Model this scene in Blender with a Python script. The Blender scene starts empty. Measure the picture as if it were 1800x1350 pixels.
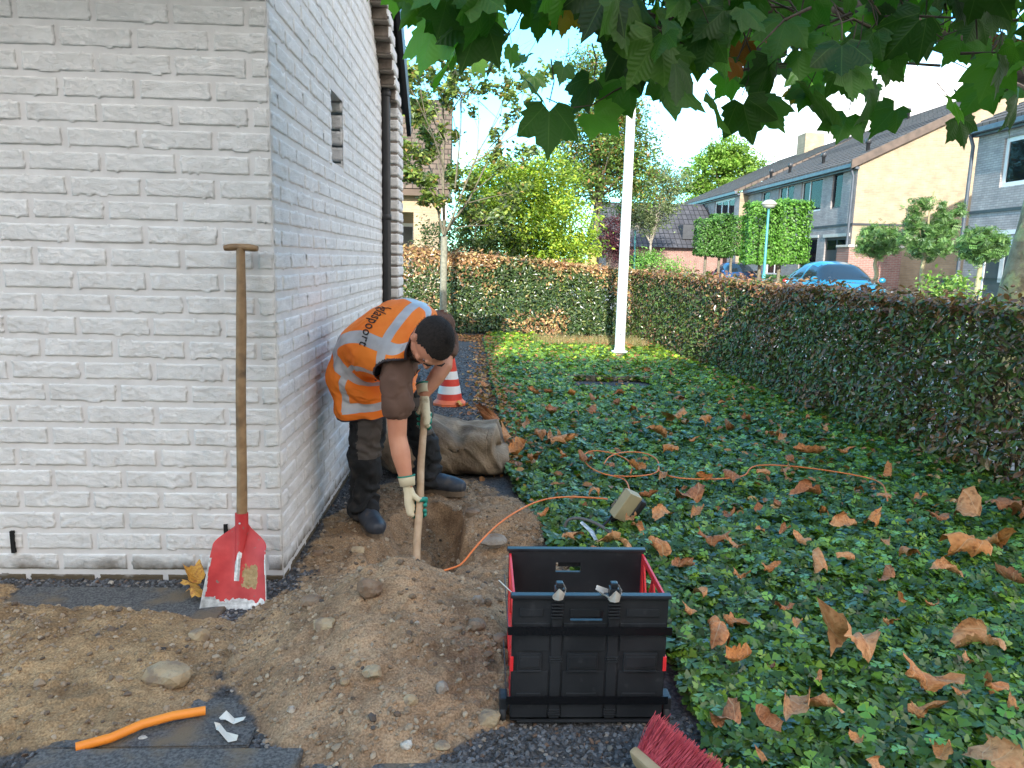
import bpy, bmesh, math, random
import numpy as np
from mathutils import Vector, Matrix, Euler
R_ = math.radians
PI = math.pi
rng = np.random.default_rng(7)
random.seed(7)
scene = bpy.context.scene
COL = scene.collection

# ------------------------------------------------------------------ camera
FPX, CAMH = 1290.0, 1.30
def _unit(v): v = np.array(v, float); return v/np.linalg.norm(v)
_D = _unit((-180, 7625, 1290))
_W = np.array([-50, -216, 1290.0]); _W = _unit(_W - _D*_W.dot(_D))
_X = np.cross(_W, -_D); _X = -_X if _X[0] < 0 else _X
RC = np.array([_X, _W, -_D])               # camera (right, down, forward) -> world
CAM = np.array([0, 0, CAMH])
def ray(px, py): return RC @ np.array([px-900, py-675, FPX])
def G(px, py, z=0.0):                      # photo position to a point on the level z
    r = ray(px, py); return CAM + r*((z-CAMH)/r[2])
def At(px, py, Y):                         # photo position to a point at distance Y
    r = ray(px, py); return CAM + r*(Y/r[1])
cd = bpy.data.cameras.new('camera'); cam = bpy.data.objects.new('camera', cd); COL.objects.link(cam)
cm = np.eye(4); cm[:3, 0] = RC[:, 0]; cm[:3, 1] = -RC[:, 1]; cm[:3, 2] = -RC[:, 2]; cm[:3, 3] = CAM
cam.matrix_world = Matrix(cm.tolist())
cd.sensor_width = 36; cd.lens = FPX/1800*36; cd.clip_start = 0.05; cd.clip_end = 2000
scene.camera = cam

# ------------------------------------------------------------------ light
SUN_EL, SUN_AZ = R_(25), R_(187)           # azimuth clockwise from +Y: behind the camera
w = bpy.data.worlds.new('World'); scene.world = w; w.use_nodes = True
nt = w.node_tree; nt.nodes.clear()
def nn(nt, t, **k):
    n = nt.nodes.new(t)
    for a, b in k.items(): setattr(n, a, b)
    return n
out = nn(nt, 'ShaderNodeOutputWorld'); bg = nn(nt, 'ShaderNodeBackground')
sky = nn(nt, 'ShaderNodeTexSky'); sky.sky_type = 'NISHITA'; sky.sun_disc = False
sky.sun_elevation = SUN_EL; sky.sun_rotation = SUN_AZ; sky.air_density = 1.1; sky.dust_density = 0.6; sky.ozone_density = 1.2
tc = nn(nt, 'ShaderNodeTexCoord'); mp = nn(nt, 'ShaderNodeMapping'); mp.inputs['Scale'].default_value = (1.0, 1.0, 2.6)
nz = nn(nt, 'ShaderNodeTexNoise'); nz.inputs['Scale'].default_value = 1.9; nz.inputs['Detail'].default_value = 7; nz.inputs['Roughness'].default_value = .55
cr = nn(nt, 'ShaderNodeValToRGB'); cr.color_ramp.elements[0].position = .54; cr.color_ramp.elements[1].position = .72
sepw = nn(nt, 'ShaderNodeSeparateXYZ'); madd = nn(nt, 'ShaderNodeMath', operation='MULTIPLY_ADD'); madd.inputs[1].default_value = .22
mixc = nn(nt, 'ShaderNodeMixRGB'); mixc.inputs['Color2'].default_value = (5.9, 5.5, 5.2, 1)
L = nt.links.new
L(tc.outputs['Generated'], mp.inputs['Vector']); L(mp.outputs[0], nz.inputs['Vector'])
L(tc.outputs['Generated'], sepw.inputs[0]); L(sepw.outputs['X'], madd.inputs[0]); L(nz.outputs['Fac'], madd.inputs[2])
my = nn(nt, 'ShaderNodeMath', operation='MULTIPLY_ADD'); my.inputs[1].default_value = -.65; mneg = nn(nt, 'ShaderNodeMath', operation='MINIMUM'); mneg.inputs[1].default_value = 0; L(sepw.outputs['Y'], mneg.inputs[0]); L(mneg.outputs[0], my.inputs[0]); L(madd.outputs[0], my.inputs[2]); md = nn(nt, 'ShaderNodeMath', operation='ADD'); md.inputs[1].default_value = -.01; L(my.outputs[0], md.inputs[0]); mz = nn(nt, 'ShaderNodeMath', operation='SUBTRACT', use_clamp=True); mz.inputs[1].default_value = .35; L(sepw.outputs['Z'], mz.inputs[0]); me_ = nn(nt, 'ShaderNodeMath', operation='MULTIPLY_ADD'); me_.inputs[1].default_value = -.36; L(mz.outputs[0], me_.inputs[0]); L(md.outputs[0], me_.inputs[2]); L(me_.outputs[0], cr.inputs[0]); L(cr.outputs[0], mixc.inputs['Fac']); tn = nn(nt, 'ShaderNodeMixRGB', blend_type='MULTIPLY'); tn.inputs[0].default_value = 1; tn.inputs[2].default_value = (.42, .95, 1.12, 1); L(sky.outputs[0], tn.inputs[1]); L(tn.outputs[0], mixc.inputs['Color1'])
L(mixc.outputs[0], bg.inputs['Color']); L(bg.outputs[0], out.inputs['Surface'])
bg.inputs['Strength'].default_value = 0.15
sd = bpy.data.lights.new('sun', 'SUN'); sd.energy = 2.3; sd.angle = R_(0.6); sd.color = (1, .95, .86)
sun = bpy.data.objects.new('sun', sd); COL.objects.link(sun)
sdir = Vector((math.sin(SUN_AZ)*math.cos(SUN_EL), math.cos(SUN_AZ)*math.cos(SUN_EL), math.sin(SUN_EL)))
sun.rotation_euler = sdir.to_track_quat('Z', 'Y').to_euler()
scene.view_settings.view_transform = 'Standard'; scene.view_settings.look = 'None'
scene.view_settings.exposure = 1.9; scene.view_settings.gamma = 1.0

# ------------------------------------------------------------------ noise
def _h(ix, iy, iz, s):
    n = (ix*374761393 + iy*668265263 + iz*2147483647 + s*974634777) & 0xffffffff
    n = ((n ^ (n >> 13))*1274126177) & 0xffffffff
    n = (n ^ (n >> 16)) & 0xffffffff
    return n/4294967295.0
def vn(x, y, z=0, s=0):
    x = np.asarray(x, float); y = np.asarray(y, float); z = np.zeros_like(x)+z
    ix, iy, iz = (np.floor(a).astype(np.int64) for a in (x, y, z))
    fx, fy, fz = x-ix, y-iy, z-iz
    fx, fy, fz = (f*f*(3-2*f) for f in (fx, fy, fz))
    r = 0
    for a in (0, 1):
        for b in (0, 1):
            for c in (0, 1):
                r = r + _h(ix+a, iy+b, iz+c, s)*(fx if a else 1-fx)*(fy if b else 1-fy)*(fz if c else 1-fz)
    return r*2-1
def fbm(x, y, z=0, o=4, s=0):
    r = 0; a = 1; t = 0
    x = np.asarray(x, float); y = np.asarray(y, float); z = np.zeros_like(x)+z
    for i in range(o):
        r = r + a*vn(x, y, z, s+i); t += a; a *= .5; x = x*2.03+7.1; y = y*2.03+3.3; z = z*2.03
    return r/t
def sst(a, b, x): t = np.clip((x-a)/(b-a), 0, 1); return t*t*(3-2*t)

# ------------------------------------------------------------------ materials
MATS = {}
def mat(name, c1, c2=None, sc=8, rough=.6, metal=0, bump=None, spec=.5, attr=None, trans=0, det=5, coat=0, c3=None, sc3=2.0, t3=(.5, .62), obj_space=True, gen=None):
    if name in MATS: return MATS[name]
    m = bpy.data.materials.new(name); m.use_nodes = True; nt = m.node_tree; L = nt.links.new
    b = nt.nodes['Principled BSDF']; o = nt.nodes['Material Output']
    b.inputs['Roughness'].default_value = rough; b.inputs['Metallic'].default_value = metal
    b.inputs['Specular IOR Level'].default_value = spec; b.inputs['Coat Weight'].default_value = coat
    tc = nn(nt, 'ShaderNodeTexCoord'); vec = tc.outputs['Object'] if obj_space else tc.outputs['Generated']
    cs = None
    if attr:
        a = nn(nt, 'ShaderNodeAttribute'); a.attribute_name = attr; cs = a.outputs['Color']
    if c2:
        n = nn(nt, 'ShaderNodeTexNoise'); n.inputs['Scale'].default_value = sc; n.inputs['Detail'].default_value = det; L(vec, n.inputs['Vector'])
        r = nn(nt, 'ShaderNodeValToRGB'); e = r.color_ramp.elements
        e[0].position = .35; e[1].position = .65; e[0].color = (*c1, 1); e[1].color = (*c2, 1); L(n.outputs['Fac'], r.inputs[0])
        if cs is not None:
            mx = nn(nt, 'ShaderNodeMixRGB', blend_type='MULTIPLY'); mx.inputs[0].default_value = 1; L(cs, mx.inputs[1]); L(r.outputs[0], mx.inputs[2]); cs = mx.outputs[0]
        else: cs = r.outputs[0]
    if c3:
        n = nn(nt, 'ShaderNodeTexNoise'); n.inputs['Scale'].default_value = sc3; n.inputs['Detail'].default_value = 6; L(vec, n.inputs['Vector'])
        r = nn(nt, 'ShaderNodeValToRGB'); e = r.color_ramp.elements; e[0].position = t3[0]; e[1].position = t3[1]; L(n.outputs['Fac'], r.inputs[0])
        mx = nn(nt, 'ShaderNodeMixRGB'); L(r.outputs[0], mx.inputs[0]); mx.inputs[2].default_value = (*c3, 1)
        if cs is not None: L(cs, mx.inputs[1])
        else: mx.inputs[1].default_value = (*c1, 1)
        cs = mx.outputs[0]
    if cs is not None: L(cs, b.inputs['Base Color'])
    else: b.inputs['Base Color'].default_value = (*c1, 1)
    if bump:
        n = nn(nt, 'ShaderNodeTexNoise'); n.inputs['Scale'].default_value = bump[0]; n.inputs['Detail'].default_value = 6; L(vec, n.inputs['Vector'])
        bp = nn(nt, 'ShaderNodeBump'); bp.inputs['Strength'].default_value = bump[1]; bp.inputs['Distance'].default_value = bump[2]
        L(n.outputs['Fac'], bp.inputs['Height']); L(bp.outputs[0], b.inputs['Normal'])
    if trans:
        t = nn(nt, 'ShaderNodeBsdfTranslucent'); mx = nn(nt, 'ShaderNodeMixShader'); mx.inputs[0].default_value = trans
        if cs is not None:
            hs = nn(nt, 'ShaderNodeMixRGB', blend_type='MULTIPLY'); hs.inputs[0].default_value = 1; hs.inputs[2].default_value = (1.3, 1.5, .6, 1)
            L(cs, hs.inputs[1]); L(hs.outputs[0], t.inputs['Color'])
        else: t.inputs['Color'].default_value = (*c1, 1)
        L(b.outputs[0], mx.inputs[1]); L(t.outputs[0], mx.inputs[2]); L(mx.outputs[0], o.inputs['Surface'])
    MATS[name] = m
    return m

# ------------------------------------------------------------------ objects
def props(o, label=None, cat=None, group=None, kind=None):
    if label: o['label'] = label
    if cat: o['category'] = cat
    if group: o['group'] = group
    if kind: o['kind'] = kind
    return o
def empty(name, loc, label, cat, group=None, rz=0):
    o = bpy.data.objects.new(name, None); COL.objects.link(o); o.location = loc; o.rotation_euler = (0, 0, rz)
    o.empty_display_size = .1
    return props(o, label, cat, group)
def link(name, me, parent=None, **k):
    o = bpy.data.objects.new(name, me); COL.objects.link(o)
    if parent is not None:
        o.parent = parent
        if k.pop('world', True): o.matrix_parent_inverse = Matrix(parent_world(parent)).inverted()
    else: k.pop('world', None)
    return props(o, **k)
def parent_world(p):
    m = Matrix.LocRotScale(p.location, p.rotation_euler, p.scale)
    if p.parent: m = parent_world(p.parent) @ p.matrix_parent_inverse @ m
    return m
def np_mesh(name, V, F, mats=(), fm=None, smooth=False, attrs=None):
    """V (n,3); F (m,k) array or list of arrays; all numpy, fast"""
    me = bpy.data.meshes.new(name)
    V = np.asarray(V, np.float32); me.vertices.add(len(V)); me.vertices.foreach_set('co', V.ravel())
    if isinstance(F, np.ndarray): F = [F]
    loops = np.concatenate([f.ravel() for f in F]).astype(np.int32)
    tot = np.concatenate([np.full(len(f), f.shape[1]) for f in F]).astype(np.int32)
    st = np.concatenate([[0], np.cumsum(tot)[:-1]]).astype(np.int32)
    me.loops.add(len(loops)); me.loops.foreach_set('vertex_index', loops)
    me.polygons.add(len(tot)); me.polygons.foreach_set('loop_start', st); me.polygons.foreach_set('loop_total', tot)
    if fm is not None: me.polygons.foreach_set('material_index', np.asarray(fm, np.int32))
    me.polygons.foreach_set('use_smooth', np.full(len(tot), bool(smooth)))
    for m in mats: me.materials.append(m)
    for k, a in (attrs or {}).items():
        a = np.asarray(a, np.float32)
        if a.ndim == 1:
            at = me.attributes.new(k, 'FLOAT', 'POINT'); at.data.foreach_set('value', a)
        else:
            at = me.color_attributes.new(k, 'FLOAT_COLOR', 'POINT')
            if a.shape[1] == 3: a = np.hstack([a, np.ones((len(a), 1), np.float32)])
            at.data.foreach_set('color', a.ravel())
    me.update(calc_edges=True); me.validate()
    return me
class MB:
    """collects shapes for ONE mesh object"""
    def __init__(s): s.v = []; s.f = []; s.m = []; s.sm = []
    def add(s, V, F, mi=0, smooth=False):
        b = len(s.v); s.v += [tuple(map(float, p)) for p in V]
        for f in F: s.f.append(tuple(int(i)+b for i in f)); s.m.append(mi); s.sm.append(smooth)
        return s
    def box(s, c, d, rot=None, mi=0, bev=0):
        bm = bmesh.new(); bmesh.ops.create_cube(bm, size=1)
        for v in bm.verts: v.co = Vector((v.co.x*d[0], v.co.y*d[1], v.co.z*d[2]))
        if bev: bmesh.ops.bevel(bm, geom=bm.edges[:], offset=bev, segments=2, affect='EDGES', profile=.6)
        M = (rot if rot is not None else Matrix.Identity(3))
        if isinstance(M, (tuple, list)): M = Euler(M).to_matrix()
        V = [M @ v.co + Vector(c) for v in bm.verts]; bm.verts.index_update()
        F = [[v.index for v in f.verts] for f in bm.faces]; bm.free()
        return s.add(V, F, mi)
    def b2(s, lo, hi, mi=0, bev=0):
        return s.box([(a+b)/2 for a, b in zip(lo, hi)], [abs(b-a) for a, b in zip(lo, hi)], None, mi, bev)
    def tube(s, pts, rad, n=10, mi=0, cap=True, smooth=True, flat=1.0, up=None):
        P = [Vector(p) for p in pts]; k = len(P)
        if not hasattr(rad, '__len__'): rad = [rad]*k
        V = []; F = []; pn = None
        for i in range(k):
            t = (P[min(i+1, k-1)]-P[max(i-1, 0)]).normalized()
            if pn is None:
                a = Vector(up) if up else (Vector((0, 0, 1)) if abs(t.z) < .9 else Vector((1, 0, 0)))
                pn = (a - t*a.dot(t)).normalized()
            else: pn = (pn - t*pn.dot(t)).normalized()
            q = t.cross(pn)
            for j in range(n):
                a = 2*PI*j/n; V.append(P[i] + pn*(math.cos(a)*rad[i]*flat) + q*(math.sin(a)*rad[i]))
        for i in range(k-1):
            for j in range(n):
                F.append((i*n+j, i*n+(j+1) % n, (i+1)*n+(j+1) % n, (i+1)*n+j))
        s.add(V, F, mi, smooth)
        if cap: s.add(V[:n], [tuple(range(n))[::-1]], mi); s.add(V[-n:], [tuple(range(n))], mi)
        return s
    def closed_tube(s, pts, rad, n=10, mi=0):
        """shared end vertices: closed manifold, for voxel remeshing"""
        P = [Vector(p) for p in pts]
        if not hasattr(rad, '__len__'): rad = [rad]*len(P)
        t0 = (P[0]-P[1]).normalized(); t1 = (P[-1]-P[-2]).normalized()
        Q = [P[0]+t0*rad[0]*.8, P[0]+t0*rad[0]*.5] + P + [P[-1]+t1*rad[-1]*.5, P[-1]+t1*rad[-1]*.8]
        rr = [rad[0]*.45, rad[0]*.85] + list(rad) + [rad[-1]*.85, rad[-1]*.45]
        V = []; F = []; pn = None; k = len(Q)
        for i in range(k):
            t = (Q[min(i+1, k-1)]-Q[max(i-1, 0)]).normalized()
            if pn is None:
                a = Vector((0, 0, 1)) if abs(t.z) < .9 else Vector((1, 0, 0)); pn = (a-t*a.dot(t)).normalized()
            else: pn = (pn-t*pn.dot(t)).normalized()
            q = t.cross(pn)
            for j in range(n): a = 2*PI*j/n; V.append(Q[i]+pn*math.cos(a)*rr[i]+q*math.sin(a)*rr[i])
        for i in range(k-1):
            for j in range(n): F.append((i*n+j, i*n+(j+1) % n, (i+1)*n+(j+1) % n, (i+1)*n+j))
        F.append(tuple(range(n))[::-1]); F.append(tuple(range((k-1)*n, k*n)))
        return s.add(V, F, mi, True)
    def lathe(s, prof, c, n=24, mi=0, axis=None, smooth=True):
        M = Matrix.Identity(3)
        if axis is not None: M = Vector(axis).to_track_quat('Z', 'Y').to_matrix()
        V = []; F = []
        for r, z in prof:
            for j in range(n): a = 2*PI*j/n; V.append(M @ Vector((r*math.cos(a), r*math.sin(a), z)) + Vector(c))
        for i in range(len(prof)-1):
            for j in range(n): F.append((i*n+j, i*n+(j+1) % n, (i+1)*n+(j+1) % n, (i+1)*n+j))
        return s.add(V, F, mi, smooth)
    def ell(s, c, r, rot=None, n=16, mi=0, noise=0, ns=5, seed=0):
        M = rot if rot is not None else Matrix.Identity(3)
        bm = bmesh.new(); bmesh.ops.create_uvsphere(bm, u_segments=n, v_segments=max(6, n//2+1), radius=1)
        V = []
        for v in bm.verts:
            p = v.co.copy(); k = 1
            if noise: k = 1+noise*float(fbm(p.x*ns+seed, p.y*ns, p.z*ns, 3, seed))
            V.append(M @ Vector((p.x*r[0]*k, p.y*r[1]*k, p.z*r[2]*k)) + Vector(c))
        bm.verts.index_update(); F = [[v.index for v in f.verts] for f in bm.faces]; bm.free()
        return s.add(V, F, mi, True)
    def prism(s, poly, h0, h1, fn, mi=0):
        """poly 2D extruded from h0 to h1, fn(a,b,h)->point"""
        n = len(poly); V = [fn(a, b, h0) for a, b in poly]+[fn(a, b, h1) for a, b in poly]
        F = [tuple(range(n))[::-1], tuple(range(n, 2*n))]+[(i, (i+1) % n, n+(i+1) % n, n+i) for i in range(n)]
        return s.add(V, F, mi)
    def mesh(s, name, mats):
        me = bpy.data.meshes.new(name); me.from_pydata(s.v, [], s.f)
        for m in (mats if isinstance(mats, (list, tuple)) else [mats]): me.materials.append(m)
        me.polygons.foreach_set('material_index', s.m); me.polygons.foreach_set('use_smooth', s.sm); me.update()
        return me
    def build(s, name, mats, parent=None, **k): return link(name, s.mesh(name, mats), parent, **k)
def remeshed(mb, name, mats, voxel, smooth=2, parent=None, fac=.5, post=None, **k):
    me = mb.mesh(name+'_raw', mats); o = bpy.data.objects.new(name+'_raw', me); COL.objects.link(o)
    m = o.modifiers.new('r', 'REMESH'); m.mode = 'VOXEL'; m.voxel_size = voxel; m.use_smooth_shade = True
    if smooth: sm = o.modifiers.new('s', 'SMOOTH'); sm.factor = fac; sm.iterations = smooth
    bpy.context.view_layer.update()
    ev = o.evaluated_get(bpy.context.evaluated_depsgraph_get()); m2 = bpy.data.meshes.new_from_object(ev)
    bpy.data.objects.remove(o); bpy.data.meshes.remove(me); m2.name = name
    m2.materials.clear()
    for q in (mats if isinstance(mats, (list, tuple)) else [mats]): m2.materials.append(q)
    if post: post(m2)
    for p in m2.polygons: p.use_smooth = True
    return link(name, m2, parent, **k)
def basis(t, up=(0, 0, 1)):
    """3x3 with columns: side, along t, up"""
    t = Vector(t).normalized(); u = Vector(up); u = (u-t*u.dot(t)).normalized(); return Matrix((t.cross(u), t, u)).transposed()
def copy_tree(o, parent=None):
    c = o.copy(); COL.objects.link(c)
    if parent is not None: c.parent = parent
    for ch in list(o.children): copy_tree(ch, c)
    return c

# ------------------------------------------------------------------ leaf scatter
def rotmats(nrm, spin):
    """rows of frames: z along nrm, x along a random tangent"""
    n = nrm/np.linalg.norm(nrm, axis=1, keepdims=True)
    a = np.where(np.abs(n[:, 2:3]) < .9, [[0, 0, 1.]], [[1., 0, 0]])
    t = np.cross(a, n); t /= np.linalg.norm(t, axis=1, keepdims=True); b = np.cross(n, t)
    c, s = np.cos(spin)[:, None], np.sin(spin)[:, None]
    x = t*c+b*s; y = -t*s+b*c
    return np.stack([x, y, n], 1)          # (N,3,3) rows = axes
def scatter(tv, tf, P, M, S, C=None):
    """template verts tv (k,3), faces tf (m,q); instances P (N,3), M (N,3,3), S (N,)"""
    N, k = len(P), len(tv)
    V = np.einsum('kj,njc->nkc', tv, M)*S[:, None, None]+P[:, None, :]
    F = (tf[None]+(np.arange(N)*k)[:, None, None]).reshape(-1, tf.shape[1])
    return V.reshape(-1, 3), F, (np.repeat(C, k, 0) if C is not None else None)
def palette(N, cols, w, var=.15):
    cols = np.array(cols); i = rng.choice(len(cols), N, p=np.array(w)/sum(w)); c = cols[i]
    return np.clip(c*(1+var*rng.standard_normal((N, 1)))+.0*rng.standard_normal((N, 3)), .003, .9)
OV_V = np.array([(0, 0, 0), (.3, .2, .05), (.3, 0, -.02), (.3, -.2, .05), (.68, .2, .05), (.68, 0, -.03), (.68, -.2, .05), (1, 0, -.06)], float)-[.5, 0, 0]
OV_F = np.array([(0, 2, 1), (0, 3, 2), (1, 2, 4), (2, 5, 4), (2, 3, 5), (3, 6, 5), (4, 5, 7), (5, 6, 7)])
SM_V = np.array([(0, 0, 0), (.45, .25, .08), (1, 0, -.05), (.45, -.25, .08)], float)-[.5, 0, 0]
SM_F = np.array([(0, 2, 1), (0, 3, 2)])
# ================================================================== ground
def bump2(x, y, cx, cy, rx, ry, p=2.0):
    d = np.sqrt(((x-cx)/rx)**2+((y-cy)/ry)**2); return np.clip(1-d**p, 0, 1)
def hbase(x, y):
    """height of the dug-over ground, without the fine crumbs"""
    x = np.asarray(x, float); y = np.asarray(y, float)
    wx = x+.05*fbm(x*3, y*3, 1, 3, 11); wy = y+.05*fbm(x*3, y*3, 5, 3, 12)
    h = .022*bump2(wx, wy, -.20, 3.0, .62, 1.35, 5)*(1+.5*fbm(x*3.5, y*3.5, 3, 3, 19))
    h = np.maximum(h, .125*bump2(wx, wy, -1.60, 2.26, .86, .56, 1.6)**.9*(1+.3*fbm(x*2.5, y*2.5, 0, 3, 3)))
    h = np.maximum(h, .055*bump2(wx, wy, -1.25, 2.05, .50, .30, 2)); h = h*(1-sst(2.40, 2.52, wy)*sst(-1.92, -1.66, wx)*(wx < -.85))
    d = np.sqrt(((wx+.27)/.60)**2+((wy-2.42)/np.where(wy > 2.42, .42, .74))**2)
    h = np.maximum(h, .255*np.clip(1-d, 0, 1)**.92*(1+.12*fbm(x*4, y*4, 2, 3, 4)))
    h = np.maximum(h, .10*bump2(wx, wy, .10, 3.45, .30, .42, 2)*(1+.3*fbm(x*5, y*5, 2, 3, 6)))
    h = np.maximum(h, .06*bump2(wx, wy, .22, 2.72, .22, .30, 2))
    h = np.maximum(h, (.028+.03*np.clip(fbm(x*4, y*4, 0, 3, 9), -.6, 1))*bump2(wx, wy, -.38, 3.35, .42, .95, 4))
    h = np.maximum(h, .06*bump2(wx, wy, -.47, 2.98, .13, .20, 2)*(1+.7*fbm(x*9, y*9, 0, 3, 21)))
    tx = x+.11*fbm(x*4, y*4, 1, 4, 77); ty = y+.11*fbm(x*4, y*4, 9, 4, 78); tr = np.maximum(bump2(tx, ty, -.17, 3.25, .13, .42, 2.5), .55*bump2(tx, ty, -.30, 3.15, .20, .42, 2.5))
    h = h - .23*tr**.8 + .02*tr*fbm(x*16, y*16, 0, 3, 88)
    h = np.where(y > 4.45, h*0, h)
    return h
def sandm(x, y):
    """0 gravel / soil, 1 sand"""
    h = hbase(x, y); n = fbm(np.asarray(x)*6, np.asarray(y)*6, 3, 4, 15)
    reg = bump2(np.asarray(x), np.asarray(y), -.20, 3.15, .48, .95, 4)
    return np.maximum(sst(.008, .016, np.abs(h)+.012*n+.006*fbm(np.asarray(x)*40, np.asarray(y)*40, 0, 3, 16)), sst(.05, .4, reg+.25*n))
def hfine(x, y):
    h = hbase(x, y); s = sandm(x, y)
    n = .017*fbm(x*10, y*10, 0, 5, 31)+.008*fbm(x*44, y*48, 0, 3, 32)-.008*sst(.12, 0, np.abs(fbm(x*7, y*7, 3, 4, 36)))
    c = fbm(x*26, y*26, 0, 3, 33); c = .018*np.clip(c-.14, 0, 1)**.6*sst(.2, .5, fbm(x*5, y*5, 0, 2, 34)+.4)
    strip = .004*fbm(x*70, y*70, 0, 2, 35)
    edge = sst(0, .12, np.minimum(np.minimum(x+2.6, .8-x), np.minimum(y-.9, 4.7-y)))
    return (h + s*(n+c)+(1-s)*strip)*edge
M_soil = mat('soil', (.035, .026, .018), (.075, .052, .033), 14, .95, bump=(60, .6, .01))
def ground_mat():
    m = bpy.data.materials.new('sand_gravel'); m.use_nodes = True; nt = m.node_tree; L = nt.links.new
    b = nt.nodes['Principled BSDF']; b.inputs['Roughness'].default_value = .93; b.inputs['Specular IOR Level'].default_value = .25
    tc = nn(nt, 'ShaderNodeTexCoord')
    def noise(sc, det, p0, p1, c0, c1, rough=.5):
        n = nn(nt, 'ShaderNodeTexNoise'); n.inputs['Scale'].default_value = sc; n.inputs['Detail'].default_value = det; n.inputs['Roughness'].default_value = rough
        L(tc.outputs['Object'], n.inputs['Vector']); r = nn(nt, 'ShaderNodeValToRGB'); e = r.color_ramp.elements
        e[0].position = p0; e[1].position = p1; e[0].color = (*c0, 1); e[1].color = (*c1, 1); L(n.outputs['Fac'], r.inputs[0]); return n, r
    n1, s1 = noise(7, 8, .32, .70, (.20, .138, .088), (.46, .34, .22), .62)
    n2, s2 = noise(160, 3, .30, .72, (.55, .50, .46), (1.25, 1.22, 1.18))
    mx = nn(nt, 'ShaderNodeMixRGB', blend_type='MULTIPLY'); mx.inputs[0].default_value = 1; L(s1.outputs[0], mx.inputs[1]); L(s2.outputs[0], mx.inputs[2])
    # left heap is yellower, middle heap pinker brown
    sx = nn(nt, 'ShaderNodeSeparateXYZ'); L(tc.outputs['Object'], sx.inputs[0])
    mr = nn(nt, 'ShaderNodeMapRange'); mr.inputs[1].default_value = -1.0; mr.inputs[2].default_value = -.55; L(sx.outputs['X'], mr.inputs[0])
    tint = nn(nt, 'ShaderNodeMixRGB'); tint.inputs[1].default_value = (1.05, 1.0, .86, 1); tint.inputs[2].default_value = (1.0, .935, .90, 1); L(mr.outputs[0], tint.inputs[0])
    m2 = nn(nt, 'ShaderNodeMixRGB', blend_type='MULTIPLY'); m2.inputs[0].default_value = 1; L(mx.outputs[0], m2.inputs[1]); L(tint.outputs[0], m2.inputs[2])
    g1n, g1 = noise(90, 3, .35, .65, (.035, .034, .034), (.105, .10, .10))
    a = nn(nt, 'ShaderNodeAttribute'); a.attribute_name = 'sand'
    fin = nn(nt, 'ShaderNodeMixRGB'); L(a.outputs['Fac'], fin.inputs[0]); L(g1.outputs[0], fin.inputs[1]); L(m2.outputs[0], fin.inputs[2])
    L(fin.outputs[0], b.inputs['Base Color'])
    bp = nn(nt, 'ShaderNodeBump'); bp.inputs['Strength'].default_value = .8; bp.inputs['Distance'].default_value = .006
    L(n2.outputs['Fac'], bp.inputs['Height']); L(bp.outputs[0], b.inputs['Normal'])
    return m
M_sand = ground_mat()
def heightfield():
    xs = np.arange(-2.6, .8001, .0065); ys = np.arange(.9, 4.7001, .0065)
    X, Y = np.meshgrid(xs, ys); Z = hfine(X.ravel(), Y.ravel()); S = sandm(X.ravel(), Y.ravel())
    nx, ny = len(xs), len(ys); V = np.stack([X.ravel(), Y.ravel(), Z], 1)
    i = (np.arange(ny-1)[:, None]*nx+np.arange(nx-1)[None]).ravel()
    F = np.stack([i, i+1, i+nx+1, i+nx], 1)
    link('sand', np_mesh('sand', V, F, [M_sand], smooth=True, attrs={'sand': S}), kind='structure')
heightfield()
M_lawn = mat('far_grass', (.045, .085, .018), (.085, .14, .03), 1.5, .95, bump=(30, .5, .03))
g = MB()
B = 600
for x0, x1, y0, y1 in ((-B, -2.6, -B, B), (.8, B, -B, B), (-2.6, .8, -B, .9), (-2.6, .8, 4.7, B)):
    g.add([(x0, y0, 0), (x1, y0, 0), (x1, y1, 0), (x0, y1, 0)], [(0, 1, 2, 3)])
g.build('ground', M_soil, kind='structure')
g = MB()   # grass beyond the hedges
g.add([(-60, 13.4, .004), (4.2, 13.4, .004), (4.2, 200, .004), (-60, 200, .004)], [(0, 1, 2, 3)])
g.build('grass', M_lawn, kind='structure')
M_path = mat('dark_grit', (.04, .04, .042), (.13, .13, .135), 110, .9, bump=(140, .9, .01), c3=(.03, .03, .032), sc3=30, t3=(.45, .7))
g = MB(); g.add([(-.78, 4.7, .004), (.20, 4.7, .004), (.12, 8, .004), (.03, 11.7, .004), (-.3, 12.35, .004), (-2.5, 12.4, .004), (-2.5, 6.3, .004), (-.78, 6.3, .004)], [tuple(range(8))])
g.build('garden_path', M_path, kind='structure')
M_brickpave = bpy.data.materials.new('street_pavers'); M_brickpave.use_nodes = True
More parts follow.
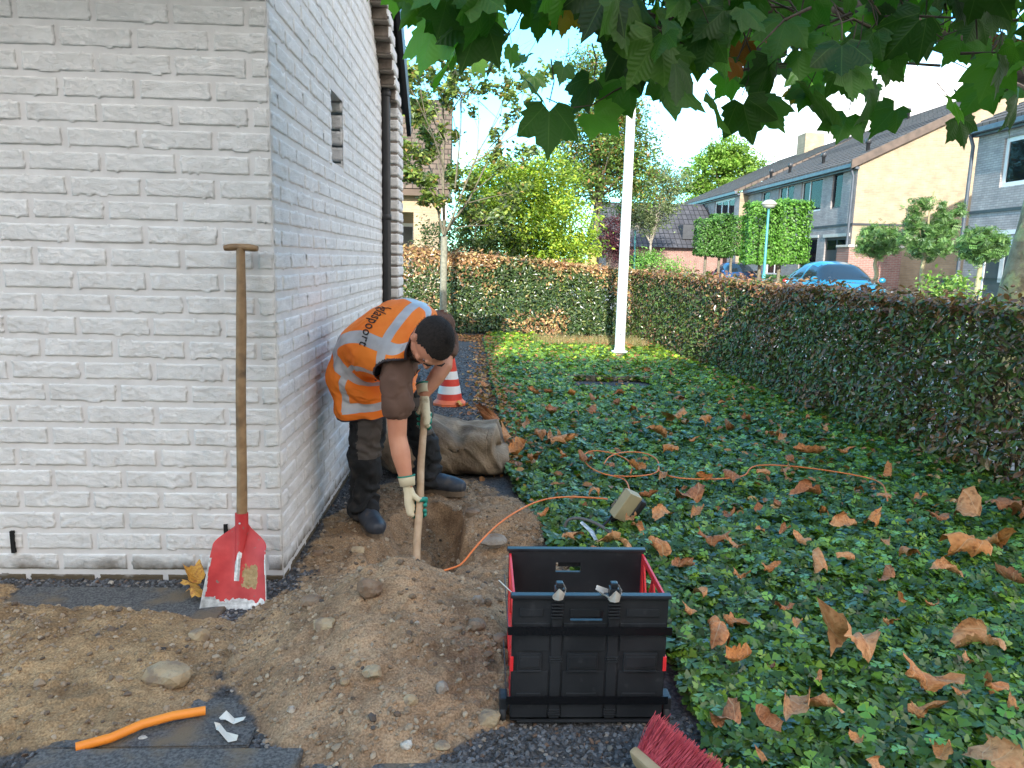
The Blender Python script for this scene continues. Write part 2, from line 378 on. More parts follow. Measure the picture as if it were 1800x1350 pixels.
def brick_nodes(m, c1, c2, cm, sc=1.0, bw=.22, rh=.06, ms=.006, vec='XZ', rough=.85, bias=0, bumpd=.004, fr=.5):
    nt = m.node_tree; L = nt.links.new; b = nt.nodes['Principled BSDF']; b.inputs['Roughness'].default_value = rough
    tc = nn(nt, 'ShaderNodeTexCoord'); s = nn(nt, 'ShaderNodeSeparateXYZ'); L(tc.outputs['Object'], s.inputs[0])
    c = nn(nt, 'ShaderNodeCombineXYZ'); L(s.outputs[vec[0]], c.inputs[0]); L(s.outputs[vec[1]], c.inputs[1])
    t = nn(nt, 'ShaderNodeTexBrick'); t.inputs['Scale'].default_value = sc; t.inputs['Brick Width'].default_value = bw; t.inputs['Row Height'].default_value = rh
    t.inputs['Mortar Size'].default_value = ms; t.inputs['Color1'].default_value = (*c1, 1); t.inputs['Color2'].default_value = (*c2, 1); t.inputs['Mortar'].default_value = (*cm, 1)
    t.offset = fr; t.inputs['Bias'].default_value = bias; L(c.outputs[0], t.inputs['Vector'])
    n = nn(nt, 'ShaderNodeTexNoise'); n.inputs['Scale'].default_value = 2.5; n.inputs['Detail'].default_value = 8; L(tc.outputs['Object'], n.inputs['Vector'])
    r = nn(nt, 'ShaderNodeValToRGB'); r.color_ramp.elements[0].position = .3; r.color_ramp.elements[1].position = .7
    r.color_ramp.elements[0].color = (.78, .78, .78, 1); r.color_ramp.elements[1].color = (1.12, 1.1, 1.08, 1); L(n.outputs['Fac'], r.inputs[0])
    mx = nn(nt, 'ShaderNodeMixRGB', blend_type='MULTIPLY'); mx.inputs[0].default_value = 1; L(t.outputs['Color'], mx.inputs[1]); L(r.outputs[0], mx.inputs[2]); L(mx.outputs[0], b.inputs['Base Color'])
    bp = nn(nt, 'ShaderNodeBump'); bp.invert = True; bp.inputs['Distance'].default_value = bumpd; L(t.outputs['Fac'], bp.inputs['Height']); L(bp.outputs[0], b.inputs['Normal'])
    return m
def bmat(name, *a, **k):
    m = bpy.data.materials.new(name); m.use_nodes = True; return brick_nodes(m, *a, **k)
brick_nodes(M_brickpave, (.30, .25, .22), (.22, .20, .19), (.12, .11, .10), bw=.21, rh=.1, vec='XY', ms=.008)
M_slabpave = bmat('pavement_tiles', (.33, .32, .31), (.27, .27, .26), (.12, .12, .11), bw=.3, rh=.3, vec='XY', ms=.008)
g = MB(); g.add([(3.55, -25, .008), (5.6, -25, .008), (5.3, 60, .008), (3.15, 60, .008)], [(0, 1, 2, 3)]); g.build('pavement', M_slabpave, kind='structure')
g = MB(); g.add([(5.73, -25, .004), (10.3, -25, .004), (10.3, 90, .004), (5.43, 90, .004)], [(0, 1, 2, 3)]); g.build('road', M_brickpave, kind='structure')
M_kerb = mat('kerb_concrete', (.34, .33, .31), (.26, .25, .24), 5, .9, bump=(80, .3, .003))
g = MB()
for k in range(60):
    y0 = -20+k*1.2; g.box((5.665-.0035*(y0+25), y0+.6, .06), (.12, 1.19, .13), None, 0, .012)
g.build('kerb', M_kerb, kind='structure')
g = MB(); g.b2((10.3, -25, -.05), (10.42, 90, .11), 0, .012); g.build('kerb', M_kerb, kind='structure')
g = MB(); g.add([(10.42, -25, .1), (13.98, -25, .1), (13.98, 90, .1), (10.42, 90, .1)], [(0, 1, 2, 3)]); g.build('pavement', M_slabpave, kind='structure')

# ================================================================== white brick house
M_brick = mat('white_cleft_brick', (.68, .655, .635), (.78, .755, .735), 9, .88, bump=(170, .55, .004), spec=.3)
M_brick_side = M_brick
M_mortar = mat('grey_mortar', (.62, .595, .58), (.70, .675, .66), 12, .95, bump=(300, .5, .002), spec=.2)
M_stain = mat('algae', (.10, .085, .055), (.22, .19, .14), 25, .95, bump=(90, .5, .004))
def moss_mat():
    """brick colour with soil splash where the wall meets the ground"""
    m = mat('white_cleft_brick_foot', (.74, .72, .70), (.84, .82, .80), 9, .9, spec=.25)
    nt = m.node_tree; L = nt.links.new; b = nt.nodes['Principled BSDF']
    tq = nn(nt, 'ShaderNodeTexCoord'); mq_ = nn(nt, 'ShaderNodeMapping'); mq_.inputs['Scale'].default_value = (1, 1, 2.3); L(tq.outputs['Object'], mq_.inputs['Vector'])
    n1 = nn(nt, 'ShaderNodeTexNoise'); n1.inputs['Scale'].default_value = 62; n1.inputs['Detail'].default_value = 5; n1.inputs['Distortion'].default_value = 1.2; L(mq_.outputs[0], n1.inputs['Vector'])
    ab = nn(nt, 'ShaderNodeMath', operation='PINGPONG'); ab.inputs[1].default_value = .13; L(n1.outputs['Fac'], ab.inputs[0])
    bq = nn(nt, 'ShaderNodeBump'); bq.inputs['Strength'].default_value = 1.0; bq.inputs['Distance'].default_value = .010; L(ab.outputs[0], bq.inputs['Height']); L(bq.outputs[0], b.inputs['Normal'])
    src = b.inputs['Base Color'].links[0].from_socket
    tc = nn(nt, 'ShaderNodeTexCoord'); s = nn(nt, 'ShaderNodeSeparateXYZ'); L(tc.outputs['Object'], s.inputs[0])
    n = nn(nt, 'ShaderNodeTexNoise'); n.inputs['Scale'].default_value = 9; n.inputs['Detail'].default_value = 8; L(tc.outputs['Object'], n.inputs['Vector'])
    ma = nn(nt, 'ShaderNodeMath', operation='MULTIPLY_ADD'); ma.inputs[1].default_value = -.17; L(n.outputs['Fac'], ma.inputs[0]); L(s.outputs['Z'], ma.inputs[2])
    mr = nn(nt, 'ShaderNodeMapRange'); mr.inputs[1].default_value = .012; mr.inputs[2].default_value = -.055; L(ma.outputs[0], mr.inputs[0])
    mx = nn(nt, 'ShaderNodeMixRGB'); L(mr.outputs[0], mx.inputs[0]); L(src, mx.inputs[1]); mx.inputs[2].default_value = (.13, .10, .065, 1); L(mx.outputs[0], b.inputs['Base Color'])
    return m
M_brick = moss_mat()
PL, PH, JT = .268, .0855, .0115
HX, HY0, HY1 = -.785, 2.825, 6.0
def one_brick(V, F, org, ud, nd, a0, a1, z0, z1, seed, lo=None, hi=None, dens=1.0, amp=1.0):
    """cleft face: grid displaced outward, with a rounded edge back to the mortar"""
    nx = max(4, int((a1-a0)/.0068*dens)); nz = max(4, int((z1-z0)/.0068*dens))
    A, Z = np.meshgrid(np.linspace(0, 1, nx+1), np.linspace(0, 1, nz+1)); A = A.ravel(); Z = Z.ravel()
    r = np.random.default_rng(seed).random(4)
    jx = .0025*(fbm(Z*3, A*0+seed, 0, 2, 1)); jz = .002*(fbm(A*6, Z*0+seed, 1, 2, 2))
    aa = a0+(a1-a0)*A+np.where((A > .99) | (A < .01), jx, 0); zz = z0+(z1-z0)*Z+np.where((Z > .99) | (Z < .01), jz, 0)
    px, pz = (aa+seed*1.37), zz
    wq = fbm(px*12, pz*16, seed*.2, 2, 3)
    d = .0050+.0022*amp*fbm(px*7+3, pz*12, seed*.31, 2, 8)+.0030*amp*fbm(px*42+2.5*wq, pz*85+2.5*wq, seed*.31, 3, 5)
    rd = np.abs(fbm(px*26+3*wq, pz*62+3*wq, seed*.1, 3, 9)); d = d-.0032*amp*sst(.16, 0, rd)
    e = np.minimum(np.minimum(aa-a0, a1-aa), np.minimum(zz-z0, z1-zz)); ef = sst(0, .0035, e)
    d = np.maximum(d, .0018)*(.7+.3*ef); d = np.where(e < .001, -.012, d)
    P = np.array(org)+aa[:, None]*np.array(ud)+zz[:, None]*np.array([0, 0, 1])+d[:, None]*np.array(nd)
    b = sum(len(v) for v in V); V.append(P)
    i = ((np.arange(nz)[:, None])*(nx+1)+np.arange(nx)[None]).ravel()+b
    F.append(np.stack([i, i+1, i+nx+2, i+nx+1], 1))
house = empty('brick_house', (-2.5, 4.4, 0), 'white cleft brick house side with narrow slot window, left of the digging man', 'house')
def wall(name, org, ud, nd, length, ztop, start, holes=(), clip=None, dens=1.0, flip=False):
    V, F = [], []; rows = int(ztop/PH)+1; seed = 1
    for r in range(rows):
        z0 = r*PH-.045; z1 = z0+PH-JT; off = start[r % 2]; a = -PL+off
        while a < length:
            b0, b1 = max(a, 0), min(a+PL-JT, length); a += PL
            if b1-b0 < .02: continue
            segs = [(b0, b1)]
            for h0, h1, hz0, hz1 in holes:
                if z1 > hz0+.02 and z0 < hz1-.02:
                    ns = []
                    for s0, s1 in segs:
                        if s1 <= h0 or s0 >= h1: ns.append((s0, s1)); continue
                        if s0 < h0: ns.append((s0, h0))
                        if s1 > h1: ns.append((h1, s1))
                    segs = ns
            for s0, s1 in segs:
                if s1-s0 < .015: continue
                if clip and clip((s0+s1)/2, z1): continue
                seed += 1; one_brick(V, F, org, ud, nd, s0, s1, z0, z1, seed+len(name)*91+(1000 if flip else 0), dens=dens)
    V = np.concatenate(V); F = np.concatenate(F)
    if flip: F = F[:, ::-1]
    return V, F
# front wall, facing the camera; measured leftwards from the corner
V, F = wall('front', (HX, HY0, 0), (-1, 0, 0), (0, -1, 0), 2.9, 2.45, (.205, .075), flip=False)
keep = np.ones(len(F), bool)
mF = MB(); mF.add([(HX+.0, HY0-.0005, -.1), (HX-2.9, HY0-.0005, -.1), (HX-2.9, HY0-.0005, 2.45), (HX, HY0-.0005, 2.45)], [(0, 1, 2, 3)])
nV = len(V); V2 = np.concatenate([V, np.array(mF.v)]); 
link('wall', np_mesh('front_wall', V2, [F, np.array([[nV, nV+1, nV+2, nV+3]])], [M_brick, M_mortar], fm=np.r_[np.zeros(len(F)), [1]], smooth=True), house)
# side wall, facing the path
slot = (1.10, 1.415, 1.775, 2.13)
roofz = lambda y: 2.45+(6.15-y)*.88 if y > 4.45 else 2.45+(y-2.6)*.80
V, F = wall('side', (HX, HY0, 0), (0, 1, 0), (1, 0, 0), HY1-HY0-.06, 3.9, (.10, .23), holes=[slot], clip=lambda a, z: z > roofz(HY0+a)-.02, dens=.8)
nV = len(V); x = HX+.0005
mq = []
L_ = HY1-HY0
def quad(a0, a1, z0, z1): mq.append([(x, HY0+a0, z0), (x, HY0+a1, z0), (x, HY0+a1, z1), (x, HY0+a0, z1)])
s0, s1, sz0, sz1 = slot
quad(0, s0, -.1, 2.5); quad(s1, L_, -.1, 2.5); quad(s0, s1, -.1, sz0-.0); quad(s0, s1, sz1, 2.5)
mq.append([(x, 2.83, 2.5), (x, 6.08, 2.5), (x, 4.45, 3.93), (x, 4.44, 3.93)])
MQ = np.array(mq).reshape(-1, 3); FQ = np.arange(len(MQ)).reshape(-1, 4)+nV
V2 = np.concatenate([V, MQ])
link('wall', np_mesh('side_wall', V2, [F, FQ], [M_brick, M_mortar], fm=np.r_[np.zeros(len(F)), np.ones(len(FQ))], smooth=True), house)
# slot window: brick jambs, dark glass at the back
for org, ud, nd, sd_ in (((HX, HY0+s1, 0), (-1, 0, 0), (0, -1, 0), 700), ((HX-.2, HY0+s0, 0), (1, 0, 0), (0, 1, 0), 800)):
    V, F = [], []
    for r in range(0, 6):
        z0 = max(sz0-.045+r*PH, sz0); z1 = min(sz0-.045+r*PH+PH-JT, sz1)
        if z1-z0 > .02: one_brick(V, F, org, ud, nd, .0, .20, z0, z1, sd_+r, amp=.7)
    V = np.concatenate(V); F = np.concatenate(F); link('window_reveal', np_mesh('window_reveal', V, F, [M_brick], smooth=True), house)
M_darkglass = mat('dark_glass', (.01, .012, .015), rough=.05)
M_black = mat('black_plastic', (.012, .012, .013), (.022, .022, .024), 6, .45, bump=(200, .1, .001))
g = MB(); g.b2((HX-.23, HY0+s0-.02, sz0-.02), (HX-.2, HY0+s1+.02, sz1+.02)); wn = g.build('window', M_darkglass, house)
g = MB(); g.b2((HX-.21, HY0+s0-.02, sz0-.06), (HX-.004, HY0+s1+.02, sz0-.002)); g.build('sill', M_mortar, house); g = MB(); g.b2((HX-.21, HY0+s0-.02, sz1+.001), (HX-.004, HY0+s1+.02, sz1+.03)); g.build('lintel', M_mortar, house)
# verge: corbelled brick under the overhanging roof, pier below it
V, F = [], []
for r in range(int(2.47/PH)+1):
    z0 = r*PH-.045; z1 = z0+PH-JT
    if z1 > 2.47: break
    one_brick(V, F, (HX-.005, 5.90, 0), (1, 0, 0), (0, -1, 0), 0, .118, z0, z1, 900+r, amp=.8)
    for a0, a1 in ([(0, .16), (.173, .33)] if r % 2 else [(0, .08), (.093, .25), (.263, .33)]):
        one_brick(V, F, (HX+.113, 5.90, 0), (0, 1, 0), (1, 0, 0), a0, a1, z0, z1, 1000+r*3+int(a0*50), amp=.8)
M_brown_brick = mat('brown_brick', (.13, .10, .08), (.22, .18, .145), 12, .95, bump=(120, .6, .004)); k = 0  # corbel faces towards the camera, browner and darker than the wall bricks
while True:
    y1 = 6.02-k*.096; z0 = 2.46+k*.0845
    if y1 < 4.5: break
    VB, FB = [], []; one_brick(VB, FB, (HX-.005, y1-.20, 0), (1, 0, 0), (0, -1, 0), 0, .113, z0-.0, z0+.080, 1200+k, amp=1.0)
    link('corbel_brick', np_mesh('corbel_brick', VB[0], FB[0], [M_brown_brick], smooth=True), house)
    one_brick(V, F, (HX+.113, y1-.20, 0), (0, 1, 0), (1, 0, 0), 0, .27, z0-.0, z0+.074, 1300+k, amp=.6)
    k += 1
V = np.concatenate(V); F = np.concatenate(F); link('pier', np_mesh('pier', V, F, [M_brick], smooth=True), house)
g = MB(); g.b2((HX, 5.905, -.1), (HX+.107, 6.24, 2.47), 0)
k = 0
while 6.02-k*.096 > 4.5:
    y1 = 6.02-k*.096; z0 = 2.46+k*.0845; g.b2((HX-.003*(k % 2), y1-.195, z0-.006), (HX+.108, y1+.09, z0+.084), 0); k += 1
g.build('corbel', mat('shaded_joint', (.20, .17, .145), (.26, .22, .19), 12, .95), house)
M_tile = mat('dark_roof_tile', (.05, .045, .042), (.09, .08, .075), 6, .8, bump=(60, .3, .004))
g = MB()
for sgn, ya in ((1, 6.42), (-1, 2.42)):
    yb = 4.44; za = 2.36; zb = za+(abs(ya-yb))*.88
    n = 12
    for i in range(n):
        t0, t1 = i/n, (i+1)/n
        y0 = ya+(yb-ya)*t0; y1 = ya+(yb-ya)*t1; z0 = za+(zb-za)*t0; z1 = za+(zb-za)*t1
        off = .16
        g.add([(HX+.15, y0, z0+off), (HX+.15, y1, z1+off-.015), (-6, y1, z1+off-.015), (-6, y0, z0+off), (HX+.15, y0, z0+off-.05), (HX+.15, y1, z1+off-.05), (-6, y1, z1+off-.05), (-6, y0, z0+off-.05)],
              [(0, 1, 2, 3), (7, 6, 5, 4), (0, 4, 5, 1), (3, 2, 6, 7), (0, 3, 7, 4), (1, 5, 6, 2)])
rf = g.build('roof', M_tile, house)
g = MB()
g.prism([(6.45, 2.30), (6.45, 2.50), (4.44, 4.27), (4.44, 4.07)], HX+.125, HX+.16, lambda a, b, h: (h, a, b)); g.build('bargeboard', M_black, rf)
g = MB(); g.b2((-4.2, 6.0, -.1), (HX-.003, 6.03, 2.6)); g.b2((-4.2, 2.84, -.1), (-4.0, 6.0, 2.6)); g.build('rear_wall', M_mortar, house)
g = MB(); g.tube([(HX+.035, 5.80, -.05), (HX+.035, 5.80, 3.1)], .033, 14)
for z in (.6, 1.6, 2.5): g.lathe([(.036, -.02), (.039, -.015), (.039, .015), (.036, .02)], (HX+.035, 5.80, z), 14)
g.build('drainpipe', M_black, house)
for px, py in ((22, 953), (397, 941)):
    g = MB(); p = At(px, py, HY0-.01); g.b2((p[0]-.007, HY0-.013, p[2]-.045), (p[0]+.007, HY0+.0, p[2]+.045))
    g.build('weep_hole', mat('void_black', (.004, .004, .004), rough=.9), house)

# ------------------------------------------------------------------ slabs, gravel, stones
M_slab = mat('dark_concrete', (.05, .05, .05), (.15, .145, .14), 130, .93, bump=(160, 1.0, .005), c3=(.17, .125, .08), sc3=7, t3=(.50, .66))
def slab(pts, z0, z1, label):
    g = MB(); bm = bmesh.new(); vs = [bm.verts.new((x, y, z0)) for x, y in pts]; f = bm.faces.new(vs)
    r = bmesh.ops.extrude_face_region(bm, geom=[f]); bmesh.ops.translate(bm, verts=[v for v in r['geom'] if isinstance(v, bmesh.types.BMVert)], vec=(0, 0, z1-z0))
    bmesh.ops.recalc_face_normals(bm, faces=bm.faces); bmesh.ops.bevel(bm, geom=bm.edges[:], offset=.004, segments=2, affect='EDGES')
    me = bpy.data.meshes.new('paving_slab'); bm.to_mesh(me); bm.free(); me.materials.append(M_slab)
    link('paving_slab', me, label=label, cat='paving slab', group='dark concrete slabs')
slab([(-1.16, 1.40), (-.45, 1.40), (-.45, 1.757), (-1.12, 1.757)], -.03, .028, 'dark grey concrete slab lying nearest the camera at bottom left')
slab([(-1.3, 1.775), (-.605, 1.785), (-.60, 2.005), (-1.3, 2.01)], -.03, .012, 'dark concrete slab with paper scraps and the end of the orange pipe on it')
slab([(-1.75, 2.47), (-.93, 2.47), (-.93, 2.735), (-1.75, 2.735)], -.03, .012, 'long dark slab half under sand between gravel strip and sand heap')
slab([(-.42, 1.42), (.05, 1.42), (.05, 1.72), (-.42, 1.72)], -.03, .010, 'dirty dark slab at the foot of the middle sand heap')
slab([(.07, 1.3), (.75, 1.3), (.75, 1.70), (.07, 1.70)], -.03, .012, 'mossy dark slab in front of the black crate')

def ico(n=1):
    bm = bmesh.new(); bmesh.ops.create_icosphere(bm, subdivisions=n, radius=1); bm.verts.index_update()
    V = np.array([v.co[:] for v in bm.verts]); F = np.array([[v.index for v in f.verts] for f in bm.faces]); bm.free(); return V, F
ICV, ICF = ico(1); IC2V, IC2F = ico(2)
def rocks(P, S, flat, C, name, material, **k):
    N = len(P); nr = rng.standard_normal((N, 3)); nr[:, 2] = np.abs(nr[:, 2])+1.2
    M = rotmats(nr, rng.random(N)*6.28)
    kk = len(ICV); T = ICV[None]*(1+.35*(rng.random((N, kk, 1))-.5))*np.stack([1+.5*rng.random(N), 1+.2*rng.random(N), flat*(.8+.5*rng.random(N))], 1)[:, None, :]
    V = np.einsum('nkj,njc->nkc', T, M)*S[:, None, None]+P[:, None, :]
    F = (ICF[None]+(np.arange(N)*kk)[:, None, None]).reshape(-1, 3)
    return link(name, np_mesh(name, V.reshape(-1, 3), F, [material], attrs={'col': np.repeat(C, kk, 0)}), **k)
M_grit = mat('grit', (1, 1, 1), attr='col', rough=.8, bump=(150, .3, .002))
def samp(n, x0, x1, y0, y1): return rng.uniform(x0, x1, n), rng.uniform(y0, y1, n)
P = []
for n, b in ((1600, (-2.1, -.85, 2.725, 2.82)), (3600, (-.95, -.45, 2.25, 2.86)), (700, (-.60, -.46, 1.70, 2.05)), (2400, (-.1, .62, 1.60, 1.92)), (1500, (-.775, -.55, 2.85, 4.6)), (7000, (-.775, .2, 4.35, 6.5)), (5000, (-.775, .15, 6.5, 11)), (900, (-1.3, -.3, 1.65, 1.78)), (900, (-.75, .1, 1.7, 2.2))):
    x, y = samp(n, *b); P.append(np.stack([x, y], 1))
P = np.concatenate(P); keep = (sandm(P[:, 0], P[:, 1]) < .35+.4*rng.random(len(P))) | (P[:, 1] > 4.6)
sl = ((P[:, 0] > -1.3) & (P[:, 0] < -.6) & (P[:, 1] > 1.77) & (P[:, 1] < 2.01)) | ((P[:, 0] < -.93) & (P[:, 1] > 2.3) & (P[:, 1] < 2.725))
keep &= ~(sl & (rng.random(len(P)) > .05)); P = P[keep]
z = np.where((P[:, 1] < 4.7), hfine(P[:, 0], P[:, 1]), .004)
S = rng.uniform(.003, .0085, len(P))*np.where(P[:, 1] > 5, 1.3, 1)
rocks(np.c_[P, z+S*.2], S, .55, palette(len(P), [(.07, .07, .075), (.13, .13, .135), (.045, .042, .04), (.22, .19, .16), (.15, .09, .06)], [5, 4, 3, .7, .5], .2), 'gravel', M_grit, kind='stuff', label='loose dark gravel along the wall and path', cat='gravel')
# crumbs of soil on the heaps
x, y = samp(30000, -2.2, .5, 1.5, 4.2); s = sandm(x, y); kp = (s > .5) & (rng.random(len(x)) < .25+.75*sst(-.1, .4, fbm(x*5, y*5, 0, 3, 55))); x, y = x[kp], y[kp]
S = .0022+.0070*rng.random(len(x))**3+.010*(rng.random(len(x)) > .96)*rng.random(len(x))
rocks(np.c_[x, y, hfine(x, y)+S*.25], S, .75, palette(len(x), [(.28, .205, .135), (.35, .27, .185), (.20, .14, .09), (.13, .09, .062), (.38, .31, .23), (.08, .065, .055)], [6, 4, 4, 1.2, .25, .2], .12), 'soil_crumbs', M_grit, kind='stuff', label='crumbs of sandy soil and grit on the heaps', cat='soil crumbs')
M_stones = [mat('stone_'+n, a, b, 14, .92, bump=(90, .9, .008), c3=(.24, .175, .12), sc3=22, t3=(.48, .6)) for n, a, b in (('ochre', (.31, .22, .125), (.42, .33, .21)), ('grey', (.20, .17, .14), (.32, .28, .24)), ('brown', (.15, .095, .06), (.26, .17, .11)), ('pale', (.48, .45, .40), (.62, .58, .52)))]
def stone(px, py, wpx, hpx, k, label, sink=.3, dz=0):
    z = 0
    for _ in range(5):
        p = G(px, py, z); z = float(hbase(p[0], p[1]))
    p = G(px, py, z); d = np.linalg.norm(p-CAM); r = wpx/FPX*d/2*.86; h = hpx/FPX*d/2*.8
    V = IC2V.copy(); sd = px*.13+py*.07; n = fbm(V[:, 0]*1.6+sd, V[:, 1]*1.6, V[:, 2]*1.6, 3, 3)
    V = V*(1+.55*n[:, None]); V = np.sign(V)*np.abs(V)**.85*[r, r*.8, max(h, r*.45)]
    a = px % 7*.9; V = V @ np.array([[math.cos(a), math.sin(a)*.3, 0], [-math.sin(a)*.3, math.cos(a), 0], [0, 0, 1]]).T if False else V
    V = V+np.array([p[0], p[1], z+h*(1-2*sink)+dz])
    link('stone', np_mesh('stone', V, IC2F, [M_stones[k]], smooth=False), label=label, cat='stone', group='stones lying in the dug-up sand')
stone(298, 1195, 74, 46, 0, 'big sandy lump sitting on the left sand heap', .3)
stone(226, 0+1042, 10, 8, 3, 'tiny pale stone on gravel at the wall left of the shovel') if False else None
stone(868, 958, 50, 26, 1, 'flat grey brown stone where the orange cable leaves the trench', .2)
stone(650, 1045, 46, 40, 2, 'dark reddish flake stuck upright on the left shoulder of the middle heap', .2)
stone(548, 1062, 40, 28, 2, 'brown clod on gravel between shovel and middle heap', .3)
stone(572, 1097, 44, 20, 0, 'pale yellow slab of sandstone on the left flank of the middle heap', .4)
stone(629, 967, 28, 14, 0, 'yellow brown pebble below the black boot of the man', .4)
stone(860, 1268, 42, 36, 0, 'chipped ochre stone at the left wheel of the crate', .4)
stone(722, 1235, 26, 26, 0, 'ochre stone low in the middle of the middle heap', .4)
stone(655, 1180, 32, 22, 0, 'crumbling yellow stone patch halfway down the middle heap', .5)
stone(606, 1200, 18, 16, 0, 'small yellow chip low left on the middle heap', .4)
stone(777, 1210, 24, 34, 1, 'upright greyish stone on the right flank of the middle heap', .5)
stone(840, 1060, 24, 24, 1, 'round brown stone high on the heap just left of the crate', .3)
stone(858, 1062, 16, 20, 2, 'small dark stone beside the crate rim', .3)
stone(838, 1100, 38, 26, 2, 'brown stone on the right flank of the heap beside the crate', .4)
stone(880, 1128, 34, 28, 2, 'dark brown stone against the left side of the crate', .4)
stone(838, 1240, 16, 18, 2, 'small dark stone low on the heap near the crate wheel', .4)
stone(714, 1312, 20, 16, 3, 'pale grey chip at the very foot of the middle heap', .3)
stone(777, 1313, 28, 14, 0, 'flat ochre stone at the foot of the heap, lower right', .3)
stone(733, 1097, 9, 9, 3, 'tiny white pebble high on the middle heap', .3)
stone(252, 1303, 15, 12, 3, 'round pale pebble on slab below the orange pipe', .1)
stone(195, 1027, 9, 8, 3, 'small white pebble in the gravel strip by the wall', .1)
stone(512, 1250, 16, 12, 3, 'pale pebble in the gravel joint right of the slab', .2)
stone(830, 905, 30, 22, 2, 'dark clod on the far edge of the trench', .4)
stone(560, 975, 26, 18, 2, 'brown lump on the soil near the house corner', .4)
stone(352, 1120, 36, 28, 0, 'rounded sand clod at the right edge of the left heap', .35)
stone(522, 1180, 16, 14, 2, 'dark red pebble at left foot of middle heap', .35)

# orange pipe, papers
M_pipe = mat('orange_pipe', (.83, .24, .02), (.88, .29, .035), 4, .45, bump=(90, .1, .001))
def gz(px, py, up): 
    z = 0
    for _ in range(5): p = G(px, py, z); z = float(hbase(p[0], p[1]))+up
    return Vector(G(px, py, z))
pts = []
for px, py in ((133, 1314), (195, 1297), (250, 1273), (305, 1258), (361, 1249)): pts.append(gz(px, py, .03))
g = MB(); g.tube(pts, .0125, 16, cap=False); g.tube([p for p in pts][::-1], .0105, 16, 1, cap=False)
V0 = pts[-1]; g.build('orange_pipe', [M_pipe, M_black], label='short bent piece of orange plastic duct lying by the left sand heap', cat='pipe')
M_paper = mat('scrap_paper', (.62, .56, .47), (.70, .66, .58), 12, .8)
def scrap(pp, label, seed, up=.022):
    V = []; n = len(pp)
    for i, (px, py) in enumerate(pp): p = gz(px, py, up); V.append((p.x, p.y, p.z+.008*math.sin(i*2.1+seed)))
    k = n//2; g = MB(); g.add(V, [(i, i+1, n-2-i, n-1-i) for i in range(k-1)])
    o = g.build('paper_scrap', M_paper, label=label, cat='paper', group='torn paper scraps')
    m = o.modifiers.new('s', 'SOLIDIFY'); m.thickness = .0008
scrap([(385, 1262), (398, 1253), (412, 1259), (432, 1260), (428, 1270), (410, 1269), (396, 1265), (388, 1269)], 'upper torn paper scrap lying crosswise on the slab', 0, .026)
scrap([(377, 1274), (386, 1270), (398, 1284), (419, 1297), (416, 1300), (401, 1302), (384, 1289), (380, 1281)], 'lower torn paper scrap curling beside the other one on the slab', 1.4, .022)
# ================================================================== unseen house added behind the camera to shade the garden
M_tan = bmat('tan_brick', (.46, .355, .235), (.38, .29, .19), (.37, .32, .25), bw=.22, rh=.065, ms=.009, vec='XZ')
g = MB(); g.b2((-6.5, -15.5, 0), (13.5, -9.0, 7.2))
g.prism([(-9.0, 7.2), (-12.25, 10.2), (-15.5, 7.2)], -6.5, 13.5, lambda a, b, h: (h, a, b))
shade_house = g.build('brick_house', M_tan, label='unseen tan brick house added behind the camera to shade the garden', cat='house')

# ================================================================== leaves
M_leaf = mat('green_leaf', (1, 1, 1), attr='col', rough=.42, trans=.22, spec=.5)
M_gloss = mat('glossy_leaf', (1, 1, 1), attr='col', rough=.30, trans=.16, spec=.6)
def veins(m, light, k):
    """main veins fan out from the stalk, side veins branch off them; drawn in the leaf's own flat coordinates"""
    nt = m.node_tree; L = nt.links.new; b = nt.nodes['Principled BSDF']; bc = b.inputs['Base Color']; src = bc.links[0].from_socket
    at = nn(nt, 'ShaderNodeAttribute'); at.attribute_name = 'flat'; sp = nn(nt, 'ShaderNodeSeparateXYZ'); L(at.outputs['Vector'], sp.inputs[0])
    def mth(op, *a):
        n = nn(nt, 'ShaderNodeMath', operation=op)
        for i, v in enumerate(a):
            if isinstance(v, (int, float)): n.inputs[i].default_value = v
            else: L(v, n.inputs[i])
        return n.outputs[0]
    x, y = sp.outputs['X'], sp.outputs['Y']; an = mth('ARCTAN2', y, x); d = mth('PINGPONG', an, PI/9); r = mth('SQRT', mth('ADD', mth('MULTIPLY', x, x), mth('MULTIPLY', y, y)))
    dd = mth('MULTIPLY', d, r); main = mth('LESS_THAN', dd, .0085)
    s2 = mth('PINGPONG', mth('SUBTRACT', r, mth('MULTIPLY', d, .55)), .055); side = mth('MULTIPLY', mth('LESS_THAN', s2, .003), .3)
    v = mth('MAXIMUM', main, side); mx = nn(nt, 'ShaderNodeMixRGB', blend_type='MIX'); L(mth('MULTIPLY', v, k), mx.inputs[0]); L(src, mx.inputs[1]); mx.inputs[2].default_value = (*light, 1); L(mx.outputs[0], bc)
    bp = nn(nt, 'ShaderNodeBump'); bp.inputs['Distance'].default_value = .012; bp.inputs['Strength'].default_value = .4; bp.invert = True; L(mth('MULTIPLY', mth('MINIMUM', s2, mth('MULTIPLY', dd, 1.0)), 3.0), bp.inputs['Height'])
    if b.inputs['Normal'].links: L(b.inputs['Normal'].links[0].from_socket, bp.inputs['Normal'])
    L(bp.outputs[0], b.inputs['Normal']); return m
M_drys = [veins(mat('dry_leaf_'+n, a, b, 9, .62, bump=(60, .35, .004), spec=.35, c3=c, sc3=7, t3=(.56, .68)), (.62, .42, .24), .5) for n, a, b, c in
  (('rust', (.46, .16, .05), (.62, .27, .10), (.28, .10, .035)), ('tan', (.50, .21, .08), (.64, .32, .14), (.32, .13, .05)), ('brown', (.32, .115, .045), (.46, .19, .08), (.20, .075, .03)), ('orange', (.54, .20, .055), (.66, .28, .09), (.34, .12, .04)))]
